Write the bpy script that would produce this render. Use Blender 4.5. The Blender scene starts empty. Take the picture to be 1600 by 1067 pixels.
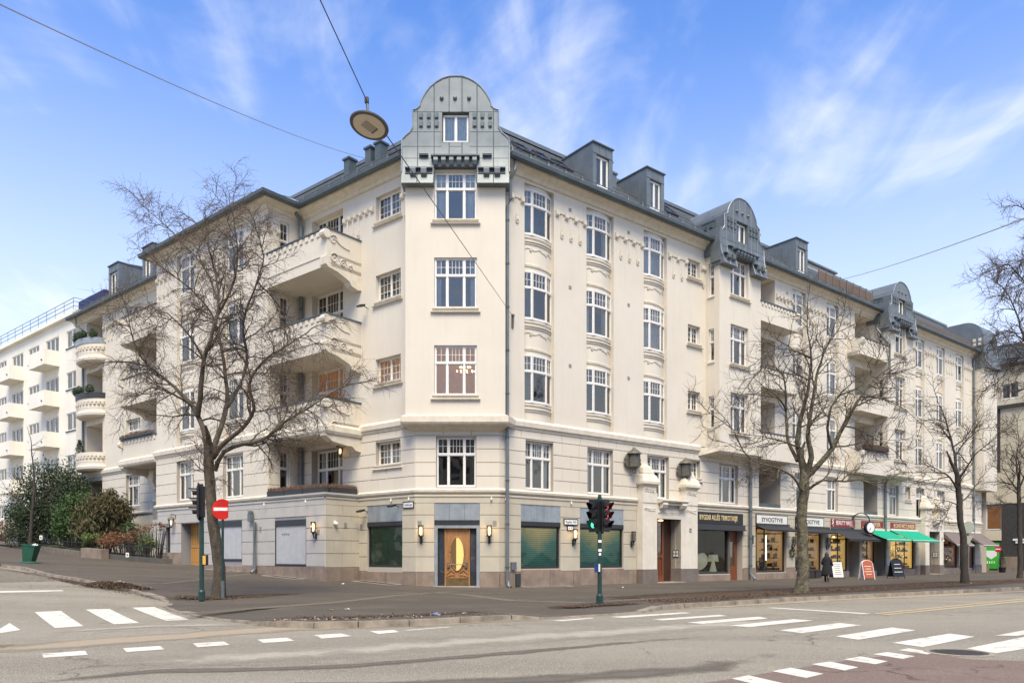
import bpy, math, random
import numpy as np
from mathutils import Matrix, Vector, noise

random.seed(11)
rnd = random.Random(5)
scene = bpy.context.scene
COL = scene.collection

# ------------------------------------------------------------------ camera
F = 1175.0
EYE = 1.45
cd = bpy.data.cameras.new("camera")
cam = bpy.data.objects.new("camera", cd)
COL.objects.link(cam)
cd.sensor_width = 36.0
cd.lens = F / 1600 * 36
cd.shift_y = (870 - 533.5) / 1600
cd.clip_start = 0.1
cd.clip_end = 5000
cam.location = (0, 0, EYE)
cam.rotation_euler = (math.radians(90), 0, 0)
scene.camera = cam

# ------------------------------------------------------------------ world + sun
SUN_EL, SUN_AZ = 57.0, 3.0      # azimuth of the place the light comes from, measured from -Y towards +X
world = bpy.data.worlds.new("World")
scene.world = world
world.use_nodes = True
wt = world.node_tree
wt.nodes.clear()
def N(t, typ, **kw):
    n = t.nodes.new(typ)
    for k, v in kw.items():
        if hasattr(n, k) and not isinstance(v, tuple): setattr(n, k, v)
    return n
wo = N(wt, "ShaderNodeOutputWorld")
bg = N(wt, "ShaderNodeBackground")
bg.inputs[1].default_value = 0.10
sky = N(wt, "ShaderNodeTexSky")
sky.sky_type = 'NISHITA'
sky.sun_disc = False
sky.sun_elevation = math.radians(SUN_EL)
sky.sun_rotation = math.radians(180 - SUN_AZ)
sky.air_density = 1.0; sky.dust_density = 0.6; sky.ozone_density = 2.5
tc = N(wt, "ShaderNodeTexCoord")
sep = N(wt, "ShaderNodeSeparateXYZ")
wt.links.new(tc.outputs["Generated"], sep.inputs[0])
def wmath(op, a, b=None, clamp=False):
    n = N(wt, "ShaderNodeMath"); n.operation = op; n.use_clamp = clamp
    for i, s in enumerate((a, b)):
        if s is None: continue
        if isinstance(s, (int, float)): n.inputs[i].default_value = s
        else: wt.links.new(s, n.inputs[i])
    return n.outputs[0]
zc = wmath('ADD', wmath('MAXIMUM', sep.outputs[2], 0.0), 0.12)
cu = wmath('DIVIDE', sep.outputs[0], zc)
cv = wmath('DIVIDE', sep.outputs[1], zc)
comb = N(wt, "ShaderNodeCombineXYZ")
wt.links.new(cu, comb.inputs[0]); wt.links.new(cv, comb.inputs[1])
mp = N(wt, "ShaderNodeMapping")
mp.inputs["Rotation"].default_value = (0, 0, math.radians(9))
mp.inputs["Scale"].default_value = (1.05, 0.72, 1)
mp.inputs["Location"].default_value = (2.3, 4.1, 0)
wt.links.new(comb.outputs[0], mp.inputs[0])
n1 = N(wt, "ShaderNodeTexNoise"); n1.inputs["Scale"].default_value = 1.15; n1.inputs["Detail"].default_value = 9; n1.inputs["Roughness"].default_value = 0.55; n1.inputs["Distortion"].default_value = 0.9
wt.links.new(mp.outputs[0], n1.inputs["Vector"])
mp2 = N(wt, "ShaderNodeMapping")
mp2.inputs["Rotation"].default_value = (0, 0, math.radians(14))
mp2.inputs["Scale"].default_value = (4.8, 1.7, 1)
wt.links.new(comb.outputs[0], mp2.inputs[0])
n2 = N(wt, "ShaderNodeTexNoise"); n2.inputs["Scale"].default_value = 1.6; n2.inputs["Detail"].default_value = 8; n2.inputs["Distortion"].default_value = 0.6
wt.links.new(mp2.outputs[0], n2.inputs["Vector"])
cl = wmath('ADD', wmath('MULTIPLY', n1.outputs[0], 0.72), wmath('MULTIPLY', n2.outputs[0], 0.28))
r1 = N(wt, "ShaderNodeMapRange"); r1.interpolation_type = 'SMOOTHSTEP'
r1.inputs[1].default_value = 0.485; r1.inputs[2].default_value = 0.74
wt.links.new(cl, r1.inputs[0])
# thicker high haze of cloud towards the horizon
hz = N(wt, "ShaderNodeMapRange"); hz.interpolation_type = 'SMOOTHSTEP'
hz.inputs[1].default_value = 0.66; hz.inputs[2].default_value = 0.0
wt.links.new(sep.outputs[2], hz.inputs[0])
hz2 = wmath('MULTIPLY', hz.outputs[0], 0.85)
cov = wmath('MAXIMUM', wmath('MULTIPLY', r1.outputs[0], 0.8), 0)
inv = wmath('MULTIPLY', wmath('SUBTRACT', 1.0, cov), wmath('SUBTRACT', 1.0, hz2))
fac = wmath('SUBTRACT', 1.0, inv, True)
tint = N(wt, "ShaderNodeMix"); tint.data_type = 'RGBA'; tint.blend_type = 'MULTIPLY'
tint.inputs[0].default_value = 1.0
wt.links.new(sky.outputs[0], tint.inputs[6]); tint.inputs[7].default_value = (0.88, 1.42, 2.15, 1)
mixc = N(wt, "ShaderNodeMix"); mixc.data_type = 'RGBA'
wt.links.new(fac, mixc.inputs[0]); wt.links.new(tint.outputs[2], mixc.inputs[6])
mixc.inputs[7].default_value = (8.4, 8.5, 8.7, 1)
wt.links.new(mixc.outputs[2], bg.inputs[0])
wt.links.new(bg.outputs[0], wo.inputs[0])

sd = bpy.data.lights.new("sun", 'SUN')
sd.energy = 4.4
sd.angle = math.radians(34)
sd.color = (1.0, 0.87, 0.63)
sun = bpy.data.objects.new("sun", sd)
COL.objects.link(sun)
el, az = math.radians(SUN_EL), math.radians(SUN_AZ)
src = Vector((math.cos(el) * math.sin(az), -math.cos(el) * math.cos(az), math.sin(el)))
sun.rotation_euler = src.to_track_quat('Z', 'Y').to_euler()
sun.location = (0, -20, 60)

vs = scene.view_settings
vs.view_transform = 'Standard'; vs.look = 'None'; vs.gamma = 1.0; vs.use_curve_mapping = False
vs.exposure = 0.55
scene.cycles.max_bounces = 8
scene.cycles.transparent_max_bounces = 24

# ------------------------------------------------------------------ materials
MATS = {}
def mat(name, c, c2=None, rough=0.8, scale=2.0, metal=0.0, bump=0.0, bscale=40.0, streak=0.0, detail=6, emit=None, spec=0.4, stretch=(1, 1, 1), low=.35, high=.65, fine=0.0, fscale=120):
    m = bpy.data.materials.new(name); m.use_nodes = True
    t = m.node_tree; b = t.nodes["Principled BSDF"]
    b.inputs["Roughness"].default_value = rough
    b.inputs["Metallic"].default_value = metal
    b.inputs["Specular IOR Level"].default_value = spec
    c = tuple(c) + (1,)
    b.inputs["Base Color"].default_value = c
    geo = N(t, "ShaderNodeNewGeometry")
    colout = None
    if c2 is not None:
        map_ = N(t, "ShaderNodeMapping"); map_.inputs["Scale"].default_value = stretch
        t.links.new(geo.outputs["Position"], map_.inputs[0])
        nz = N(t, "ShaderNodeTexNoise"); nz.inputs["Scale"].default_value = scale; nz.inputs["Detail"].default_value = detail
        nz.inputs["Roughness"].default_value = 0.6
        t.links.new(map_.outputs[0], nz.inputs["Vector"])
        mr = N(t, "ShaderNodeMapRange"); mr.inputs[1].default_value = low; mr.inputs[2].default_value = high
        t.links.new(nz.outputs[0], mr.inputs[0])
        mx = N(t, "ShaderNodeMix"); mx.data_type = 'RGBA'
        t.links.new(mr.outputs[0], mx.inputs[0])
        mx.inputs[6].default_value = c; mx.inputs[7].default_value = tuple(c2) + (1,)
        colout = mx.outputs[2]
    if streak > 0:
        mp_ = N(t, "ShaderNodeMapping"); mp_.inputs["Scale"].default_value = (3.0, 3.0, 0.22)
        t.links.new(geo.outputs["Position"], mp_.inputs[0])
        ns = N(t, "ShaderNodeTexNoise"); ns.inputs["Scale"].default_value = 1.3; ns.inputs["Detail"].default_value = 5
        t.links.new(mp_.outputs[0], ns.inputs["Vector"])
        mr2 = N(t, "ShaderNodeMapRange"); mr2.inputs[1].default_value = 0.5; mr2.inputs[2].default_value = 0.8
        mr2.inputs[3].default_value = 1.0; mr2.inputs[4].default_value = 1.0 - streak
        t.links.new(ns.outputs[0], mr2.inputs[0])
        mx2 = N(t, "ShaderNodeMix"); mx2.data_type = 'RGBA'; mx2.blend_type = 'MULTIPLY'; mx2.inputs[0].default_value = 1
        if colout: t.links.new(colout, mx2.inputs[6])
        else: mx2.inputs[6].default_value = c
        t.links.new(mr2.outputs[0], mx2.inputs[7])
        colout = mx2.outputs[2]
    if fine > 0:
        nf = N(t, "ShaderNodeTexNoise"); nf.inputs["Scale"].default_value = fscale; nf.inputs["Detail"].default_value = 3
        t.links.new(geo.outputs["Position"], nf.inputs["Vector"])
        mr3 = N(t, "ShaderNodeMapRange"); mr3.inputs[1].default_value = 0.35; mr3.inputs[2].default_value = 0.65
        mr3.inputs[3].default_value = 1.0 - fine; mr3.inputs[4].default_value = 1.0 + fine
        t.links.new(nf.outputs[0], mr3.inputs[0])
        mx3 = N(t, "ShaderNodeMix"); mx3.data_type = 'RGBA'; mx3.blend_type = 'MULTIPLY'; mx3.inputs[0].default_value = 1
        if colout: t.links.new(colout, mx3.inputs[6])
        else: mx3.inputs[6].default_value = c
        t.links.new(mr3.outputs[0], mx3.inputs[7])
        colout = mx3.outputs[2]
    if colout: t.links.new(colout, b.inputs["Base Color"])
    if bump > 0:
        nb = N(t, "ShaderNodeTexNoise"); nb.inputs["Scale"].default_value = bscale; nb.inputs["Detail"].default_value = 5
        t.links.new(geo.outputs["Position"], nb.inputs["Vector"])
        bp = N(t, "ShaderNodeBump"); bp.inputs["Strength"].default_value = bump; bp.inputs["Distance"].default_value = 0.02
        t.links.new(nb.outputs[0], bp.inputs["Height"]); t.links.new(bp.outputs[0], b.inputs["Normal"])
    if emit:
        b.inputs["Emission Color"].default_value = tuple(emit[:3]) + (1,)
        b.inputs["Emission Strength"].default_value = emit[3]
    MATS[name] = m
    return m

CREAM = mat("cream_stucco", (.625, .57, .48), (.58, .525, .435), rough=.9, scale=.5, bump=.25, bscale=60, streak=.045, low=.3, high=.7)
CREAM2 = mat("cream_trim", (.65, .59, .49), (.56, .50, .40), rough=.85, scale=3, bump=.15, bscale=50, streak=.12)
WHITEP = mat("portal_plaster", (.66, .61, .52), (.59, .54, .45), rough=.9, scale=2, bump=.3, bscale=30, streak=.08)
BEIGE = mat("beige_blocks", (.47, .425, .335), (.425, .38, .295), rough=.85, scale=1.2, bump=.2, bscale=50, streak=.08)
GREY = mat("grey_blocks", (.44, .42, .39), (.40, .38, .35), rough=.85, scale=1.2, bump=.2, bscale=50, streak=.06)
GRANITE = mat("pink_granite", (.275, .21, .16), (.19, .145, .115), rough=.8, scale=1.6, bump=.3, bscale=70, streak=.25, fine=.15)
JOINT = mat("mortar", (.38, .34, .29), rough=.95)
ZINC = mat("zinc_sheet", (.17, .19, .20), (.13, .15, .16), rough=.5, scale=1.3, metal=.35, streak=.12)
ZINCD = mat("dark_zinc", (.10, .125, .13), (.075, .09, .10), rough=.5, scale=1.5, metal=.3)
ZINCP = mat("pale_zinc", (.34, .37, .39), (.26, .29, .31), rough=.45, scale=2, metal=.4, streak=.25)
SLATE = mat("slate", (.11, .12, .125), (.07, .075, .08), rough=.55, scale=5)
FRAMEW = mat("white_joinery", (.72, .70, .66), (.66, .64, .60), rough=.5, scale=6)
DARKM = mat("black_metal", (.018, .02, .022), (.03, .032, .035), rough=.45, scale=8)
ANTHR = mat("anthracite_metal", (.035, .037, .04), rough=.5)
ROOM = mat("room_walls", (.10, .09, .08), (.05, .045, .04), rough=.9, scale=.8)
CURT = mat("curtain_cloth", (.74, .75, .74), (.60, .61, .62), rough=.9, scale=1.5)
CURTG = mat("green_curtain", (.20, .24, .20), (.13, .16, .14), rough=.9, scale=1.5)
WOOD = mat("oak_wood", (.36, .18, .07), (.24, .11, .04), rough=.5, scale=3, stretch=(6, 6, .6))
WOODR = mat("red_brown_wood", (.20, .065, .025), (.12, .038, .016), rough=.45, scale=3, stretch=(6, 6, .6))
WOODY = mat("honey_wood", (.50, .27, .08), (.42, .21, .06), rough=.5, scale=3, stretch=(6, 6, .6))
BRONZE = mat("bronze", (.15, .14, .115), (.09, .085, .07), rough=.5, scale=8, metal=.3, bump=.4, bscale=40)
SOIL = mat("soil", (.06, .04, .028), (.03, .02, .015), rough=1, scale=12, bump=.6, bscale=30)
WHITE = mat("white_paint", (.78, .78, .76), rough=.5)
BLACK = mat("black_paint", (.012, .012, .013), rough=.4)
RED = mat("sign_red", (.55, .02, .015), rough=.4)
GOLD = mat("gold_letters", (.62, .48, .24), rough=.4)
DKRED = mat("dark_red_board", (.20, .018, .02), rough=.45)
SIGNW = mat("white_board", (.66, .64, .58), rough=.5)
WARM = mat("warm_lit_wall", (.32, .17, .07), (.12, .06, .03), rough=.9, scale=1.2, emit=(1.0, .40, .10, .13))
def lit(name, col, s): return mat(name, (.5, .4, .3), emit=col + (s,))
GLOW = lit("lamp_glow", (1.0, .62, .25), 3.6)
GLOWW = lit("tube_glow", (1.0, .78, .42), 4.0)

def glass(name, tintc=(.88, .9, .89), base=.13, refl=.8, rough=.015, wav=.06):
    m = bpy.data.materials.new(name); m.use_nodes = True
    t = m.node_tree; t.nodes.clear()
    o = N(t, "ShaderNodeOutputMaterial"); mix = N(t, "ShaderNodeMixShader")
    tr = N(t, "ShaderNodeBsdfTransparent"); tr.inputs[0].default_value = tuple(tintc) + (1,)
    gl = N(t, "ShaderNodeBsdfGlossy"); gl.inputs["Roughness"].default_value = rough
    gl.inputs["Color"].default_value = (refl, refl * .93, refl * .80, 1)
    fr = N(t, "ShaderNodeFresnel"); fr.inputs[0].default_value = 1.6
    ad = N(t, "ShaderNodeMath"); ad.operation = 'ADD'; ad.use_clamp = True; ad.inputs[1].default_value = base
    geo = N(t, "ShaderNodeNewGeometry")
    nz = N(t, "ShaderNodeTexNoise"); nz.inputs["Scale"].default_value = 1.1; nz.inputs["Detail"].default_value = 1
    bp = N(t, "ShaderNodeBump"); bp.inputs["Strength"].default_value = wav; bp.inputs["Distance"].default_value = .3
    t.links.new(geo.outputs["Position"], nz.inputs["Vector"]); t.links.new(nz.outputs[0], bp.inputs["Height"])
    t.links.new(bp.outputs[0], gl.inputs["Normal"])
    t.links.new(fr.outputs[0], ad.inputs[0]); t.links.new(ad.outputs[0], mix.inputs[0])
    t.links.new(tr.outputs[0], mix.inputs[1]); t.links.new(gl.outputs[0], mix.inputs[2]); t.links.new(mix.outputs[0], o.inputs[0])
    return m
GLASS = glass("window_glass")
GLASSD = glass("shop_glass", (.9, .92, .9), .02, .5)
CURTW = mat("white_net_curtain", (.80, .79, .75), (.68, .67, .63), rough=.9, scale=1.5)

# ------------------------------------------------------------------ mesh builder
PIECEWISE = {"upper_wall", "belt_course", "sill_course", "cornice", "gutter", "window_sill", "frieze_band", "first_floor_wall", "wing_side_wall", "oriel_side_wall", "roof_ridge", "roof", "slate_course", "vent_grille", "gable_cheek", "portal_cap", "ground_floor_wall", "print", "portal_plinth", "lamp_cap"}
STUFFY = {"gable_boss", "gable_ledge", "console_frieze", "pendant_ornament", "snow_guard_rail", "parapet_ornament", "standing_seam", "shop_shelf", "garland_relief", "portal_relief", "roof_seam", "terrace_screen", "spandrel", "grate_bar", "panes", "pipe_clip", "window_goods", "shop_ceiling_lamp"}
class MB:
    def __init__(self, T=None):
        self.v = []; self.f = []; self.m = []; self.T = T or Matrix()
    def add(self, vs, fs, m=0):
        n = len(self.v); T = self.T
        self.v += [tuple(T @ Vector(p)) for p in vs]
        self.f += [tuple(i + n for i in q) for q in fs]
        self.m += [m] * len(fs)
    def box(self, x0, x1, y0, y1, z0, z1, m=0, back=True, M=None):
        vs = [(x0, y0, z0), (x1, y0, z0), (x1, y1, z0), (x0, y1, z0), (x0, y0, z1), (x1, y0, z1), (x1, y1, z1), (x0, y1, z1)]
        fs = [(0, 1, 5, 4), (1, 2, 6, 5), (3, 0, 4, 7), (4, 5, 6, 7), (3, 2, 1, 0)]
        if back: fs.append((2, 3, 7, 6))
        if M is not None: vs = [M @ Vector(p) for p in vs]
        self.add(vs, fs, m)
    def quad(self, a, b, c, d, m=0): self.add([a, b, c, d], [(0, 1, 2, 3)], m)
    def prism(self, pts, vec, m=0):
        n = len(pts); vec = Vector(vec)
        vs = [Vector(p) for p in pts] + [Vector(p) + vec for p in pts]
        fs = [tuple(range(n))[::-1], tuple(range(n, 2 * n))] + [(i, (i + 1) % n, n + (i + 1) % n, n + i) for i in range(n)]
        self.add(vs, fs, m)
    def prof(self, pr, x0, x1, m=0):      # profile (y,z) swept along local x
        self.prism([(x0, y, z) for y, z in pr], (x1 - x0, 0, 0), m)
    def tube(self, path, r, n=6, m=0, cap=True):
        path = [Vector(p) for p in path]; k = len(path)
        rs = r if isinstance(r, (list, tuple)) else [r] * k
        vs = []; fs = []
        ref = Vector((0, 0, 1))
        for i, p in enumerate(path):
            d = (path[min(i + 1, k - 1)] - path[max(i - 1, 0)]).normalized()
            a = d.cross(ref)
            if a.length < .05: a = d.cross(Vector((1, 0, 0)))
            a.normalize(); b = d.cross(a)
            for j in range(n):
                t = 2 * math.pi * j / n
                vs.append(p + (a * math.cos(t) + b * math.sin(t)) * rs[i])
        for i in range(k - 1):
            for j in range(n):
                fs.append((i * n + j, i * n + (j + 1) % n, (i + 1) * n + (j + 1) % n, (i + 1) * n + j))
        if cap: fs += [tuple(range(n))[::-1], tuple(range((k - 1) * n, k * n))]
        self.add(vs, fs, m)
    def lathe(self, pr, c=(0, 0, 0), n=16, m=0, sx=1, sy=1, a0=0, a1=2 * math.pi):
        full = abs(a1 - a0 - 2 * math.pi) < 1e-6
        nn = n if full else n + 1
        vs = [(c[0] + r * sx * math.cos(a0 + (a1 - a0) * j / n), c[1] + r * sy * math.sin(a0 + (a1 - a0) * j / n), c[2] + z) for r, z in pr for j in range(nn)]
        fs = []
        for i in range(len(pr) - 1):
            for j in range(n):
                j2 = (j + 1) % nn
                fs.append((i * nn + j, i * nn + j2, (i + 1) * nn + j2, (i + 1) * nn + j))
        if full:
            if pr[0][0] > 1e-4: fs.append(tuple(range(nn))[::-1])
            if pr[-1][0] > 1e-4: fs.append(tuple(range((len(pr) - 1) * nn, len(pr) * nn)))
        self.add(vs, fs, m)
    def mesh(self, name, mats, smooth=False):
        me = bpy.data.meshes.new(name)
        me.from_pydata(self.v, [], self.f)
        if not isinstance(mats, (list, tuple)): mats = [mats]
        for x in mats: me.materials.append(x)
        if len(mats) > 1: me.polygons.foreach_set("material_index", self.m)
        if smooth: me.polygons.foreach_set("use_smooth", [True] * len(me.polygons))
        me.update()
        return me
    def islands(self):
        par = {}
        def find(a):
            while par.setdefault(a, a) != a: par[a] = par[par[a]]; a = par[a]
            return a
        key = [tuple(round(c, 3) for c in p) for p in self.v]
        for f in self.f:
            r = find(key[f[0]])
            for i in f[1:]: par[find(key[i])] = r
        out = {}
        for k, f in enumerate(self.f): out.setdefault(find(key[f[0]]), []).append(k)
        for fs in out.values():
            m = MB(); idx = {}
            for k in fs:
                q = []
                for i in self.f[k]:
                    if i not in idx: idx[i] = len(m.v); m.v.append(self.v[i])
                    q.append(idx[i])
                m.f.append(tuple(q)); m.m.append(self.m[k])
            yield m
    def build(self, name, mats, parent=None, M=None, smooth=False, **kw):
        if name in STUFFY: kw.setdefault("kind", "stuff")
        if name in PIECEWISE:
            o = None
            for m in self.islands(): o = put(name, m.mesh(name, mats, smooth), parent, M, **kw)
            return o
        return put(name, self.mesh(name, mats, smooth), parent, M, **kw)

WM = {}
def put(name, data, parent=None, M=None, label=None, cat=None, group=None, kind=None):
    o = bpy.data.objects.new(name, data)
    COL.objects.link(o)
    M = M.copy() if M is not None else Matrix()
    WM[o.name] = M
    if parent is not None:
        o.parent = parent
        o.matrix_basis = WM[parent.name].inverted() @ M
    else:
        o.matrix_basis = M
    if label: o["label"] = label
    if cat: o["category"] = cat
    if group: o["group"] = group
    if kind: o["kind"] = kind
    return o
def thing(name, label, cat, M=None, group=None):
    return put(name, None, None, M, label, cat, group)
def dup(root, M, label=None):
    kids = list(root.children)
    r = root.copy(); COL.objects.link(r); r.matrix_basis = M; WM[r.name] = M.copy()
    if label: r["label"] = label
    for ch in kids:
        c = ch.copy(); COL.objects.link(c); c.parent = r
        for g in ch.children:
            d = g.copy(); COL.objects.link(d); d.parent = c
    return r

def frame(o, ux):
    ux = Vector((ux[0], ux[1], 0)).normalized(); uy = Vector((-ux.y, ux.x, 0))
    M = Matrix.Identity(4)
    M.col[0][:3] = ux; M.col[1][:3] = uy; M.col[2][:3] = (0, 0, 1); M.col[3][:3] = (o[0], o[1], o[2] if len(o) > 2 else 0)
    return M
def T3(x, y, z, rz=0): return Matrix.Translation((x, y, z)) @ Matrix.Rotation(rz, 4, 'Z')

DR = Vector((.7865, .6176, 0)); DL = Vector((-.7770, .6295, 0))
OR = Vector((-.6, 35.6, 0)); OL = Vector((-4.57, 35.6, 0))
FR = frame(OR, DR) @ Matrix.Diagonal((1.03, 1, 1, 1)); FL = frame(OL, -DL); FC = frame(OL, (1, 0))
def PR(s, d=0, z=0): return FR @ Vector((s, -d, z))
def PL(s, d=0, z=0): return FL @ Vector((-s, -d, z))

# ------------------------------------------------------------------ ground
def gz(x, y):
    t = (x - OL.x) * DL.x + (y - OL.y) * DL.y + 1.6
    t = min(t, 110)
    sp = t if t > 12 else (math.log(1 + math.exp(t / 1.2)) * 1.2 if t > -20 else 0)
    z = .05 * sp
    return z
def G(px, py, drop=0.0):
    a = (px - 800) / F; b = (870 - py) / F
    Y0, st = 4.0, .25
    f = lambda Y: EYE + b * Y - (gz(a * Y, Y) - drop)
    Y = Y0
    while f(Y) > 0 and Y < 200: Y += st
    lo, hi = Y - st, Y
    for _ in range(30):
        m = (lo + hi) / 2
        if f(m) > 0: lo = m
        else: hi = m
    Y = (lo + hi) / 2
    return Vector((a * Y, Y, gz(a * Y, Y) - drop))
RD = .13
# ------------------------------------------------------------------ ground, road, pavement
def asphalt(name, base, dark, tan, tanamt=.5, spark=.25, patches=1.0):
    m = bpy.data.materials.new(name); m.use_nodes = True
    t = m.node_tree; b = t.nodes["Principled BSDF"]; b.inputs["Roughness"].default_value = .85; b.inputs["Specular IOR Level"].default_value = .25
    geo = N(t, "ShaderNodeNewGeometry")
    def noise_(sc, det, stretch=(1, 1, 1), rot=0, lo=.4, hi=.6, dist=0):
        mp = N(t, "ShaderNodeMapping"); mp.inputs["Scale"].default_value = stretch; mp.inputs["Rotation"].default_value = (0, 0, rot)
        t.links.new(geo.outputs["Position"], mp.inputs[0])
        nz = N(t, "ShaderNodeTexNoise"); nz.inputs["Scale"].default_value = sc; nz.inputs["Detail"].default_value = det; nz.inputs["Distortion"].default_value = dist
        t.links.new(mp.outputs[0], nz.inputs["Vector"])
        r = N(t, "ShaderNodeMapRange"); r.inputs[1].default_value = lo; r.inputs[2].default_value = hi
        t.links.new(nz.outputs[0], r.inputs[0]); return r.outputs[0], nz.outputs[0]
    def mix(f, a, c, amt=1.0, mode='MIX'):
        n = N(t, "ShaderNodeMix"); n.data_type = 'RGBA'; n.blend_type = mode
        ff = f
        if amt != 1.0:
            mm = N(t, "ShaderNodeMath"); mm.operation = 'MULTIPLY'; mm.inputs[1].default_value = amt
            t.links.new(f, mm.inputs[0]); ff = mm.outputs[0]
        t.links.new(ff, n.inputs[0])
        for s, i in ((a, 6), (c, 7)):
            if isinstance(s, tuple): n.inputs[i].default_value = s + (1,)
            else: t.links.new(s, n.inputs[i])
        return n.outputs[2]
    ang = -math.atan2(DR.y, DR.x)
    f1, _ = noise_(.5, 6, (.16, 1, 1), ang, .38, .62, .3)
    f2, _ = noise_(.9, 8, (.5, 1, 1), ang, .52, .66, .8)
    f3, raw = noise_(38, 4, lo=.38, hi=.62)
    f4, _ = noise_(60, 2, lo=.58, hi=.66)
    f5, _ = noise_(7, 5, lo=.40, hi=.62)
    c = mix(f1, base, dark, patches)
    c = mix(f2, c, tan, tanamt)
    c = mix(f3, c, tuple(x * .55 for x in base), .45)
    c = mix(f5, c, tuple(x * .8 for x in base), .35)
    c = mix(f4, c, tuple(min(1, x * 2.3) for x in base), spark * 2)
    # cracks: edges of stretched cells, kept only where a slow noise allows
    vo = N(t, "ShaderNodeTexVoronoi"); vo.feature = 'DISTANCE_TO_EDGE'; vo.inputs["Scale"].default_value = .33
    mpv = N(t, "ShaderNodeMapping"); mpv.inputs["Scale"].default_value = (1, 1, 0)
    nzv = N(t, "ShaderNodeTexNoise"); nzv.inputs["Scale"].default_value = 2.0; nzv.inputs["Detail"].default_value = 6
    t.links.new(geo.outputs["Position"], nzv.inputs["Vector"])
    av = N(t, "ShaderNodeVectorMath"); av.operation = 'MULTIPLY_ADD'; av.inputs[1].default_value = (.9, .9, 0)
    t.links.new(nzv.outputs[1], av.inputs[0]); t.links.new(geo.outputs["Position"], av.inputs[2])
    t.links.new(av.outputs[0], mpv.inputs[0]); t.links.new(mpv.outputs[0], vo.inputs["Vector"])
    lt = N(t, "ShaderNodeMapRange"); lt.inputs[1].default_value = .003; lt.inputs[2].default_value = .008; lt.inputs[3].default_value = 1; lt.inputs[4].default_value = 0
    t.links.new(vo.outputs["Distance"], lt.inputs[0])
    fk, _ = noise_(.22, 2, lo=.52, hi=.56)
    mk = N(t, "ShaderNodeMath"); mk.operation = 'MULTIPLY'; t.links.new(lt.outputs[0], mk.inputs[0]); t.links.new(fk, mk.inputs[1])
    c = mix(mk.outputs[0], c, tuple(x * .3 for x in base), .7)
    t.links.new(c, b.inputs["Base Color"])
    bp = N(t, "ShaderNodeBump"); bp.inputs["Strength"].default_value = .5; bp.inputs["Distance"].default_value = .01
    t.links.new(raw, bp.inputs["Height"]); t.links.new(bp.outputs[0], b.inputs["Normal"])
    return m
ROADM = asphalt("road_asphalt", (.235, .212, .166), (.17, .152, .117), (.28, .245, .187), .5, .5)
PAVEM = asphalt("pavement_asphalt", (.092, .077, .060), (.068, .056, .043), (.135, .112, .086), .55, .25)
REDROAD = asphalt("red_cycle_asphalt", (.18, .13, .105), (.155, .11, .088), (.23, .18, .15), .3)

def soft_dirt(name, c1, c2, dens=.5, sc=2.2):
    """dirt sheet whose vertex attribute 'a' thins it out towards its rim"""
    m = bpy.data.materials.new(name); m.use_nodes = True
    t = m.node_tree; b = t.nodes["Principled BSDF"]; b.inputs["Roughness"].default_value = .95; b.inputs["Specular IOR Level"].default_value = .1
    geo = N(t, "ShaderNodeNewGeometry")
    n1 = N(t, "ShaderNodeTexNoise"); n1.inputs["Scale"].default_value = sc; n1.inputs["Detail"].default_value = 9; n1.inputs["Roughness"].default_value = .68
    t.links.new(geo.outputs["Position"], n1.inputs["Vector"])
    at = N(t, "ShaderNodeAttribute"); at.attribute_name = "a"
    mm = N(t, "ShaderNodeMath"); mm.operation = 'MULTIPLY_ADD'; mm.inputs[1].default_value = .75
    t.links.new(at.outputs["Fac"], mm.inputs[0]); t.links.new(n1.outputs[0], mm.inputs[2])
    r = N(t, "ShaderNodeMapRange"); r.inputs[1].default_value = 1.05 - dens * .75; r.inputs[2].default_value = 1.55 - dens * .75
    t.links.new(mm.outputs[0], r.inputs[0])
    t.links.new(r.outputs[0], b.inputs["Alpha"])
    n2 = N(t, "ShaderNodeTexNoise"); n2.inputs["Scale"].default_value = 22; n2.inputs["Detail"].default_value = 6
    t.links.new(geo.outputs["Position"], n2.inputs["Vector"])
    r2 = N(t, "ShaderNodeMapRange"); r2.inputs[1].default_value = .38; r2.inputs[2].default_value = .62
    t.links.new(n2.outputs[0], r2.inputs[0])
    mx = N(t, "ShaderNodeMix"); mx.data_type = 'RGBA'; t.links.new(r2.outputs[0], mx.inputs[0])
    mx.inputs[6].default_value = c1 + (1,); mx.inputs[7].default_value = c2 + (1,)
    t.links.new(mx.outputs[2], b.inputs["Base Color"])
    return m
SANDM = soft_dirt("road_sand", (.32, .265, .195), (.27, .225, .165), .72, 1.1)
LEAFDIRT = soft_dirt("leaf_dirt", (.085, .055, .036), (.055, .038, .028), .66, 3.0)
DAMP = soft_dirt("damp_asphalt", (.135, .12, .098), (.115, .102, .084), .45, 1.4)
DUST = soft_dirt("pale_dust", (.34, .31, .255), (.29, .265, .215), .45, 1.3)
PAINTM = None
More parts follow.
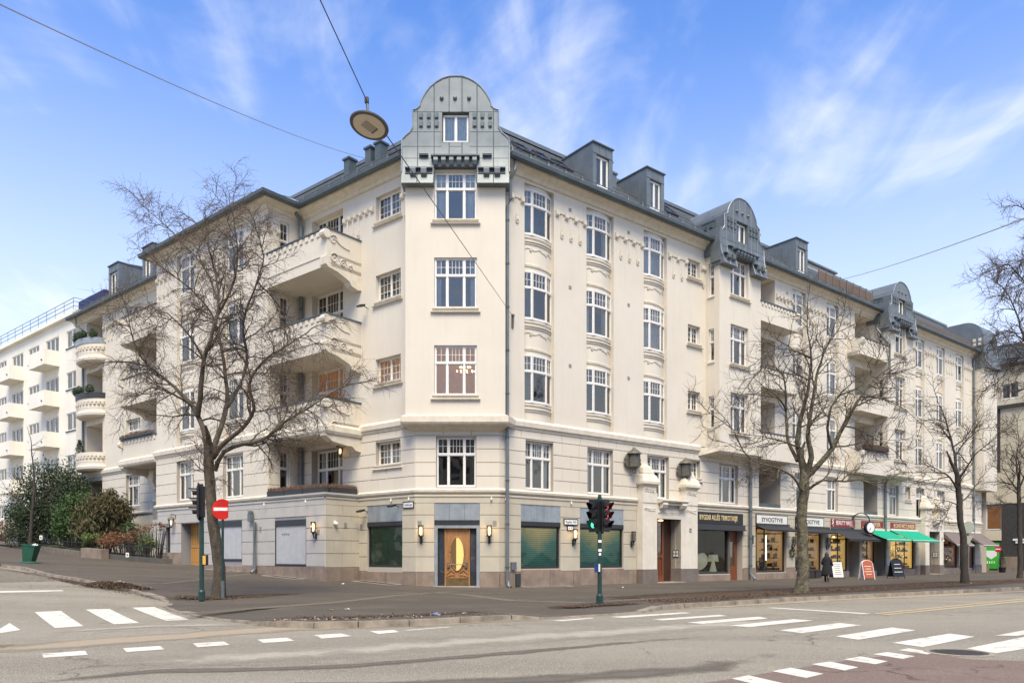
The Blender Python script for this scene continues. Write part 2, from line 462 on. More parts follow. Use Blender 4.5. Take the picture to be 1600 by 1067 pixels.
def paint(name, c):
    m = bpy.data.materials.new(name); m.use_nodes = True
    t = m.node_tree; b = t.nodes["Principled BSDF"]; b.inputs["Roughness"].default_value = .7
    geo = N(t, "ShaderNodeNewGeometry")
    n1 = N(t, "ShaderNodeTexNoise"); n1.inputs["Scale"].default_value = 3.5; n1.inputs["Detail"].default_value = 12; n1.inputs["Roughness"].default_value = .75
    t.links.new(geo.outputs["Position"], n1.inputs["Vector"])
    r = N(t, "ShaderNodeMapRange"); r.inputs[1].default_value = .30; r.inputs[2].default_value = .42
    t.links.new(n1.outputs[0], r.inputs[0]); t.links.new(r.outputs[0], b.inputs["Alpha"])
    r2 = N(t, "ShaderNodeMapRange"); r2.inputs[1].default_value = .35; r2.inputs[2].default_value = .7; r2.inputs[3].default_value = .72; r2.inputs[4].default_value = 1
    t.links.new(n1.outputs[0], r2.inputs[0])
    mx = N(t, "ShaderNodeMix"); mx.data_type = 'RGBA'; mx.blend_type = 'MULTIPLY'; mx.inputs[0].default_value = 1; mx.inputs[6].default_value = c + (1,)
    t.links.new(r2.outputs[0], mx.inputs[7]); t.links.new(mx.outputs[2], b.inputs["Base Color"])
    return m
PAINTW = paint("white_marking_paint", (.66, .62, .53))
PAINTY = paint("yellow_marking_paint", (.44, .345, .19))
COBBLE = mat("pale_cobble", (.27, .245, .20), (.21, .19, .155), rough=.9, scale=9, fine=.2, fscale=30)
KERBM = mat("kerb_granite", (.29, .25, .195), (.15, .125, .095), rough=.85, scale=2.5, bump=.3, bscale=40, fine=.15)

def sheet(name, mt, zoff, pts_fn, nu, nv, kind='structure', parent=None, attr=None, label=None):
    """grid sheet following the ground; pts_fn(u,v)->(x,y)"""
    vs = []; av = []
    for i in range(nu + 1):
        for j in range(nv + 1):
            x, y = pts_fn(i / nu, j / nv)
            vs.append((x, y, gz(x, y) + zoff))
            if attr: av.append(attr(i / nu, j / nv))
    fs = [(i * (nv + 1) + j, (i + 1) * (nv + 1) + j, (i + 1) * (nv + 1) + j + 1, i * (nv + 1) + j + 1) for i in range(nu) for j in range(nv)]
    me = bpy.data.meshes.new(name); me.from_pydata(vs, [], fs); me.materials.append(mt)
    me.update()
    if me.polygons[0].normal.z < 0: me.flip_normals()
    if attr:
        a = me.attributes.new("a", 'FLOAT', 'POINT'); a.data.foreach_set("value", av)
    return put(name, me, parent, kind=kind, label=label)
def axis_pts(a):   # graded grid coordinates
    return a
gx = [-900, -500, -300, -200, -140, -110, -90] + [-80 + 2.0 * i for i in range(71)] + [65, 75, 90, 120, 180, 300, 500, 900]
gy = [-60, -30, -15, -8, -4] + [0 + 1.5 * i for i in range(60)] + [92, 100, 120, 150, 200, 300, 500, 1200]
vs = [(x, y, gz(x, y) - RD) for x in gx for y in gy]
ny = len(gy)
fs = [(i * ny + j, (i + 1) * ny + j, (i + 1) * ny + j + 1, i * ny + j + 1) for i in range(len(gx) - 1) for j in range(ny - 1)]
me = bpy.data.meshes.new("road"); me.from_pydata(vs, [], fs); me.materials.append(ROADM)
road = put("road", me, kind="structure")

# kerb line of the corner pavement: (pixel, kerb height)
kp = [((1600, 917), 1), ((1420, 925.5), 1), ((1250, 933), 1), ((1150, 939), 1), ((1070, 943.5), 1), ((1035, 946), .85), ((1008, 950), .3), ((960, 953), .2), ((890, 957), .2), ((845, 959), .3), ((800, 960), .8),
      ((720, 965), 1), ((640, 969), 1), ((560, 971.5), 1), ((490, 973), 1), ((430, 971), 1), ((385, 966), .4), ((335, 960), .2), ((290, 953), .2), ((262, 947), .2), ((252, 941), .2), ((258, 935), .3),
      ((236, 928), .5), ((200, 919), .8), ((157, 911), 1), ((110, 902), 1), ((76, 897), 1), ((34, 886), 1), ((0, 882), 1)]
kerb = [(G(px, py), h) for (px, py), h in kp]
first = kerb[0][0] + DR * 120; last = kerb[-1][0] + DL * 90
kerb = [(first, 1)] + kerb + [(last, 1)]
def inner(p):
    # a point well under the building for every kerb point
    sR = (p - OR).dot(DR); sL = (p - OL).dot(DL)
    if sR > 1.5: return OR + DR * sR + Vector((-DR.y, DR.x, 0)) * 5
    if sL > 6: return OL + DL * sL + Vector((.6295, .777, 0)) * 5
    return Vector((-2.6, 39, 0))
nk = len(kerb); M_ = 14
vs = []; 
for p, h in kerb:
    q = inner(p); base = Vector((p.x, p.y, 0)); 
    # stand the sheet just inside the kerb stone
    d = (Vector((q.x, q.y, 0)) - base).normalized()
    for j in range(M_ + 1):
        r = base + d * .17 + (Vector((q.x, q.y, 0)) - base - d * .17) * (j / M_)
        drop = RD * (1 - h) * max(0, 1 - j / 2)
        vs.append((r.x, r.y, gz(r.x, r.y) - drop * .9))
fs = [(i * (M_ + 1) + j, (i + 1) * (M_ + 1) + j, (i + 1) * (M_ + 1) + j + 1, i * (M_ + 1) + j + 1) for i in range(nk - 1) for j in range(M_)]
me = bpy.data.meshes.new("pavement"); me.from_pydata(vs, [], fs); me.materials.append(PAVEM); me.update()
if sum(p.normal.z * p.area for p in me.polygons) < 0: me.flip_normals()
put("pavement", me, kind="structure")
# kerb stones, each its own piece
kb = put("kerb", None, kind="structure")
for i in range(1, nk - 2):
    (a, ha), (b, hb) = kerb[i], kerb[i + 1]
    L = (b - a).length; n = max(1, round(L / 1.1)); n = min(n, 22)
    for k in range(n):
        t0, t1 = k / n, (k + 1) / n
        p = a.lerp(b, t0); q = a.lerp(b, t1); d = (q - p).normalized(); g = .014
        p = p + d * g; q = q - d * g
        nrm = Vector((d.y, -d.x, 0)); nrm = nrm if nrm.dot(inner(p) - p) > 0 else -nrm
        h0 = ha + (hb - ha) * t0; h1 = ha + (hb - ha) * t1
        jz = rnd.uniform(-.006, .008); jy = rnd.uniform(-.008, .008)
        mb = MB()
        w = .17 if .5 < min(h0, h1) else .32
        def top(v, h): return gz(v.x, v.y) - RD * (1 - h) + .012 + jz
        o0, o1 = p - nrm * jy, q - nrm * jy; i0, i1 = p + nrm * w, q + nrm * w
        vs = [(o0.x, o0.y, gz(o0.x, o0.y) - RD - .05), (o1.x, o1.y, gz(o1.x, o1.y) - RD - .05), (i1.x, i1.y, gz(i1.x, i1.y) - RD - .05), (i0.x, i0.y, gz(i0.x, i0.y) - RD - .05),
              (o0.x + nrm.x * .03, o0.y + nrm.y * .03, top(o0, h0)), (o1.x + nrm.x * .03, o1.y + nrm.y * .03, top(o1, h1)), (i1.x, i1.y, top(i1, h1)), (i0.x, i0.y, top(i0, h0))]
        mb.add(vs, [(0, 1, 5, 4), (1, 2, 6, 5), (2, 3, 7, 6), (3, 0, 4, 7), (4, 5, 6, 7)])
        mb.build("kerb_stone", KERBM, kb)

# painted markings on the road, each its own sheet
def marking(name, quad, mt=None, off=.006, sub=4):
    P = [G(x, y, RD) for x, y in quad]
    def fn(u, v):
        a = P[0].lerp(P[1], u); b = P[3].lerp(P[2], u); c = a.lerp(b, v); return c.x, c.y
    return sheet(name, mt or PAINTW, -RD + off, fn, sub, 2, 'structure', road)
for q in [[(0, 982), (15, 973), (32, 984), (0, 989)], [(54, 956), (95, 954), (131, 978), (86, 981)], [(134, 952), (171, 951), (218, 973), (178, 975)], [(206, 949), (241, 948), (296, 968), (260, 970)],
          [(895, 961.5), (1010, 953.5), (1022, 954.5), (916, 962.5)], [(953, 963.5), (1070, 956.3), (1080, 957.6), (974, 965)], [(1018, 967.5), (1124, 960.2), (1136, 962), (1036, 969)], [(1073, 972.2), (1185, 963.2), (1200, 966), (1098, 974.4)],
          [(1140, 977), (1240, 967.2), (1271, 969.2), (1170, 979.5)], [(1218, 984.5), (1312, 973), (1347, 976.4), (1253, 989)], [(1305, 994), (1394, 980), (1431, 984.5), (1342, 999.2)], [(1394, 1004.2), (1484, 989.6), (1523, 994.5), (1442, 1011)],
          [(1510, 1013), (1600, 995), (1665, 1003), (1557, 1020.5)]]:
    marking("crosswalk_stripe", q)
for q in [[(66, 1021), (133, 1016.5), (137, 1023), (68, 1027.5)], [(192, 1012.5), (250, 1009), (257, 1014.5), (198, 1018.5)], [(301, 1005), (350, 1002), (359, 1007.5), (309, 1011)], [(402, 999), (448, 996), (460, 1001), (412, 1004.5)], [(490, 992), (533, 989.5), (550, 993.7), (503, 997.5)], [(577, 986), (616, 984), (624, 987.3), (592, 990.4)],
          [(630, 984.5), (701, 979), (704, 979.6), (640, 985)], [(862, 969.5), (925, 964.8), (928, 965.6), (880, 970.2)]]:
    marking("give_way_dash", q)
for q in [[(1143, 1060), (1170, 1055), (1226, 1068), (1206, 1075)], [(1207, 1048.5), (1235, 1043), (1287, 1052.5), (1260, 1059)], [(1268, 1037.5), (1297, 1033.5), (1341, 1042.5), (1320, 1047.3)], [(1318, 1030), (1345, 1025.4), (1387, 1033), (1368, 1037.6)], [(1364, 1022), (1386, 1018.6), (1430, 1025), (1411, 1029.2)], [(1404, 1015.5), (1420, 1012.8), (1461, 1019.5), (1448, 1022)]]:
    marking("cycle_crossing_dash", q)
marking("stop_line", [(0, 923.2), (96, 921.6), (100, 923.2), (0, 925.8)])
marking("stop_line", [(1196, 949.2), (1210, 949), (1362, 958.2), (1350, 959)], sub=8)
marking("centre_line", [(1362, 958.4), (1600, 934.6), (1600, 936.0), (1372, 959.0)], PAINTY, sub=20)
marking("centre_line", [(1376, 960), (1600, 937.6), (1600, 939.4), (1388, 960.6)], PAINTY, sub=20)
marking("centre_line", [(1555, 993), (1600, 984.5), (1640, 984), (1590, 993)], PAINTW)
# red cycle asphalt at the lower right
P0 = [G(1150, 1056, RD), G(1470, 1014, RD), G(1640, 1040, RD), G(1640, 1040, RD) + Vector((6, -8, 0)), Vector((4.5, 5.6, 0))]
rl = [G(1100, 1067, RD), G(1225, 1047, RD), G(1340, 1029, RD), G(1440, 1019, RD), G(1520, 1030, RD), G(1700, 1036, RD)]
def redfn(u, v):
    k = u * (len(rl) - 1); i = min(int(k), len(rl) - 2); p = rl[i].lerp(rl[i + 1], k - i)
    far = Vector((p.x + 2.5, p.y - 9, 0)); c = p.lerp(far, v); return c.x, c.y
sheet("red_cycle_lane", REDROAD, -RD + .004, redfn, 20, 8, 'structure')
# cobbled strip in the side street
cq = [G(0, 885, RD), G(70, 897, RD), G(110, 905, RD), G(108, 909, RD), G(0, 911, RD)]
mb = MB()
ca, cb_, cc, cdd = G(-40, 886, RD), G(62, 898, RD), G(112, 907, RD), G(-40, 911, RD)
nn = 0
for i in range(34):
    for j in range(26):
        u, v = (i + (j % 2) * .5) / 34.5, j / 26
        p = ca.lerp(cb_, u).lerp(cdd.lerp(cc, u), v)
        q = ca.lerp(cb_, u + .85 / 34).lerp(cdd.lerp(cc, u + .85 / 34), v + .85 / 26)
        z = gz(p.x, p.y) - RD + .012 + rnd.uniform(0, .008)
        x0, x1 = sorted((p.x, q.x)); y0, y1 = sorted((p.y, q.y))
        if x1 - x0 > .01 and y1 - y0 > .01: mb.box(x0, x1, y0, y1, z - .05, z)
mb.build("cobbled_strip", COBBLE, None, kind="stuff", label="pale cobbled strip beside the kerb in the side street")
# manhole cover
mh = G(1498, 1019.5, RD)
MM = T3(mh.x, mh.y, mh.z + .006)
mo = thing("manhole_cover", "round cast iron manhole cover at the edge of the red cycle lane", "manhole cover", MM)
mb = MB(); mb.lathe([(0, 0), (.40, 0), (.42, .004)], n=40); 
for i in range(-9, 10):
    for j in range(-9, 10):
        if i * i + j * j < 80 and (i + j) % 2 == 0: mb.box(i * .04 - .016, i * .04 + .016, j * .04 - .016, j * .04 + .016, .002, .010, back=True)
mb.build("lid", mat("cast_iron", (.055, .05, .045), (.09, .08, .07), rough=.6, scale=20, metal=.3), mo, MM)
mb = MB(); mb.lathe([(.43, 0), (.43, .008), (.5, .008), (.52, 0)], n=40); mb.build("ring", mat("manhole_ring", (.32, .27, .2), (.2, .17, .13), rough=.9, scale=9), mo, MM)

# soft dirt strips (edges thin out)
def strip(name, pts, w0, w1, mt, zoff, nu=60, nv=8, drop=RD, label=None):
    P = [G(x, y, drop) if not isinstance(x, Vector) else x for x, y in pts]
    def at(k):
        k = max(0, min(k, len(P) - 1.0001)); i = int(k); return P[i].lerp(P[i + 1], k - i)
    def fn(u, v):
        k = u * (len(P) - 1); p = at(k); d = (at(k + .05) - at(k - .05)); d.z = 0; d.normalize(); n = Vector((-d.y, d.x, 0))
        q = p + n * (w0 + (w1 - w0) * v); return q.x, q.y
    def at_(u, v): return min(1, 4 * u, 4 * (1 - u)) * (1 - abs(2 * v - 1)) ** .7
    return sheet(name, mt, zoff, fn, nu, nv, 'stuff', None, at_, label)
strip("road_sand", [(-60, 1015), (0, 1014), (150, 1003), (300, 992), (450, 981), (640, 975), (800, 967), (880, 962)], -.8, .8, SANDM, -RD + .004, label="tan sand washed along the kerb across the crossing")
strip("road_sand", [(960, 952), (1040, 950), (1150, 944.5), (1300, 936), (1450, 930), (1600, 923), (1700, 918)], -.8, .75, SANDM, -RD + .004, label="tan sand along the kerb of the avenue")
strip("pale_dust", [(0, 1046), (300, 1030), (600, 1012), (900, 990), (1200, 970), (1500, 950)], -1.2, 1.2, DUST, -RD + .0045, label="pale dust on the near lane of the avenue")
strip("pale_dust", [(40, 992), (140, 984), (240, 978), (330, 976), (420, 978)], -.45, .5, DUST, -RD + .0055, label="pale dust below the side street crossing")
strip("damp_asphalt", [(-60, 1078), (100, 1062), (250, 1048), (400, 1046), (550, 1040), (800, 1020), (1000, 1002), (1200, 988)], -.28, .28, DAMP, -RD + .0050, label="darker tar seam running along the near lane")
strip("damp_asphalt", [(0, 1090), (300, 1078), (600, 1072), (850, 1062), (1100, 1045), (1250, 1010)], -.5, .5, DAMP, -RD + .0052, label="dark worn wheel track at the bottom of the view")
strip("leaf_dirt", [(430, 968), (520, 968), (640, 964), (720, 960), (790, 956)], .15, 1.0, LEAFDIRT, .004, drop=0, label="leaf dirt behind the kerb of the corner")
strip("leaf_dirt", [(430, 975), (520, 977.5), (640, 973), (760, 966), (800, 963)], -.3, .2, LEAFDIRT, -RD + .008, label="leaf dirt in the gutter of the corner")
strip("leaf_dirt", [(1010, 943), (1080, 940), (1200, 931), (1300, 926), (1450, 919), (1600, 910), (1700, 905)], -.6, 4.2, LEAFDIRT, .004, drop=0, label="brown leaf dirt on the planted strip along the avenue")
strip("leaf_dirt", [(245, 930), (300, 933), (350, 935), (420, 930), (480, 927)], -.5, 1.0, LEAFDIRT, .004, drop=0, label="leaf dirt round the foot of the big bare tree")
strip("leaf_dirt", [(860, 950), (937, 945), (1010, 942)], -.3, .8, LEAFDIRT, .0045, drop=0, label="leaf dirt round the foot of the green traffic light pole")
strip("leaf_dirt", [(0, 890), (60, 899), (130, 913), (220, 925), (262, 940)], -.35, .5, LEAFDIRT, -RD + .02, label="leaf dirt along the side street gutter")

strip("pale_dust", [(250, 962), (400, 950), (520, 941), (620, 930), (700, 924), (760, 922)], -.35, .35, soft_dirt("pale_trench_patch", (.15, .128, .10), (.125, .107, .084), .75, 1.5), .0042, drop=0, label="paler asphalt strip curving across the corner pavement")
strip("pale_dust", [(620, 922), (720, 928), (800, 938), (900, 941), (1000, 936), (1100, 930)], -.35, .35, MATS.get("x") or bpy.data.materials["pale_trench_patch"], .0044, drop=0, label="paler asphalt strip running from the corner door along the avenue")
strip("pale_dust", [(120, 905), (250, 912), (420, 893), (560, 905)], -.2, .2, bpy.data.materials["pale_trench_patch"], .0046, drop=0, label="thin paler seam across the pavement by the grey wall")
# ------------------------------------------------------------------ the cream apartment building
BROOT = thing("apartment_building", "large cream stucco corner apartment building with zinc gables and shops along the ground floor", "building", T3(-2.6, 36, 0))
FLOORS = {2: (9.0, 11.35), 3: (13.07, 15.45), 4: (17.2, 19.45)}
F1 = (4.76, 7.14)

def wall(mb, x0, x1, z0, z1, ops=(), y=0.0, rev=.34, m=0):
    """wall face at local y with rectangular openings and their reveals; ops: (x0,x1,z0,z1[,reveal])"""
    xs = sorted({x0, x1, *[min(max(o[i], x0), x1) for o in ops for i in (0, 1)]})
    zs = sorted({z0, z1, *[min(max(o[i], z0), z1) for o in ops for i in (2, 3)]})
    for i in range(len(xs) - 1):
        run = None
        for j in range(len(zs) - 1):
            cx, cz = (xs[i] + xs[i + 1]) / 2, (zs[j] + zs[j + 1]) / 2
            hole = any(o[0] < cx < o[1] and o[2] < cz < o[3] for o in ops)
            if not hole: mb.quad((xs[i], y, zs[j]), (xs[i + 1], y, zs[j]), (xs[i + 1], y, zs[j + 1]), (xs[i], y, zs[j + 1]), m)
    for o in ops:
        a, b, c, d = o[:4]; r = y + (o[4] if len(o) > 4 else rev)
        mb.quad((a, y, c), (a, r, c), (a, r, d), (a, y, d), m)
        mb.quad((b, y, c), (b, y, d), (b, r, d), (b, r, c), m)
        mb.quad((a, y, d), (a, r, d), (b, r, d), (b, y, d), m)
        mb.quad((a, y, c), (b, y, c), (b, r, c), (a, r, c), m)

# ---- windows -------------------------------------------------------
WC = {}
def window_meshes(plan, h, split, ucols, urows, lmull, tr, room):
    """plan: facet break points (x,y), frame bottom at z=0"""
    fr = MB(); lower = MB(); upper = MB(); panes = []
    zt = h * split if split else 0
    for k in range(len(plan) - 1):
        p, q = Vector(plan[k] + (0,)), Vector(plan[k + 1] + (0,)); L = (q - p).length
        ux = (q - p).normalized(); M = Matrix.Identity(4)
        M.col[0][:3] = ux; M.col[1][:3] = (-ux.y, ux.x, 0); M.col[3][:3] = p
        e = .06 if k == 0 else .036; g = .06 if k == len(plan) - 2 else .036
        bx = lambda a, b, c, d, y0=-.05, y1=.05: fr.box(a, b, y0, y1, c, d, M=M)
        bx(0, e, 0, h); bx(L - g, L, 0, h)
        bx(e, L - g, 0, .09); bx(e, L - g, h - .07, h)
        nl = lmull[k]
        ztop = zt if split else h - .0
        if split:
            bx(e - .005, L - g + .005, zt - .045, zt + .045, -.075, .05)
        # lower casements
        inner0, inner1 = e, L - g
        W = (inner1 - inner0) / nl
        for i in range(nl):
            a = inner0 + i * W; b = a + W
            lo, hi = .09, (zt - .05 if split else h - .07)
            if i > 0: bx(a - .035, a + .035, lo, hi)
            s = .028
            bx(a + (.035 if i else 0), a + (.035 if i else 0) + s, lo, hi, -.035, .03); bx(b - (.035 if i < nl - 1 else 0) - s, b - (.035 if i < nl - 1 else 0), lo, hi, -.035, .03)
            a2 = a + (.035 if i else 0) + s; b2 = b - (.035 if i < nl - 1 else 0) - s
            bx(a2, b2, lo, lo + s, -.035, .03); bx(a2, b2, hi - s, hi, -.035, .03)
            if not split:
                nc = ucols[k]
                for c in range(1, nc): x = a2 + (b2 - a2) * c / nc; bx(x - .009, x + .009, lo + s, hi - s, -.02, .02)
                for r in range(1, urows): z = lo + s + (hi - lo - 2 * s) * r / urows; bx(a2, b2, z - .011, z + .011, -.018, .018)
            pm = MB(); pm.quad(M @ Vector((a2, 0, lo + s)), M @ Vector((b2, 0, lo + s)), M @ Vector((b2, 0, hi - s)), M @ Vector((a2, 0, hi - s)))
            panes.append(pm)
        if split:
            lo, hi = zt + .05, h - .07
            a2, b2 = e + .035, L - g - .035
            bx(e, a2, lo, hi, -.035, .03); bx(b2, L - g, lo, hi, -.035, .03); bx(a2, b2, lo, lo + .03, -.035, .03); bx(a2, b2, hi - .03, hi, -.035, .03)
            nc = ucols[k]
            for c in range(1, nc): x = a2 + (b2 - a2) * c / nc; bx(x - .010, x + .010, lo + .03, hi - .03, -.022, .022)
            for r in range(1, urows): z = lo + .03 + (hi - lo - .06) * r / urows; bx(a2, b2, z - .009, z + .009, -.018, .018)
            pm = MB(); pm.quad(M @ Vector((a2, 0, lo + .03)), M @ Vector((b2, 0, lo + .03)), M @ Vector((b2, 0, hi - .03)), M @ Vector((a2, 0, hi - .03)))
            panes.append(pm)
    x0, x1 = plan[0][0], plan[-1][0]; yb = max(p[1] for p in plan)
    rm = MB(); X0, X1, Y0, Y1, Z0, Z1 = x0 - .02, x1 + .02, yb + .055, yb + room, -.3, h + .15
    rm.quad((X0, Y1, Z0), (X1, Y1, Z0), (X1, Y1, Z1), (X0, Y1, Z1)); rm.quad((X0, Y0, Z0), (X0, Y1, Z0), (X0, Y1, Z1), (X0, Y0, Z1)); rm.quad((X1, Y0, Z0), (X1, Y0, Z1), (X1, Y1, Z1), (X1, Y1, Z0))
    rm.quad((X0, Y0, Z1), (X0, Y1, Z1), (X1, Y1, Z1), (X1, Y0, Z1)); rm.quad((X0, Y0, Z0), (X1, Y0, Z0), (X1, Y1, Z0), (X0, Y1, Z0))
    allp = MB()
    for p in panes: allp.add(p.v, p.f)
    return dict(frame=fr.mesh("window_frame", FRAMEW), panes=[p.mesh("pane", GLASS) for p in panes], pane=allp.mesh("pane", GLASS),
                room=rm, x0=x0, x1=x1, yb=yb, h=h, roomm={})
def curtain_mesh(x0, x1, y, z0, z1, mode, r, mt):
    mb = MB()
    def drape(a, b):
        n = max(6, int((b - a) / .05)); prev = None
        for i in range(n + 1):
            x = a + (b - a) * i / n; yy = y + .035 * math.sin(i * 1.9 + r.random() * .8)
            if prev: mb.quad((prev[0], prev[1], z0), (x, yy, z0), (x, yy, z1), (prev[0], prev[1], z1))
            prev = (x, yy)
    w = x1 - x0
    if mode == 0: drape(x0, x0 + w * .24); drape(x1 - w * .24, x1)
    elif mode == 1: drape(x0, x1)
    elif mode == 2: drape(x0, x0 + w * .3); mb.quad((x0 + w * .3, y + .05, z1 - (z1 - z0) * .45), (x1, y + .05, z1 - (z1 - z0) * .45), (x1, y + .05, z1), (x0 + w * .3, y + .05, z1))
    elif mode == 3: mb.quad((x0, y, z1 - (z1 - z0) * .3), (x1, y, z1 - (z1 - z0) * .3), (x1, y, z1), (x0, y, z1)); drape(x1 - w * .2, x1)
    elif mode == 4: drape(x0, x0 + w * .42); drape(x1 - w * .15, x1)
    elif mode == 5: drape(x0, x0 + w * .12); drape(x1 - w * .12, x1)
    return mb.mesh("curtain", mt)
def add_window(M, kind, w, h, parent=None, depth=0.0, near=True, litw=False, seed=None, split=.655, uc=None, ur=2, curt=None, cm=None, label=None):
    parent = parent or BROOT
    if kind == 'T3': plan = [(-w / 2, 0), (-w * .2, 0), (w * .2, 0), (w / 2, 0)]; uc = uc or [2, 4, 2]; lm = [1, 1, 1]
    elif kind == 'BOW': plan = [(-w / 2, 0.02), (-w * .24, -.19), (w * .24, -.19), (w / 2, 0.02)]; uc = uc or [2, 4, 2]; lm = [1, 1, 1]
    elif kind == 'T2': plan = [(-w / 2, 0), (w / 2, 0)]; uc = uc or [3]; lm = [2]; split = None; ur = 3
    elif kind == 'D2': plan = [(-w / 2, 0), (0, 0), (w / 2, 0)]; uc = uc or [3, 3]; lm = [1, 1]
    elif kind == 'S1': plan = [(-w / 2, 0), (w / 2, 0)]; uc = uc or [2]; lm = [1]
    elif kind == 'P3': plan = [(-w / 2, 0), (-w * .17, 0), (w * .17, 0), (w / 2, 0)]; uc = [1, 1, 1]; lm = [1, 1, 1]; split = None; ur = 1
    elif kind == 'P2': plan = [(-w / 2, 0), (w / 2, 0)]; uc = [1]; lm = [2]; split = None; ur = 1
    key = (kind, round(w, 2), round(h, 2), split, ur, tuple(uc))
    if key not in WC: WC[key] = window_meshes(plan, h, split, uc, ur, lm, 0, .75)
    D = WC[key]
    o = put("window", D['frame'], parent, M, label=label)
    if near:
        for p in D['panes']: put("pane", p, o, M)
    else: put("pane", D['pane'], o, M)
    rk = 'lit' if litw else 'dark'
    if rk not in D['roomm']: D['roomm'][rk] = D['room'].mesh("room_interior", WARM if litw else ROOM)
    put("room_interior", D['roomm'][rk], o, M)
    mode = curt if curt is not None else rnd.choice([0, 0, 0, 4, 5, 3, 2])
    if mode >= 0:
        cm = cm or rnd.choice([CURT, CURT, CURTW, CURTW, CURTG])
        ck = (mode, cm.name)
        if ck not in D['roomm']: D['roomm'][ck] = curtain_mesh(D['x0'] + .08, D['x1'] - .08, D['yb'] + .13, .05, D['h'] - .05, mode, rnd, cm)
        put("curtain", D['roomm'][ck], o, M)
    return o
def sill(mb, x0, x1, z, y=0.0, m=0):
    mb.prof([(y - .09, z - .02), (y - .09, z + .035), (y + .3, z + .075), (y + .3, z - .08), (y - .0, z - .08), (y - .05, z - .06)], x0 - .08, x1 + .08, m)
    mb.prof([(y - .11, z - .21), (y - .13, z - .17), (y - .02, z - .12), (y + .01, z - .12), (y + .01, z - .21)], x0 - .16, x1 + .16, m)

# ---- bowed window column inside a tall niche ----------------------------
def bow_y(t): return -.25 + .23 * t * t + .30     # t in -1..1 ; local y measured from the wall face (positive = deeper)
def niche(Fm, xc, w, near, seedk, floors=(2, 3, 4), simple=False):
    """recessed niche from z 8.2 to 19.65 holding bowed spandrels and bow windows"""
    a = w / 2
    seg = 10
    def curve(k): return [(xc - a + 2 * a * i / k, bow_y(-1 + 2 * i / k)) for i in range(k + 1)]
    spans = [(8.06, 9.0 - .0)] + [(11.36, 13.07), (15.46, 17.2)] + [(19.46, 19.66)]
    for si, (z0, z1) in enumerate(spans):
        mb = MB(); cv = curve(seg)
        for i in range(seg):
            (xa, ya), (xb, yb) = cv[i], cv[i + 1]
            mb.quad((xa, ya, z0), (xb, yb, z0), (xb, yb, z1), (xa, ya, z1))
        if si < 3:
            top = z1
            for zz, out, th in ((top - .03, .06, .09), (top - .27, .09, .05), (top - .36, .05, .05)):
                for i in range(seg):
                    (xa, ya), (xb, yb) = cv[i], cv[i + 1]
                    # the ledge steps from the curved face
                    mb.add([(xa, ya - out, zz), (xb, yb - out, zz), (xb, yb - out, zz - th), (xa, ya - out, zz - th), (xa, ya + .01, zz + .02), (xb, yb + .01, zz + .02), (xb, yb + .01, zz - th - .02), (xa, ya + .01, zz - th - .02)],
                           [(0, 3, 2, 1), (0, 1, 5, 4), (3, 7, 6, 2)])
            # flat cap under the window
            for i in range(seg):
                (xa, ya), (xb, yb) = cv[i], cv[i + 1]
                mb.quad((xa, ya - .06, z1 + .001), (xb, yb - .06, z1 + .001), (xb, yb + .3, z1 + .001), (xa, ya + .3, z1 + .001))
        if si in (1, 2):
            for i in range(seg):
                (xa, ya), (xb, yb) = cv[i], cv[i + 1]
                mb.quad((xa, ya, z0), (xa, ya + .3, z0), (xb, yb + .3, z0), (xb, yb, z0))
        mb.build("spandrel", CREAM, BROOT, Fm)
        if si in (1, 2) :
            # garland and bead moulding
            mb = MB(); n = 34 if near else 16
            pa, pb = [], []
            for i in range(n + 1):
                t = -1 + 2 * i / n; x = xc + a * .96 * t; y = bow_y(t * .96) - .012; zz = z1 - .66 + .045 * math.cos(t * 9.4)
                pa.append((x, y, zz + .03 * math.sin(i * 2.1))); pb.append((x, y, zz - .03 * math.sin(i * 2.1)))
            mb.tube(pa, .016, 4); mb.tube(pb, .016, 4)
            for t in (-.5, .5) :
                x = xc + a * t; y = bow_y(t) - .02
                for k in range(5): an = k * 1.257; mb.box(x + .06 * math.cos(an) - .03, x + .06 * math.cos(an) + .03, y - .02, y + .01, z1 - .68 + .06 * math.sin(an) - .03, z1 - .68 + .06 * math.sin(an) + .03)
            nb = 28 if near else 14
            for i in range(nb):
                t = -1 + 2 * (i + .5) / nb; x = xc + a * t; y = bow_y(t); ww = a / nb * .72
                mb.box(x - ww, x + ww, y - .05, y + .01, z0 + .22, z0 + .29)
            for i in range(seg):
                (xa, ya), (xb, yb) = cv[i], cv[i + 1]
                mb.add([(xa, ya - .03, z0 + .31), (xb, yb - .03, z0 + .31), (xb, yb - .03, z0 + .33), (xa, ya - .03, z0 + .33), (xa, ya, z0 + .36), (xb, yb, z0 + .36)], [(0, 1, 2, 3), (3, 2, 5, 4)])
            mb.build("garland_relief", CREAM2, BROOT, Fm)
    for f in floors:
        z0, z1 = FLOORS[f]
        add_window(Fm @ Matrix.Translation((xc, .24, z0)), 'BOW', w - .02, z1 - z0, near=near, curt=rnd.choice({4: [1, 1, 0, 4], 3: [0, 4, 1, 5], 2: [0, 5, 4]}[f]))
NREV = .62
def nop(xc, w): return (xc - w / 2, xc + w / 2, 8.06, 19.66, NREV)

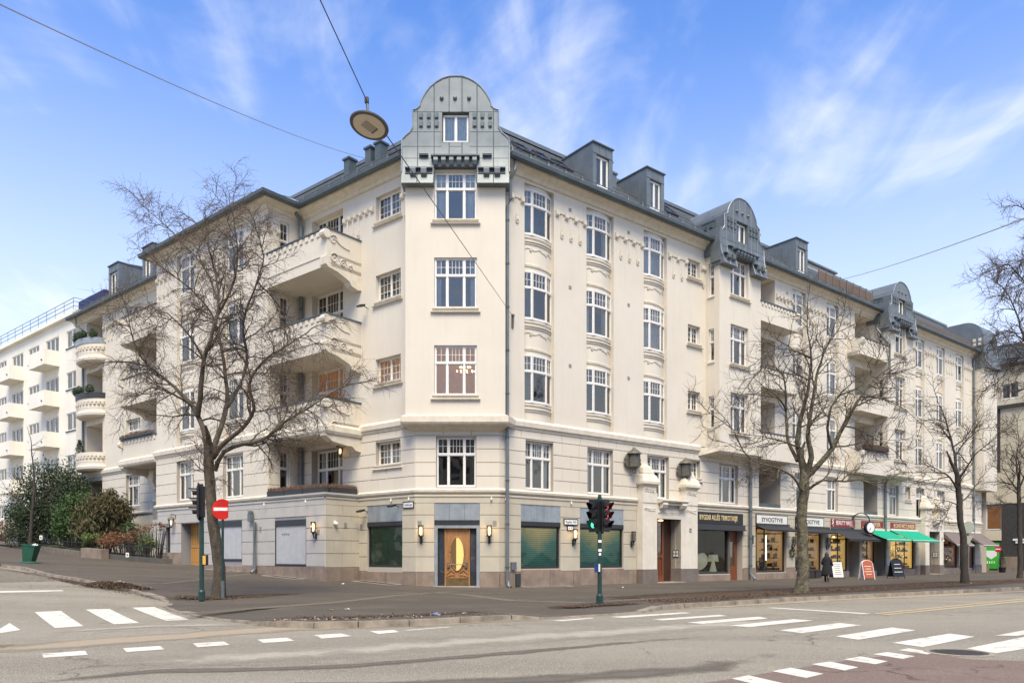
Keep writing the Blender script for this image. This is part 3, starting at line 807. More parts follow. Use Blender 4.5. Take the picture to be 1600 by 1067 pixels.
def frieze(Fm, xa, xb, z=18.72, n=4, pend=3, far=False):
    """console blocks joined by a ledge, with hanging pendants between them"""
    mb = MB(); bw = .2
    step = (xb - xa - bw) / (n - 1)
    for i in range(n):
        x = xa + i * step
        mb.prof([(-.10, z + .30), (-.13, z + .27), (-.13, z + .08), (-.05, z), (0, z), (0, z + .30)], x, x + bw)
        if i < n - 1:
            mb.prof([(-.06, z + .26), (-.06, z + .20), (0, z + .17), (0, z + .26)], x + bw, x + step)
    mb.build("console_frieze", CREAM2, BROOT, Fm)
    mb = MB()
    for i in range(n - 1):
        if pend < n - 1 and i >= pend: break
        x = xa + bw + (step - bw) / 2 + i * step
        mb.box(x - .045, x + .045, -.028, 0, z - .62, z + .17)
        mb.box(x - .085, x + .085, -.07, 0, z - .92, z - .68)
        if not far:
            mb.box(x - .05, x + .05, -.10, -.07, z - .86, z - .74); mb.box(x - .065, x + .065, -.055, 0, z - 1.0, z - .92)
    mb.build("pendant_ornament", CREAM2, BROOT, Fm)

# ---- block work ------------------------------------------------------------
BLOCKS = {"plaster_block": [], "stone_block": [], "granite_block": []}
def blocks(kind, Fm, x0, x1, rows, ops, bw, mt, proud=.028, gap=.011, y=0.0, zfn=None, offs=0.0):
    for ri in range(len(rows) - 1):
        z0, z1 = rows[ri] + gap, rows[ri + 1] - gap
        cuts = [(x0, x1)]
        for o in ops:
            if o[2] < z1 - .06 and o[3] > z0 + .06:
                # an opening that only eats part of the row height still ends the run
                nc = []
                for a, b in cuts:
                    if o[1] <= a or o[0] >= b: nc.append((a, b)); continue
                    if o[0] > a: nc.append((a, o[0]))
                    if o[1] < b: nc.append((o[1], b))
                cuts = nc
        for a, b in cuts:
            w = b - a
            if w < .05: continue
            n = max(1, round(w / bw))
            if n >= 2: edges = [a] + [a + (k + (.5 if ri % 2 else 0) - (.0 if ri % 2 else 0)) * w / n for k in range(1 if not ri % 2 else 0, n)] + [b]
            else: edges = [a, b]
            edges = sorted(set(round(e, 4) for e in edges))
            for k in range(len(edges) - 1):
                ea, eb = edges[k], edges[k + 1]
                if eb - ea < .06: continue
                pa = ea + (gap if k else 0); pb = eb - (gap if k < len(edges) - 2 else 0)
                zz0, zz1 = z0, z1
                for o in ops:      # trim where an opening cuts the row partway
                    if o[0] < (pa + pb) / 2 < o[1]:
                        if o[2] <= z0 + .07 and o[3] < z1 and o[3] > zz0: zz0 = o[3]
                        if o[3] >= z1 - .07 and o[2] > z0 and o[2] < zz1: zz1 = o[2]
                BLOCKS[kind].append((Fm, pa, pb, y - proud - rnd.uniform(0, .003), y, zz0, zz1, mt))
def flush_blocks():
    for kind, L in BLOCKS.items():
        def key(b):
            c = b[0] @ Vector(((b[1] + b[2]) / 2, b[3], (b[5] + b[6]) / 2)); return -(b[2] - b[1]) * (b[6] - b[5]) / c.length ** 2
        L.sort(key=key)
        for i, b in enumerate(L[:290]):
            mb = MB(); x0, x1, y0, y1, z0, z1 = b[1:7]; cx, cz = (x0 + x1) / 2, (z0 + z1) / 2
            c = .012
            mb.add([(x0 - cx, y1, z0 - cz), (x1 - cx, y1, z0 - cz), (x1 - cx, y1, z1 - cz), (x0 - cx, y1, z1 - cz),
                    (x0 + c - cx, y0, z0 + c - cz), (x1 - c - cx, y0, z0 + c - cz), (x1 - c - cx, y0, z1 - c - cz), (x0 + c - cx, y0, z1 - c - cz)],
                   [(4, 5, 6, 7), (0, 1, 5, 4), (1, 2, 6, 5), (2, 3, 7, 6), (3, 0, 4, 7)])
            mb.build(kind, b[7], BROOT, b[0] @ Matrix.Translation((cx, 0, cz)))
        rest = {}
        for b in L[290:]: rest.setdefault(b[7].name, []).append(b)
        for mn, R in rest.items():
            mb = MB()
            for b in R: mb.T = b[0]; mb.box(*b[1:7], back=False)
            mb.build(kind, MATS[mn], BROOT, None, kind="stuff")

# =========================== right wing ======================================
NI_R = [(2.42, 1.85), (6.5, 1.95), (10.73, 1.9)]
NI_R2 = [(25.05, 1.6), (29.3, 1.6)]
NI_R3 = [(42.85, 1.55), (46.7, 1.55), (50.55, 1.6)]
SM = [(10.1, 11.25), (14.05, 15.15), (17.95, 19.0)]
mb = MB()
ops = [nop(*n) for n in NI_R] + [(13.5, 14.6, a, b) for a, b in SM]
wall(mb, -.02, 15.1, 8.06, 19.9, ops)
ops = [nop(*n) for n in NI_R2] + [(19.25, 22.2, FLOORS[f][0] - .55, FLOORS[f][1] + .25, 1.7) for f in (2, 3, 4)] + [(32.35, 35.25, FLOORS[f][0] - .55, FLOORS[f][1] + .25, 1.7) for f in (2, 3, 4)]
wall(mb, 19.1, 35.4, 8.06, 19.9, ops)
ops = [nop(*n) for n in NI_R3] + [(40.2, 41.1, a, b) for a, b in SM]
wall(mb, 39.3, 55.2, 8.06, 19.9, ops)
mb.build("upper_wall", CREAM, BROOT, FR)
for i, n in enumerate(NI_R): niche(FR, n[0], n[1], True, i)
for i, n in enumerate(NI_R2): niche(FR, n[0], n[1], True, i)
for i, n in enumerate(NI_R3): niche(FR, n[0], n[1], False, i)
smb = MB()
for a, b in SM + [(6.1, 7.15)]:
    for xc, w in ((14.05, 1.1), (40.65, .9)):
        near = xc < 20
        add_window(FR @ Matrix.Translation((xc, .26, a)), 'T2', w - .02, b - a, near=near, uc=[2])
        sill(smb, xc - w / 2, xc + w / 2, a)
smb.build("window_sill", CREAM2, BROOT, FR)
# loggia back walls with doors
for xa, xb in ((19.25, 22.2), (32.35, 35.25)):
    for f in (2, 3, 4):
        z0 = FLOORS[f][0] - .55; z1 = FLOORS[f][1] + .25
        lb = MB(); wall(lb, xa, xb, z0, z1, [(xa + 1.0, xb - .5, z0 + .1, z1 - .3, .15)], y=1.7); lb.build("loggia_wall", CREAM, BROOT, FR)
        add_window(FR @ Matrix.Translation(((xa + xb) / 2 + .25, 1.83, z0 + .1)), 'D2', xb - xa - 1.52, z1 - z0 - .4, near=False, curt=0)
# friezes on the right wing
for xa, xb, n in ((-.02, .18 + 1.25, 3), (3.42, 5.45, 4), (7.55, 9.7, 4), (11.75, 13.4, 3), (14.65, 15.05, 2)):
    frieze(FR, xa, xb, n=n, z=18.55)
for xa, xb, n in ((22.3, 24.2, 5), (25.95, 28.45, 6), (30.2, 32.25, 5), (39.5, 40.1, 2), (41.2, 42.0, 3), (43.7, 45.85, 5), (47.55, 49.7, 5), (51.4, 53.4, 5)):
    frieze(FR, xa, xb, n=n, z=18.55, far=True)
# vents (little square grilles)
vent = MB()
for s in (4.4, 8.6, 12.6):
    for z in (19.15, 15.2, 11.2, 7.0):
        if s > 12 : continue
        vent.box(s - .09, s + .09, -.012, .02, z - .09, z + .09)
for s in (23.6, 31.3, 44.7, 48.6, 52.3): vent.box(s - .08, s + .08, -.012, .02, 19.1, 19.26)
vent.build("vent_grille", mat("grille_grey", (.22, .21, .2), rough=.7), BROOT, FR)

# ---- towers on the right wing -------------------------------------------
def tower(x0, near):
    w = 4.08; x1 = x0 + w; D = 1.0; xc = x0 + w / 2 - .1
    ww = 1.75
    mb = MB()
    ops = [(xc - ww / 2, xc + ww / 2, FLOORS[f][0], FLOORS[f][1], .3) for f in (2, 3, 4)]
    wall(mb, x0, x1, 7.6, 19.95, ops, y=-D)
    mb.build("bay_wall", CREAM, BROOT, FR)
    # side wall with slit windows: local frame looking at the left side
    Fs = frame(PR(x0, 0), (DR.y, -DR.x))       # u runs from the wall out to the front corner
    sb = MB(); so = [(.22, .62, z, z + 1.95, .2) for z in (9.1, 13.1, 17.0)]
    wall(sb, 0, D, 7.6, 19.95, so); 
    for z in (9.1, 13.1, 17.0):
        add_window(Fs @ Matrix.Translation((.42, .15, z)), 'S1', .38, 1.95, near=near, curt=-1, split=.6)
        sb.prof([(-.06, z - .1), (-.06, z - .03), (.1, z), (.1, z - .1)], .16, .68)
    sb.build("bay_side_wall", CREAM, BROOT, Fs)
    Fs2 = frame(PR(x1, D), (-DR.y, DR.x))
    sb = MB(); wall(sb, 0, D, 7.6, 19.95, []); sb.build("bay_side_wall", CREAM, BROOT, Fs2)
    s2 = MB()
    for f in (2, 3, 4):
        z0, z1 = FLOORS[f]
        add_window(FR @ Matrix.Translation((xc, -D + .24, z0)), 'T3', ww - .02, z1 - z0, near=near)
        sill(s2, xc - ww / 2, xc + ww / 2, z0, y=-D)
    s2.build("window_sill", CREAM2, BROOT, FR)
    # soffit: splayed underside with a lip
    s3 = MB()
    s3.prof([(-D - .12, 7.95), (-D - .12, 7.72), (-D, 7.62), (-D, 7.95)], x0 - .1, x1)
    s3.add([(x0 - .1, -D - .12, 7.72), (x1, -D - .12, 7.72), (x1, .02, 7.45), (x0 - .75, .02, 7.45), (x0 - .1, -D - .12, 7.95), (x0 - .75, .02, 7.95)], [(0, 3, 2, 1), (0, 4, 5, 3), (4, 0, 1, 1)][:2])
    s3.build("bay_soffit", CREAM2, BROOT, FR)
tower(15.1, True); tower(35.3, False)

def parapet(xa, xb, d, near=True, flip=False, curl=True):
    for f in (2, 3, 4):
        zt = FLOORS[f][0] + .37; zb = FLOORS[f][0] - .95
        if f == 2: zb = 7.6
        mb = MB()
        mb.box(xa, xb, -d, -d + .2, zb, zt - .12)
        (mb.box(xa, xa + .2, -d + .2, 0, zb, zt - .12) if flip else mb.box(xb - .2, xb, -d + .2, 0, zb, zt - .12))
        mb.box(xa + .0, xb - .0, -d + .2, 0, zb + .002, zb + .25)
        mb.build("balcony", CREAM, BROOT, FR)
        m2 = MB(); m2.box(xa - .05, xb + .05, -d - .07, -d + .27, zt - .12, zt - .04); m2.build("parapet_coping", ZINCD, BROOT, FR)
        m3 = MB(); n = 12 if near else 9
        for i in range(n):
            x = xa + (xb - xa) * (i + .5) / n; m3.box(x - .09, x + .09, -d - .05, -d, zt - .34, zt - .14)
        if curl:
            xe = xa if flip else xb - .35
            m3.prof([(-d - .10, zt - .12), (-d - .16, zt - .22), (-d - .12, zt - .5), (-d - .04, zt - .62), (-d, zt - .62), (-d, zt - .12)], xe, xe + .35)
        m3.build("parapet_ornament", CREAM2, BROOT, FR)
parapet(19.18, 23.3, 1.0); parapet(31.25, 35.3, 1.0, near=False, flip=True)

# first floor of the right wing (plaster blocks)
RF1 = [4.62, 5.28, 5.92, 6.56, 7.2, 7.58]
F1R = [(2.42, 1.75), (6.5, 1.85), (10.95, 1.8), (17.3, 1.9), (25.25, 1.6), (29.2, 1.6), (38.3, 1.6), (42.85, 1.5), (46.7, 1.5), (50.55, 1.5)]
ops = [(x - w / 2, x + w / 2, F1[0], F1[1], .3) for x, w in F1R] + [(13.5, 14.6, 6.1, 7.15, .3), (40.2, 41.1, 6.1, 7.15, .3), (20.4, 22.8, 4.72, 7.35, 1.6), (33.6, 35.7, 4.72, 7.35, 1.6)]
mb = MB(); wall(mb, -.02, 55.2, 4.5, 7.62, ops); mb.build("first_floor_wall", JOINT, BROOT, FR)
blocks("plaster_block", FR, 0, 55.2, RF1, ops, 1.25, CREAM)
for x, w in F1R: add_window(FR @ Matrix.Translation((x, .24, F1[0])), 'T3', w - .02, F1[1] - F1[0], near=x < 31)
for xa, xb in ((20.4, 22.8), (33.6, 35.7)):
    lb = MB(); wall(lb, xa, xb, 4.72, 7.35, [(xa + .9, xb - .4, 4.8, 7.1, .15)], y=1.6); lb.build("loggia_wall", CREAM, BROOT, FR)
    add_window(FR @ Matrix.Translation(((xa + xb) / 2 + .25, 1.73, 4.8)), 'D2', xb - xa - 1.32, 2.3, near=False)
    rb = MB()
    rb.box(xa, xb, -.02, .12, 4.72, 4.95); rb.build("parapet_coping", ZINCD, BROOT, FR)

# belt course, sill ledge and cornice run round the building as mitred sweeps
def sweep(path, prof, mb, m=0):
    """path: world (x,y) from left to right as seen from outside; prof: (outward, z)"""
    P = [Vector((p[0], p[1], 0)) for p in path]; rows = []
    for i, p in enumerate(P):
        d0 = (P[i] - P[i - 1]).normalized() if i else None; d1 = (P[i + 1] - P[i]).normalized() if i < len(P) - 1 else None
        nf = lambda d: Vector((d.y, -d.x, 0))
        if d0 is None: off = nf(d1)
        elif d1 is None: off = nf(d0)
        else:
            b = nf(d0) + nf(d1); off = b / max(.25, b.length_squared / 2)
        rows.append([(p.x + off.x * o, p.y + off.y * o, z) for o, z in prof])
    k = len(prof)
    vs = [q for r in rows for q in r]
    fs = [(i * k + j, (i + 1) * k + j, (i + 1) * k + j + 1, i * k + j + 1) for i in range(len(P) - 1) for j in range(k - 1)]
    fs.append(tuple(range(k))); fs.append(tuple(range((len(P) - 1) * k, len(P) * k))[::-1])
    mb.add(vs, fs, m)
xy = lambda v: (v.x, v.y)
BELT = [(0, 7.56), (.06, 7.60), (.09, 7.70), (.16, 7.76), (.18, 7.98), (.02, 8.12), (-.02, 8.12)]
LEDGE = [(0, 4.44), (.05, 4.46), (.12, 4.52), (.14, 4.62), (.03, 4.70), (-.02, 4.70)]
mb = MB()
sweep([xy(PR(0.02)), xy(PR(14.5))], BELT, mb); sweep([xy(PR(23.3)), xy(PR(31.2))], BELT, mb); sweep([xy(PR(39.4)), xy(PR(53.6))], BELT, mb)
sweep([xy(PL(39)), xy(PL(26.2))], BELT, mb)
sweep([xy(PL(21.2, .0)), xy(PL(21.2, 2.1)), xy(PL(9.0, 2.1))], BELT, mb); sweep([xy(PL(4.0)), xy(PL(.05))], BELT, mb)
mb.build("belt_course", CREAM2, BROOT)
mb = MB(); sweep([xy(PL(39)), xy(PL(21.2)), xy(PL(21.2, 2.1)), xy(PL(9.0, 2.1))], LEDGE, mb)
sweep([xy(PL(4.1)), xy(PL(0)), xy(PR(0)), xy(PR(9.2))], LEDGE, mb); sweep([xy(PR(13.9)), xy(PR(43.0))], LEDGE, mb); sweep([xy(PR(46.3)), xy(PR(55.2))], LEDGE, mb)
mb.build("sill_course", CREAM2, BROOT)
CORN = [(0, 19.78), (.10, 19.82), (.16, 19.92), (.16, 19.98), (.32, 20.10), (.46, 20.14), (.50, 20.22), (.50, 20.28), (0, 20.28)]
GUT = [(.48, 20.28), (.50, 20.20), (.58, 20.14), (.72, 20.14), (.80, 20.22), (.82, 20.38), (.78, 20.40), (.60, 20.36), (.30, 20.40)]
mb = MB(); g = MB()
for path in ([PL(39), PL(21.2), PL(21.2, 2.1), PL(9.0, 2.1), PL(9.0), PL(.25)], [PR(.15), PR(15.0)], [PR(19.25), PR(35.2)], [PR(39.4), PR(53.4)]):
    path = [xy(p) for p in path]; sweep(path, CORN, mb); sweep(path, GUT, g)
mb.build("cornice", CREAM2, BROOT); g.build("gutter", ZINCD, BROOT)

# roof slopes
RIDGE = 24.0
mb = MB()
def slope(path, e0=.45, z0=20.36, d1=-3.4, z1=RIDGE, m=0):
    sweep([xy(p) for p in path], [(e0, z0), (d1, z1)], mb, m)
slope([PL(39.2), OL, OR, PR(56.0)])
mb.build("roof", SLATE, BROOT)
mb = MB(); sweep([xy(PR(2.0)), xy(PR(56))], [(-3.3, RIDGE), (-3.3, RIDGE + .2), (-3.55, RIDGE + .28), (-3.8, RIDGE + .2), (-3.8, RIDGE)], mb)
sweep([xy(PL(39)), xy(PL(2.0))], [(-3.3, RIDGE), (-3.3, RIDGE + .2), (-3.55, RIDGE + .28), (-3.8, RIDGE + .2), (-3.8, RIDGE)], mb)
mb.build("roof_ridge", ZINC, BROOT)
# hipped zinc roof of the projecting wing
mb = MB(); e = [PL(21.7, 2.6, 20.36), PL(8.5, 2.6, 20.36), PL(8.5, -.5, 20.6), PL(11.5, -1.2, 22.3), PL(19, -1.2, 22.3), PL(21.7, -.5, 20.6)]
mb.add(e, [(0, 1, 3, 4), (1, 2, 3), (5, 0, 4)]); mb.build("wing_roof", ZINCP, BROOT)
mb = MB()
for k in range(12):
    t = k / 11; a = PL(21.7 - 13.2 * t, 2.6, 20.38); b = PL(19 - 7.5 * t, -1.2, 22.33); mb.tube([a, b], .02, 4)
mb.build("roof_seam", ZINC, BROOT)
# dark flat top so that no sky shows through behind the ridges
mb = MB()
q = [PL(39, -3.5, 24.0), PL(2.0, -3.5, 24.0), PR(2.0, -3.5, 24.0), PR(55, -3.5, 24.0)]
mb.add(q + [Vector((0, 75, 24.0))], [(0, 1, 2, 3, 4)]); mb.build("flat_roof", SLATE, BROOT)
# slate courses, seams and snow rails on the right slope
slp = (RIDGE - 20.36) / 3.85
def on_slope(d): return 20.36 + (.45 - d) * slp
mb = MB()
for k in range(1, 15):
    d = .45 - 3.85 * k / 15; z = on_slope(d)
    mb.T = FR; mb.box(0, 56, -d - .02, -d + .06, z - .03, z + .035)
    mb.T = FL; mb.box(-39, -.2, -d - .02, -d + .06, z - .03, z + .035)
mb.build("slate_course", SLATE, BROOT)
mb = MB()
for Fm, a, b in ((FR, .6, 15), (FR, 19.3, 35), (FR, 39.5, 53), (FL, -39, -.6)):
    mb.T = Fm
    for hh, dd in ((.22, .28), (.36, .24)):
        mb.tube([(a, -dd, on_slope(dd) + hh), (b, -dd, on_slope(dd) + hh)], .02, 5)
    mb.tube([(a, 1.1, on_slope(-1.1) + .2), (b, 1.1, on_slope(-1.1) + .2)], .02, 5)
    n = int((b - a) / 1.1)
    for i in range(n + 1):
        x = a + (b - a) * i / n
        mb.tube([(x, -.3, on_slope(.3)), (x, -.22, on_slope(.22) + .40), (x, .1, on_slope(-.1) + .02)], .016, 4)
mb.build("snow_guard_rail", ZINC, BROOT)

# ---- dormers --------------------------------------------------------------
def dormer(Fm, x0, x1, zt=23.45, dface=.35, near=True, dark=False):
    zb = on_slope(-dface); yb = 3.3
    Z = ZINCD if dark else ZINC
    fm = Fm
    mb = MB()
    # front with a window opening, sides and top
    wall(mb, x0, x1, zb - .05, zt, [(x0 + .26, x1 - .26, zb + .12, zt - .55, .2)], y=dface)
    mb.quad((x0, dface, zt), (x0, dface, zb - .1), (x0, yb, on_slope(-yb) - .1), (x0, yb, zt - .0))
    mb.quad((x1, dface, zb - .1), (x1, dface, zt), (x1, yb, zt), (x1, yb, on_slope(-yb) - .1))
    mb.build("dormer", Z, BROOT, Fm)
    m2 = MB(); m2.box(x0 - .05, x1 + .05, dface - .08, yb, zt, zt + .07); m2.build("dormer_roof", ZINCD, BROOT, Fm)
    m3 = MB()
    for k in range(1, 5):
        y = dface + (yb - dface) * k / 5.5
        for xx in (x0 - .012, x1): m3.box(xx, xx + .012, y - .015, y + .015, on_slope(-y), zt)
    for xx in (x0 + (x1 - x0) / 3, x0 + (x1 - x0) * 2 / 3): m3.box(xx - .015, xx + .015, dface - .02, dface, zt - .5, zt)
    m3.box(x0, x1, dface - .02, dface, zt - .52, zt - .48)
    m3.build("standing_seam", Z, BROOT, Fm)
    add_window(Fm @ Matrix.Translation(((x0 + x1) / 2, dface + .15, zb + .14)), 'P2', x1 - x0 - .54, zt - zb - .71, near=False, curt=1)
for a in (6.3, 10.4, 25.2): dormer(FR, a, a + 1.45)
# left wing dormers
for px0, px1 in ((-33.9, -32.2), (-28.4, -26.8)): dormer(FL, px0, px1)
# chimneys / vents
for s, d, w, h in ((8.6, -1.4, .5, .9), (9.1, -2.1, .35, 1.3), (24.3, -3.0, .6, .8)):
    mb = MB(); z = on_slope(d); mb.box(s, s + w, -d, -d + w, z - .3, z + h); mb.box(s - .06, s + w + .06, -d - .06, -d + w + .06, z + h, z + h + .1)
    mb.build("roof_vent", ZINC, BROOT, FR)
for s in (5.0, 5.8, 7.6):
    mb = MB(); z = RIDGE + .0; mb.box(-s, -s + .45, 1.8, 2.3, on_slope(-1.8) - .3, on_slope(-1.8) + .95); mb.box(-s - .07, -s + .52, 1.73, 2.37, on_slope(-1.8) + .95, on_slope(-1.8) + 1.05)
    mb.build("roof_vent", ZINCD, BROOT, FL)
# skylights
for Fm, s, d, w, L in ((FR, 2.0, -.9, .8, 1.2), (FR, 3.3, -.9, .8, 1.2), (FR, 4.6, -.9, .8, 1.2), (FL, -2.6, -.7, .9, 1.3), (FR, 13.2, -1.2, .9, 1.3)):
    ang = math.atan(slp); M = Fm @ Matrix.Translation((s, -d, on_slope(d) + .06)) @ Matrix.Rotation(ang, 4, 'X')
    mb = MB(); mb.box(0, w, 0, .07, 0, .12); mb.box(0, w, L - .07, L, 0, .12); mb.box(0, .07, .07, L - .07, 0, .12); mb.box(w - .07, w, .07, L - .07, 0, .12)
    o = mb.build("skylight", ANTHR, BROOT, M)
    mb = MB(); mb.quad((.07, .07, .08), (w - .07, .07, .08), (w - .07, L - .07, .08), (.07, L - .07, .08)); mb.build("pane", GLASS, o, M)
# roof terrace with brown slatted screen beyond the third dormer
mb = MB()
for i in range(110):
    x = 27.6 + i * .085
    if x > 35: break
    mb.box(x, x + .045, .1, .13, on_slope(-.1) + .15, 21.75)
for k in range(9): mb.box(27.6 + k * .93, 27.66 + k * .93, .02, .08, 20.4, 21.9)
mb.build("terrace_screen", mat("brown_slats", (.16, .12, .095), rough=.8), BROOT, FR)
mb = MB(); mb.box(29.5, 34.6, 2.9, 6.5, 22.0, 23.95); mb.build("roof_terrace_room", mat("pale_render", (.5, .48, .44), rough=.9), BROOT, FR)
mb = MB(); mb.box(29.3, 34.8, 2.7, 6.7, 23.95, 24.08); mb.build("roof_terrace_cap", ZINC, BROOT, FR)
mb = MB()
for i in range(75):
    x = 39.7 + i * .18; mb.box(x, x + .09, .1, .14, 20.6, 21.35)
mb.build("terrace_screen", MATS["brown_slats"], BROOT, FR)
# ---- corner oriel ------------------------------------------------------------
OX0, OX1, OD = -.42, 4.26, .42
CXC = 1.93
mb = MB()
ops = [(CXC - 1.0, CXC + 1.0, FLOORS[f][0], FLOORS[f][1], .32) for f in (2, 3, 4)]
wall(mb, OX0, OX1, 7.55, 20.3, ops, y=-OD)
mb.build("oriel_wall", CREAM, BROOT, FC)
sb = MB()
for f in (2, 3, 4):
    z0, z1 = FLOORS[f]
    add_window(FC @ Matrix.Translation((CXC, -OD + .14, z0)), 'T3', 1.98, z1 - z0, near=True, litw=(f == 2), curt=(-1 if f == 2 else (5 if f == 3 else 0)), ur=2, cm=(CURTW if f == 4 else CURT))
    sill(sb, CXC - 1.0, CXC + 1.0, z0, y=-OD)
sb.build("window_sill", CREAM2, BROOT, FC)
# oriel sides, splayed back to the street walls
a, b = FC @ Vector((OX1, -OD, 0)), PR(.35)
c, d_ = FC @ Vector((OX0, -OD, 0)), PL(.35)
mb = MB()
for p, q in ((a, b), (d_, c)):
    mb.quad((p.x, p.y, 7.55), (q.x, q.y, 7.55), (q.x, q.y, 20.3), (p.x, p.y, 20.3))
mb.build("oriel_side_wall", CREAM, BROOT)
mb = MB()
sweep([xy(PL(.8, -.05)), xy(c), xy(a), xy(PR(.8, -.05))], [(-.05, 7.62), (.10, 7.60), (.20, 7.74), (.20, 8.02), (.02, 8.10), (-.05, 8.10)], mb)
zb = 7.38
o1 = [FC @ Vector((OX0 - .1, -OD - .18, 7.66)), FC @ Vector((OX1 + .1, -OD - .18, 7.66)), PR(.75, .02, 7.66), PR(.02, .02, zb), PL(.02, .02, zb), PL(.75, .02, 7.66)]
mb.add(o1, [(0, 5, 4), (0, 4, 3, 1), (1, 3, 2)])
mb.build("oriel_soffit", CREAM2, BROOT)
# chandelier glimpsed in the lit corner room
ch = thing("chandelier", "glowing chandelier seen through the lit corner window of the second floor", "chandelier", FC @ Matrix.Translation((CXC + .42, -OD + .62, 10.1)))
M = WM[ch.name]
mb = MB(); mb.tube([(0, 0, .9), (0, 0, .1)], .012, 5)
for k in range(9):
    an = k * .698; mb.tube([(0, 0, .1), (.25 * math.cos(an), .25 * math.sin(an) * .5, 0), (.42 * math.cos(an), .2 * math.sin(an), .12)], .01, 4)
mb.build("arm", BRONZE, ch, M)
mb = MB()
for k in range(18):
    an = k * .698 + (.3 if k > 8 else 0); r = .42 if k < 9 else .25; z = .14 if k < 9 else .34
    mb.lathe([(0, 0), (.028, .03), (.028, .06), (0, .09)], (r * math.cos(an), r * math.sin(an) * .45, z), 6)
mb.build("bulb", GLOWW, ch, M)

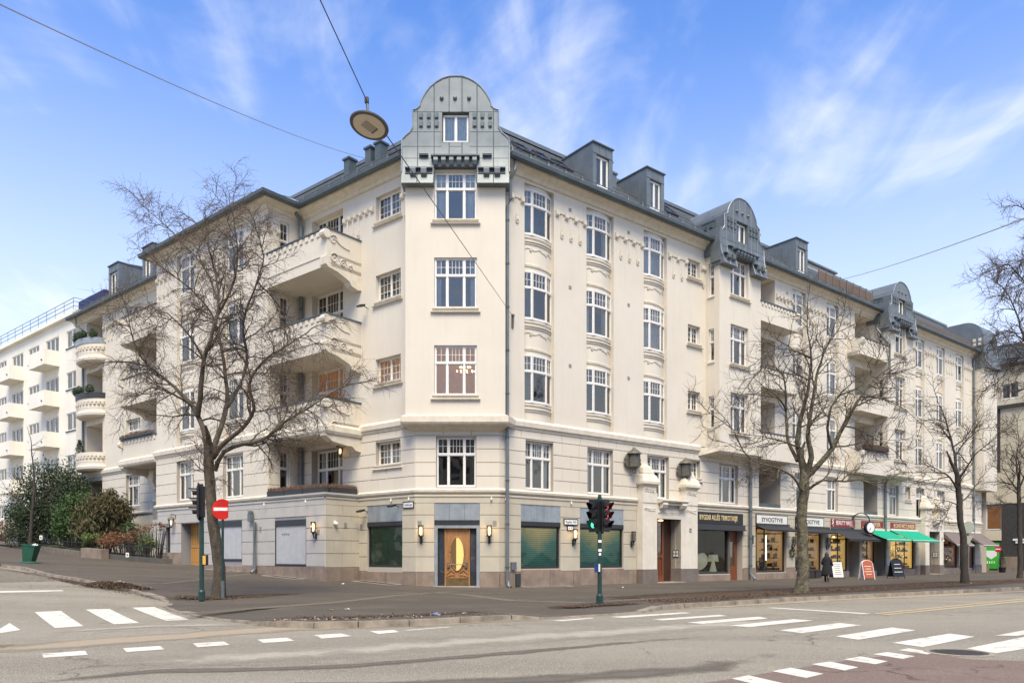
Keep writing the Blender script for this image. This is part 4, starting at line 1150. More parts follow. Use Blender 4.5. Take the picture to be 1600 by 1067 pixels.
# ---- zinc gables ---------------------------------------------------------------
def zmax(u):
    u = abs(u)
    arch = [(0, 23.85), (.12, 23.84), (.235, 23.75), (.35, 23.6), (.47, 23.36), (.56, 23.08), (.62, 22.82), (.652, 22.66), (.668, 22.45), (.71, 22.36), (.75, 22.3), (.800, 22.26), (.803, 21.45), (.86, 21.22), (.93, 21.08), (1.0, 20.9)]
    for (a, za), (b, zb) in zip(arch, arch[1:]):
        if a <= u <= b: return za + (zb - za) * (u - a) / (b - a)
    return 20.9
def gable(Fm, xc, hw, yf, depth, near=True, bottom=18.72, wcx=0.0, flare=.32, sidewall=True, wide=.40, wtop=19.6):
    """curved zinc gable; front at local y=yf, flaring outwards towards its foot"""
    yf_ = lambda z: yf - flare * (max(0, 20.8 - z) / 2.1) ** 2
    us = [-1, -.707, -.4, -.12, .12, .4, .707, 1]
    zs = [bottom, 20.0, 20.57, 21.25, 22.18, 24.2]
    win = (-.25, .25, 20.8, 22.18)
    hood = 19.98
    def P(u, z, o=0): return (xc + u * hw, yf_(z) - o, z)
    # backing sheet
    mb = MB(); n = 64; nz = 10
    us2 = sorted(set([round(-1 + 2 * i / n, 4) for i in range(n + 1)] + [-.803, -.8, .8, .803, -.4, .4, -.25, .25]))
    for i in range(len(us2) - 1):
        ua, ub = us2[i], us2[i + 1]; um = (ua + ub) / 2
        levels = []
        za0 = bottom if abs(um) > .4 else hood
        segs = [(za0, win[2]), (win[3], None)] if abs(um) < .25 else [(za0, None)]
        for lo, hi in segs:
            ha = hi if hi is not None else zmax(ua + 1e-5 * (1 if um > ua else -1)); hb = hi if hi is not None else zmax(ub - 1e-5)
            for k in range(nz):
                t0, t1 = k / nz, (k + 1) / nz
                mb.quad(P(ua, lo + (ha - lo) * t0), P(ub, lo + (hb - lo) * t0), P(ub, lo + (hb - lo) * t1), P(ua, lo + (ha - lo) * t1))
    # window reveal
    r = .32; x0, x1 = xc + win[0] * hw, xc + win[1] * hw
    wall(mb, x0, x1, win[2], win[3], [(x0, x1, win[2], win[3], r)], y=yf)
    # top and sides running back into the roof
    out = []
    k = 60
    pts = [(-1, bottom), (-1, 19.3), (-1, 19.8), (-1, 20.3), (-1, 20.9)] + [(u, zmax(u)) for u in [-.93, -.86, -.803, -.8, -.75, -.71, -.668, -.652, -.62, -.56, -.47, -.35, -.235, -.12, 0, .12, .235, .35, .47, .56, .62, .652, .668, .71, .75, .8, .803, .86, .93]] + [(1, 20.9), (1, 20.3), (1, 19.8), (1, 19.3), (1, bottom)]
    for (ua, za), (ub, zb) in zip(pts, pts[1:]):
        a, b = P(ua, za), P(ub, zb)
        da = depth if abs(ua) < .99 else depth; 
        low = za < 20.7 and zb < 20.7
        bd = yf + .55 if low else yf + depth
        mb.quad(a, (a[0], bd, a[2]), (b[0], bd, b[2]), b)
    for s in (-1, 1):   # skirt underside
        u0, u1 = (s * .4, s * 1) if s > 0 else (-1, -.4)
        a, b = P(u0, bottom), P(u1, bottom); mb.quad(a, b, (b[0], yf + .55, bottom), (a[0], yf + .55, bottom))
        a, b = P(s * .4, bottom), P(s * .4, hood); mb.quad(a, (a[0], yf + .4, bottom), (b[0], yf + .4, hood), b)
    mb.build("gable_shell", ZINC, BROOT, Fm)
    # individual sheets with upstanding seams between
    for i in range(len(us) - 1):
        for j in range(len(zs) - 1):
            ua, ub, z0, z1 = us[i], us[i + 1], zs[j], zs[j + 1]
            um = (ua + ub) / 2
            if j == 0 and abs(um) < .4: continue
            parts = [(ua, ub, z0, z1)]
            if abs(um) < .4 and z0 >= 20.5 and z0 < 22.1:
                if abs(um) < .2:
                    if z0 > 21: continue
                    parts = [(ua, ub, z0, 20.78)]
                else:
                    sgn = 1 if um > 0 else -1
                    a_, b_ = (.26, .4) if sgn > 0 else (-.4, -.26)
                    parts = [(a_, b_, z0, z1)]
            for (ua2, ub2, c0, c1) in parts:
                if zmax(ub2) < c0 + .04 or zmax(ua2) < c0 + .04:      # the outline cuts this sheet short
                    lo_, hi_ = (ua2, ub2)
                    for _ in range(24):
                        m_ = (lo_ + hi_) / 2; ok_ = zmax(m_) > c0 + .04
                        if um > 0: lo_, hi_ = (m_, hi_) if ok_ else (lo_, m_)
                        else: lo_, hi_ = (lo_, m_) if ok_ else (m_, hi_)
                    if um > 0: ub2 = lo_
                    else: ua2 = hi_
                    if ub2 - ua2 < .02: continue
                k = 8; g = .012 / hw; top = []
                for q in range(k + 1):
                    u = ua2 + g + (ub2 - ua2 - 2 * g) * q / k
                    top.append((u, min(c1 - .012, zmax(u) - .03)))
                if min(t[1] for t in top) < c0 + .05 and max(t[1] for t in top) < c0 + .1: continue
                top = [(u, max(z, c0 + .02)) for u, z in top]
                mb = MB(); nn = 6
                grid = [[P(u, c0 + .012 + (zt - c0 - .012) * m / nn, .018) for m in range(nn + 1)] for u, zt in top]
                vs = [p for col in grid for p in col]; fs = [(q * (nn + 1) + m, (q + 1) * (nn + 1) + m, (q + 1) * (nn + 1) + m + 1, q * (nn + 1) + m + 1) for q in range(k) for m in range(nn)]
                mb.add(vs, fs)
                e0 = [P(top[0][0], c0 + .012, .018), P(top[-1][0], c0 + .012, .018)]
                mb.add([e0[0], e0[1], P(top[-1][0], c0 + .012, 0), P(top[0][0], c0 + .012, 0)], [(0, 3, 2, 1)])
                mb.build("zinc_panel", ZINC, BROOT, Fm)
    mb = MB()
    for u in us[1:-1]:
        top = zmax(u) - .02; lo = bottom if abs(u) >= .4 else hood
        segs = [(lo, top)] if abs(u) > .25 else [(lo, 20.75), (22.2, top)]
        for a, b in segs:
            path = [P(u, a + (b - a) * k / 8, .02) for k in range(9)]; mb.tube(path, .022, 4)
    mb.build("standing_seam", ZINC, BROOT, Fm)
    # coping strip along the outline
    mb = MB(); prev = None
    cop = [P(u, z, .03) for u, z in pts[1:-1]]
    mb.tube(cop, .035, 5); mb.build("gable_edge", ZINCP, BROOT, Fm)
    # ornaments
    bosses = MB(); dark = MB()
    for s in (-1, 1):
        for u in (.645, .50, .355):
            for z in (22.0, 21.6):
                x = xc + s * u * hw; y = yf_(z)
                dark.box(x - .10, x + .10, y - .035, y, z - .14, z + .14)
                bosses.prof([(y - .035, z + .10), (y - .12, z + .08), (y - .10, z - .10), (y - .035, z - .13)], x - .07, x + .07)
        x = xc + s * .59 * hw; z = 20.3; y = yf_(z)
        bosses.add([(x - .22, y - .20, z - .16), (x + .22, y - .20, z - .16), (x, y - .01, z + .14), (x - .22, y, z - .16), (x + .22, y, z - .16)], [(0, 1, 2), (0, 2, 3), (1, 4, 2), (0, 3, 4, 1)])
        dark.box(x - .21, x + .21, y - .18, y, z - .21, z - .165)
        # brackets under the shoulder ledge
        zl = 19.42
        xa, xb = sorted((xc + s * .42 * hw, xc + s * .93 * hw))
        yb_ = yf_(zl)
        dark.prof([(yb_ - .20, zl + .01), (yb_ - .20, zl + .05), (yb_, zl + .09), (yb_, zl - .01)], xa, xb)
        dark.prof([(yb_ - .10, zl - .20), (yb_ - .10, zl - .17), (yb_, zl - .14), (yb_, zl - .23)], xa, xb)
        for u in (.78, .58):
            x = xc + s * u * hw; bosses.prof([(yb_ - .24, zl + .0), (yb_ - .28, zl - .06), (yb_ - .25, zl - .26), (yb_ - .12, zl - .36), (yb_ + .05, zl - .40), (yb_ + .05, zl)], x - .13, x + .13)
    for u in (-.26, -.01, .25):
        x = xc + u * hw; y = yf - .02; bosses.lathe([(0, 0), (.10, .0), (.085, .07), (.04, .11), (0, .12)], (0, 0, 0), 12)
        # turn the last lathe to face the street
        cnt = 5 * 12
        for q in range(len(bosses.v) - cnt, len(bosses.v)):
            vx, vy, vz = bosses.v[q]; bosses.v[q] = (x + vx, y - vz, 22.82 + vy)
    # hood with dentils over the top floor window
    y = yf_(hood)
    dark.prof([(y - .34, hood - .02), (y - .34, hood + .05), (y - .02, hood + .16), (y, hood - .02)], xc - .45 * hw, xc + .45 * hw)
    dark.prof([(y - .12, hood - .42), (y - .16, hood - .02), (y + .3, hood - .02), (y + .3, hood - .42)], xc - .40 * hw, xc + .40 * hw)
    for k in range(6):
        x = xc + (-.36 + .144 * k) * hw; bosses.prof([(y - .30, hood - .05), (y - .31, hood - .2), (y - .22, hood - .36), (y - .12, hood - .38), (y - .12, hood - .05)], x - .10, x + .10)
    bosses.build("gable_boss", ZINC, BROOT, Fm); dark.build("gable_ledge", ZINCD, BROOT, Fm)
    add_window(Fm @ Matrix.Translation((xc, yf + .22, win[2] + .02)), 'P2', x1 - x0 - .06, win[3] - win[2] - .06, near=near, curt=1)
    if sidewall:
        # relief of four squares on the flank
        fl = MB()
        xs = xc - hw * .803
        for (dy, dz) in ((.9, 0), (1.3, 0), (.9, -.42), (1.3, -.42)):
            z = 21.75 + dz - .0; fl.box(xs - .05, xs, yf + dy - .12, yf + dy + .12, z - .14, z + .14)
            fl.box(xs - .09, xs - .05, yf + dy - .07, yf + dy + .07, z - .09, z + .09)
        fl.box(xs - .03, xs, yf + .6, yf + 1.65, 22.08, 22.12); fl.box(xs - .03, xs, yf + .6, yf + .64, 21.0, 22.1)
        fl.build("gable_boss", ZINCD, BROOT, Fm)
gable(FC, 1.94, 2.5, -OD - .1, 4.0, sidewall=False)
def squash(k, z): return FR @ Matrix.Translation((0, 0, z)) @ Matrix.Diagonal((1, 1, k, 1)) @ Matrix.Translation((0, 0, -19.5))
gable(squash(.86, 19.38), 15.1 + 2.04, 2.16, -1.1, 4.6, near=True)
gable(squash(.80, 19.3), 35.3 + 2.04, 2.16, -1.1, 4.6, near=False)
# zinc cheeks between the gable shoulders and the walls
for x0 in (15.1, 35.3):
    mb = MB(); mb.box(x0 - .14, x0 + .02, -1.18, .6, 19.4, 20.9); mb.box(x0 - .2, x0 - .02, -1.2, -.5, 18.9, 20.0)
    mb.build("gable_cheek", ZINC, BROOT, FR)
# far end tower, seen from the side
mb = MB(); mb.box(53.4, 56.4, -.9, 3, 7.6, 20.3); mb.build("bay_wall", CREAM, BROOT, FR)
mb = MB()
arc = [(-.9 + 1.6 - 1.6 * math.cos(t), 21.6 + 1.6 * math.sin(t)) for t in [k * math.pi / 2 / 8 for k in range(9)]]
mb.prof([(-1.3, 18.8), (-1.0, 19.9), (-.9, 20.9), (-.9, 21.6)] + arc[1:] + [(3.5, 23.2), (3.5, 18.8)], 53.3, 56.5); mb.build("gable_shell", ZINC, BROOT, FR)
mb = MB()
for dy in (-.6, -.15):
    for z in (21.4, 21.0): mb.box(53.24, 53.3, dy - .12, dy + .12, z - .14, z + .14)
mb.build("gable_boss", CREAM2, BROOT, FR)

# =========================== left wing =======================================
WD = 2.1     # projection of the wing, balconies and grey base
mb = MB()
SML = [(10.0, 11.25), (14.05, 15.4), (18.0, 19.3)]
DWL = [(f, FLOORS[f][0] - .55, FLOORS[f][1] + .1) for f in (2, 3, 4)]
ops = [(-2.84, -1.02, a, b) for a, b in SML] + [(-8.05, -5.4, a, b, .5) for f, a, b in DWL]
wall(mb, -9.0, .02, 7.6, 19.9, ops)
mb.build("upper_wall", CREAM, BROOT, FL)
smb = MB()
for i, (a, b) in enumerate(SML):
    add_window(FL @ Matrix.Translation((-1.93, .26, a)), 'D2', 1.80, b - a, near=True, split=None, ur=3, uc=[3, 3], litw=(i == 0), curt=-1 if i == 0 else 1, cm=CURTG)
    sill(smb, -2.84, -1.02, a)
smb.build("window_sill", CREAM2, BROOT, FL)
for f, a, b in DWL:
    add_window(FL @ Matrix.Translation((-6.72, .42, a)), 'T3', 2.63, b - a, near=True, curt=-1, split=.62, litw=(f == 2))
# wing side wall (faces the corner) and wing front
FS = frame(PL(9.0, WD), (.6295, .777))
mb = MB(); so = [(.75, 1.35, FLOORS[f][0] - .3, FLOORS[f][1], .2) for f in (2, 3, 4)] + [(.75, 1.35, 4.8, 7.15, .2)]
wall(mb, 0, WD, 4.5, 19.9, so)
mb.build("wing_side_wall", CREAM, BROOT, FS)
for o in so: add_window(FS @ Matrix.Translation((1.05, .15, o[2])), 'S1', .58, o[3] - o[2], near=True, curt=-1, split=.6)
NI_L = [(-12.35, 2.1), (-17.6, 2.05)]
mb = MB(); wall(mb, -21.2, -9.0, 8.06, 19.9, [nop(*n) for n in NI_L], y=0)
mb.T = Matrix(); mb.build("upper_wall", CREAM, BROOT, FL @ Matrix.Translation((0, -WD, 0)))
FLW = FL @ Matrix.Translation((0, -WD, 0))
for n in NI_L: niche(FLW, n[0], n[1], True, 3)
for xa, xb, n in ((-11.2, -9.05, 4), (-16.5, -13.5, 6), (-21.1, -18.8, 5)): frieze(FLW, xa, xb, n=n, z=18.55)
frieze(FL, -5.3, -2.95, n=6, z=18.6); frieze(FL, -.95, -.3, n=2, z=18.6); frieze(FL, -9.0, -8.15, n=3, z=18.6)
frieze(FS, .02, .7, n=2, z=18.6)
# far part of the left side, back on the wall line
mb = MB()
ops = [(-30.2, -28.0, FLOORS[f][0], FLOORS[f][1], .3) for f in (2, 3, 4)] + [(-25.5, -23.2, FLOORS[f][0] - .5, FLOORS[f][1] + .1, .3) for f in (2, 3, 4)] + [(-37.0, -34.1, FLOORS[f][0] - .55, FLOORS[f][1] + .3, 1.5) for f in (2, 3, 4)]
wall(mb, -39, -21.2, 7.6, 19.9, ops); mb.build("upper_wall", CREAM, BROOT, FL)
for f in (2, 3, 4):
    add_window(FL @ Matrix.Translation((-29.1, .24, FLOORS[f][0])), 'T3', 2.18, FLOORS[f][1] - FLOORS[f][0], near=False)
    add_window(FL @ Matrix.Translation((-24.35, .24, FLOORS[f][0] - .5)), 'T3', 2.28, 2.95, near=False)
    lb = MB(); wall(lb, -37.0, -34.1, FLOORS[f][0] - .55, FLOORS[f][1] + .3, [(-36.4, -35.0, FLOORS[f][0] - .5, FLOORS[f][1], .1)], y=1.5); lb.build("loggia_wall", CREAM, BROOT, FL)
    add_window(FL @ Matrix.Translation((-35.7, 1.6, FLOORS[f][0] - .5)), 'S1', 1.38, 2.85, near=False, curt=-1, split=.6)
for xa, xb, n in ((-33.9, -31.0, 6), (-27.8, -25.8, 5), (-38.9, -37.1, 4)): frieze(FL, xa, xb, n=n, z=18.55, far=True)
# end wall and rear so that the block is closed
mb = MB()
for Q, s_ in ((PL, 39), (PR, 56.4)):
    mb.add([Q(s_, 0, -.5), Q(s_, -13, -.5), Q(s_, -13, 23.9), Q(s_, -3.4, 23.9), Q(s_, 0, 20.3)], [(0, 1, 2, 3, 4)])
a, b = PL(39, -13), PR(56.4, -13); mb.quad((a.x, a.y, -.5), (b.x, b.y, -.5), (b.x, b.y, 24.0), (a.x, a.y, 24.0))
mb.build("rear_wall", CREAM, BROOT)

# balconies on the left side
def balcony_left(sa, sb, near, side_curl_at, kind):
    for f in (4, 3, 2):
        zt = FLOORS[f][0] + .28; zb = FLOORS[f][0] - 1.6
        mb = MB()
        mb.box(-sb, -sa, -WD, -WD + .2, zb, zt - .1)
        if side_curl_at == 'r': mb.box(-sa - .2, -sa, -WD + .2, 0, zb, zt - .1)
        else: mb.box(-sb, -sb + .2, -WD + .2, 0, zb, zt - .1)
        mb.box(-sb, -sa, -WD + .2, 0, zb + .004, zb + .22)
        mb.box(-sb, -sa, -WD + .2, 0, zt - 1.35, zt - 1.2)
        mb.build("balcony", CREAM, BROOT, FL)
        cp = MB(); cp.box(-sb - .06, -sa + .06, -WD - .07, -WD + .26, zt - .1, zt - .03)
        xs = -sa if side_curl_at == 'r' else -sb + .2
        cp.box(xs - .24, xs + .04, -WD + .26, .0, zt - .1, zt - .03)
        cp.build("parapet_coping", ZINCD, BROOT, FL)
        om = MB(); n = int((sb - sa) * 2.2)
        for i in range(n):
            x = -sb + (sb - sa) * (i + .5) / n; om.box(x - .11, x + .11, -WD - .05, -WD, zt - .36, zt - .14)
        om.box(-sb, -sa, -WD - .035, -WD, zb + .50, zb + .54)
        # scroll console at the outer corner
        xe = -sa if side_curl_at == 'r' else -sb
        sg = 1 if side_curl_at == 'r' else -1
        for k, (r, zc, yy) in enumerate(((.22, zt - .35, -WD - .04),)):
            om.tube([(xe - sg * .3, yy, zc), (xe + sg * .05, yy, zc)], r, 12)
        # spiral relief on the cheek of the balcony
        if side_curl_at == 'r':
            for (cy, cz, R) in ((-WD + .35, zt - .55, .28), (-WD + .4, zb + .45, .30), (-WD + .95, zb + .35, .22), (-WD + 1.4, zb + .25, .16)):
                path = [(xe + .02, cy + R * (1 - t / 16) * math.cos(t * .62), cz + R * (1 - t / 16) * math.sin(t * .62)) for t in range(15)]; om.tube(path, .03, 4)
            om.tube([(xe + .02, -WD + .1 + k * .18, zt - .25 - .5 * math.sin(min(k, 6) * .26)) for k in range(8)], .025, 4)
        # under-slung bracket following the cheek
        zz = zb
        pr = [(-WD, zz + .55), (-WD - .12, zz + .42), (-WD - .1, zz + .05), (-WD + .1, zz - .08), (-WD + .6, zz - .16), (-.75, zz - .42), (-.62, zz - .62), (-.25, zz - .72), (0, zz - .7), (0, zz + .01), (-WD + .25, zz + .01)]
        if f == 2: pr = [(-WD - .1, zz + .3), (-WD - .1, zz - .05), (-WD + .3, zz - .3), (-.9, zz - .42), (-.6, zz - .42), (-.35, zz - .62), (0, zz - .66), (0, zz + .0), (-WD + .1, zz + .01)]
        if side_curl_at == 'r': om.prof(pr, xe - .42, xe + .03)
        else: om.prof(pr, xe - .03, xe + .42)
        om.build("parapet_ornament", CREAM2, BROOT, FL)
balcony_left(3.95, 9.0, True, 'r', 0)
balcony_left(21.2, 26.1, False, 'l', 0)
# belt under the lowest balconies
mb = MB(); sweep([xy(PL(9.0, WD)), xy(PL(3.95, WD)), xy(PL(3.95, 0))], [(0, 7.42), (.10, 7.45), (.16, 7.58), (.16, 7.82), (.02, 7.95), (-.02, 7.95)], mb)
sweep([xy(PL(26.1, 0)), xy(PL(26.1, WD)), xy(PL(21.2, WD))], [(0, 7.42), (.10, 7.45), (.16, 7.58), (.16, 7.82), (.02, 7.95), (-.02, 7.95)], mb)
mb.build("belt_course", CREAM2, BROOT)
# round balconies near the far end
for f in (2, 3, 4):
    zt = FLOORS[f][0] + .35; zb = FLOORS[f][0] - 1.0
    c = (-35.6, .15, 0)
    mb = MB(); mb.lathe([(0, zb), (1.75, zb), (1.98, zb + .12), (2.02, zb + .3), (1.9, zb + .42), (1.9, zb + .62), (1.93, zb + .66), (1.9, zb + .7), (1.9, zt - .3), (1.98, zt - .26), (1.98, zt), (1.78, zt), (1.78, zb + .7), (0, zb + .7)], c, 36, sy=.62, a0=math.pi, a1=2 * math.pi)
    mb.build("balcony", CREAM, BROOT, FL, smooth=False)
    mb = MB()
    for k in range(16):
        an = math.pi * (1 + (k + .5) / 16); x = c[0] + 1.97 * math.cos(an); y = c[1] + 1.97 * .62 * math.sin(an); mb.box(x - .09, x + .09, y - .05, y + .09, zt - .45, zt - .27)
    mb.build("parapet_ornament", CREAM2, BROOT, FL)

# first floor of the left side
opsW = [(-13.4, -11.3, F1[0], F1[1], .3), (-18.65, -16.6, F1[0] + .1, F1[1] + .1, .3)]
mb = MB(); wall(mb, -21.2, -9.0, 4.5, 7.62, opsW); mb.build("first_floor_wall", JOINT, BROOT, FLW)
blocks("plaster_block", FLW, -21.2, -9.0, RF1, opsW, 1.35, CREAM)
add_window(FLW @ Matrix.Translation((-12.35, .24, F1[0])), 'T3', 2.08, F1[1] - F1[0]); add_window(FLW @ Matrix.Translation((-17.62, .24, F1[0] + .1)), 'T3', 2.03, F1[1] - F1[0], curt=1)
opsR = [(-2.84, -1.02, 5.95, 7.12, .3), (-8.05, -5.4, 4.5, 7.15, .5)]
mb = MB(); wall(mb, -9.0, .02, 4.5, 7.62, opsR); mb.build("first_floor_wall", JOINT, BROOT, FL)
blocks("plaster_block", FL, -9.0, 0, RF1, opsR, 1.25, CREAM)
blocks("plaster_block", FS, .02, WD - .0, RF1, [so[-1]], .8, CREAM)
add_window(FL @ Matrix.Translation((-1.93, .26, 5.95)), 'D2', 1.80, 1.17, split=None, ur=3, uc=[3, 3], curt=-1)
sb = MB(); sill(sb, -2.84, -1.02, 5.95); sb.build("window_sill", CREAM2, BROOT, FL)
add_window(FL @ Matrix.Translation((-6.72, .42, 4.5)), 'T3', 2.63, 2.65, curt=0, split=.62)
opsF = [(-30.2, -28.0, 5.1, 7.35, .3), (-25.0, -22.2, 1.2, 6.9, 1.1), (-37.0, -34.1, 4.8, 7.3, 1.4)]
mb = MB(); wall(mb, -39, -21.2, 4.5, 7.62, opsF); mb.build("first_floor_wall", JOINT, BROOT, FL)
blocks("plaster_block", FL, -39, -21.2, RF1, opsF, 1.35, CREAM)
add_window(FL @ Matrix.Translation((-29.1, .24, 5.1)), 'T3', 2.18, 2.25, near=False, curt=4)
mb = MB(); wall(mb, -37, -34.1, 4.8, 7.3, [], y=1.4); mb.build("loggia_wall", CREAM, BROOT, FL)
# chamfer, first floor
opsC = [(CXC - .95, CXC + .95, F1[0], F1[1], .3)]
mb = MB(); wall(mb, 0, 3.97, 4.5, 7.62, opsC); mb.build("first_floor_wall", JOINT, BROOT, FC)
blocks("plaster_block", FC, 0, 3.97, RF1, opsC, 1.2, CREAM)
add_window(FC @ Matrix.Translation((CXC, .2, F1[0])), 'T3', 1.88, F1[1] - F1[0], curt=5, cm=CURTG)

# =========================== ground floor ===================================
RG = [.74, 1.46, 2.14, 2.80, 3.44, 4.02]
def ground_band(path, mt, mb):
    sweep(path, [(.0, 4.0), (.035, 4.02), (.035, 4.28), (.07, 4.31), (.07, 4.37), (.0, 4.44)], mb)
OPR = [(1.26, 3.75, .88, 4.0, .22), (5.05, 8.2, .88, 4.0, .22)]
SHOPS = [(13.95, 18.72, 20.0, 23.55)]
# (x0,x1,z0,z1,rev): shop openings on the avenue side
OPS2 = [(14.05, 17.45, .42, 3.42, .25), (17.45, 18.7, -.1, 3.42, .45),
        (20.05, 23.5, .45, 3.35, .3), (24.5, 27.95, .45, 3.35, .3),
        (29.0, 31.5, .40, 3.35, .3), (31.5, 33.0, -.1, 3.35, 1.0),
        (33.4, 35.55, .40, 3.35, .3), (35.55, 37.1, -.1, 3.35, 1.0),
        (37.75, 42.0, .45, 3.35, .3)]
OPS3 = [(46.7, 50.3, .45, 3.3, .3), (51.4, 53.8, .45, 3.3, .3)]
PORT1 = (9.15, 13.95, -.1, 4.5); PORT2 = (42.75, 46.35, -.1, 4.5)
allops = OPR + OPS2 + OPS3
holes = allops + [PORT1 + (.0,), PORT2 + (.0,)]
mb = MB(); wall(mb, 0, 55.2, -.3, 4.45, allops + [(10.4, 12.4, -.3, 3.6, .42), (43.6, 45.5, -.3, 3.6, .42)]); mb.build("ground_floor_wall", JOINT, BROOT, FR)
blocks("stone_block", FR, 0, 55.2, RG, holes, 1.15, BEIGE)
blocks("granite_block", FR, 0, 55.2, [-.25, .74], [(o[0], o[1], o[2], o[3]) for o in holes], 1.6, GRANITE, proud=.07)
for o in allops:      # granite below the shop windows
    if o[2] > .3: blocks("granite_block", FR, o[0], o[1], [-.25, o[2] - .03], [], 3.4, GRANITE, proud=.05)
OPC = [(.9, 3.04, -.3, 4.0, .25)]
mb = MB(); wall(mb, 0, 3.97, -.3, 4.45, OPC); mb.build("ground_floor_wall", JOINT, BROOT, FC)
blocks("stone_block", FC, 0, 3.97, RG, OPC, .95, BEIGE); blocks("granite_block", FC, 0, 3.97, [-.25, .74], OPC, 1.6, GRANITE, proud=.07)
OPL = [(-3.47, -.89, .95, 4.0, .22)]
mb = MB(); wall(mb, -4.15, 0, -.3, 4.45, OPL); mb.build("ground_floor_wall", JOINT, BROOT, FL)
blocks("stone_block", FL, -4.1, 0, RG, OPL, 1.1, BEIGE); blocks("granite_block", FL, -4.1, 0, [-.2, .74], [], 1.7, GRANITE, proud=.07)
# grey base of the left side (one step forward)
OPG = [(-8.3, -5.6, 1.0, 3.35, .07), (-13.8, -11.4, 1.25, 3.45, .07), (-18.1, -15.8, .3, 3.45, .7), (-20.0, -19.4, 1.7, 3.3, .12)]
mb = MB(); wall(mb, -21.0, -4.1, -.3, 4.45, OPG); mb.build("ground_floor_wall", MATS.setdefault("grey_joint", mat("grey_joint", (.24, .24, .25), rough=.95)), BROOT, FLW)
blocks("stone_block", FLW, -21.0, -4.1, [.98, 1.62, 2.26, 2.88, 3.48, 4.02], OPG, 1.15, GREY)
blocks("granite_block", FLW, -21.0, -4.1, [-.1, .98], [OPG[2], (-20.95, -18.1, -.3, .9)], 1.8, GRANITE, proud=.06)
blocks("granite_block", FLW, -21.0, -18.1, [.2, 1.75], [], 1.5, GRANITE, proud=.06)
FRT = frame(PL(4.1, WD), (.6295, .777))
mb = MB(); wall(mb, 0, WD, -.3, 4.45, []); mb.build("ground_floor_wall", JOINT, BROOT, FRT)
blocks("stone_block", FRT, 0, WD, [.94, 1.62, 2.26, 2.88, 3.48, 4.02], [], 1.05, BEIGE); blocks("granite_block", FRT, 0, WD, [-.2, .94], [], 2.2, GRANITE, proud=.06)
mb = MB(); ground_band([xy(PL(4.1)), xy(PL(0)), xy(PR(0)), xy(PR(9.2))], BEIGE, mb); ground_band([xy(PR(13.95)), xy(PR(42.8))], BEIGE, mb); ground_band([xy(PR(46.4)), xy(PR(55.2))], BEIGE, mb)
ground_band([xy(PL(4.1, WD)), xy(PL(4.1, 0))], BEIGE, mb)
mb.build("frieze_band", BEIGE, BROOT)
mb = MB(); ground_band([xy(PL(21, WD)), xy(PL(4.1, WD))], GREY, mb)
sweep([xy(PL(9.0, WD)), xy(PL(4.1, WD)), xy(PL(4.1, 0))], [(0, 4.4), (.10, 4.44), (.14, 4.52), (.14, 4.60), (-.3, 4.62)], mb)
mb.build("frieze_band", GREY, BROOT)
mb = MB(); mb.add([PL(9, WD, 4.5), PL(4.1, WD, 4.5), PL(4.1, 0, 4.5), PL(9, 0, 4.5)], [(0, 1, 2, 3)]); mb.build("terrace_floor", GRANITE, BROOT)
# far left ground floor, cream with a low grey panel
mb = MB(); wall(mb, -39, -21.0, .3, 4.5, [(-24.4, -22.4, .5, 4.0, 1.1)]); mb.build("ground_floor_wall", CREAM, BROOT, FL)
mb = MB(); p0, p1 = PL(21.2, WD), PL(21.2, 0)
for (a, b, z0, z1, m) in ((PL(21.0, WD), PL(21.0, 0), 0, 4.5, 0), (PL(21.2, WD), PL(21.2, 0), 4.5, 19.9, 0)):
    mb.quad((a.x, a.y, z0), (b.x, b.y, z0), (b.x, b.y, z1), (a.x, a.y, z1))
mb.build("wing_side_wall", CREAM, BROOT)
# roller shutters of the grey base
for (x0, x1, z0, z1, r) in OPG[:2]:
    mb = MB(); mb.box(x0 + .04, x1 - .04, .03, .07, z0 + .1, z1 - .3, m=0)
    sh = mb.build("shutter", mat("shutter_grey", (.42, .42, .43), (.37, .37, .385), rough=.6, scale=3, streak=.1), BROOT, FLW)
    mb = MB(); mb.box(x0, x1, -.02, .09, z1 - .3, z1); mb.box(x0, x0 + .05, -.01, .09, z0, z1 - .3); mb.box(x1 - .05, x1, -.01, .09, z0, z1 - .3); mb.box(x0, x1, -.03, .09, z0 - .02, z0 + .1)
    mb.build("shutter_frame", DARKM, sh, FLW)
# honey coloured door
x0, x1, z0, z1, r = OPG[2]
mb = MB(); gzd = .98
mb.box(x0 + .0, x1, .62, .69, .75, z1)
dr = mb.build("door", WOODY, BROOT, FLW)
mb = MB()
for k in range(9): mb.box(x0 + .1 + k * .25, x0 + .2 + k * .25, .59, .62, 1.15, 1.95)
mb.box(x0 + .05, x1 - .05, .59, .62, 2.02, 2.12)
for k in range(8): mb.box(x0 + .2 + k * .28, x0 + .23 + k * .28, .59, .611, 2.2, 3.3)
mb.build("door_moulding", WOODY, dr, FLW)
mb = MB(); mb.quad((x0 + .9, .613, 2.3), (x1 - .3, .613, 2.3), (x1 - .3, .613, 3.2), (x0 + .9, .613, 3.2)); mb.build("pane", GLASS, dr, FLW)
x0, x1, z0, z1, r = OPG[3]
mb = MB(); mb.quad((x0, .11, z0), (x1, .11, z0), (x1, .11, z1), (x0, .11, z1)); mb.build("side_light", DARKM, BROOT, FLW)
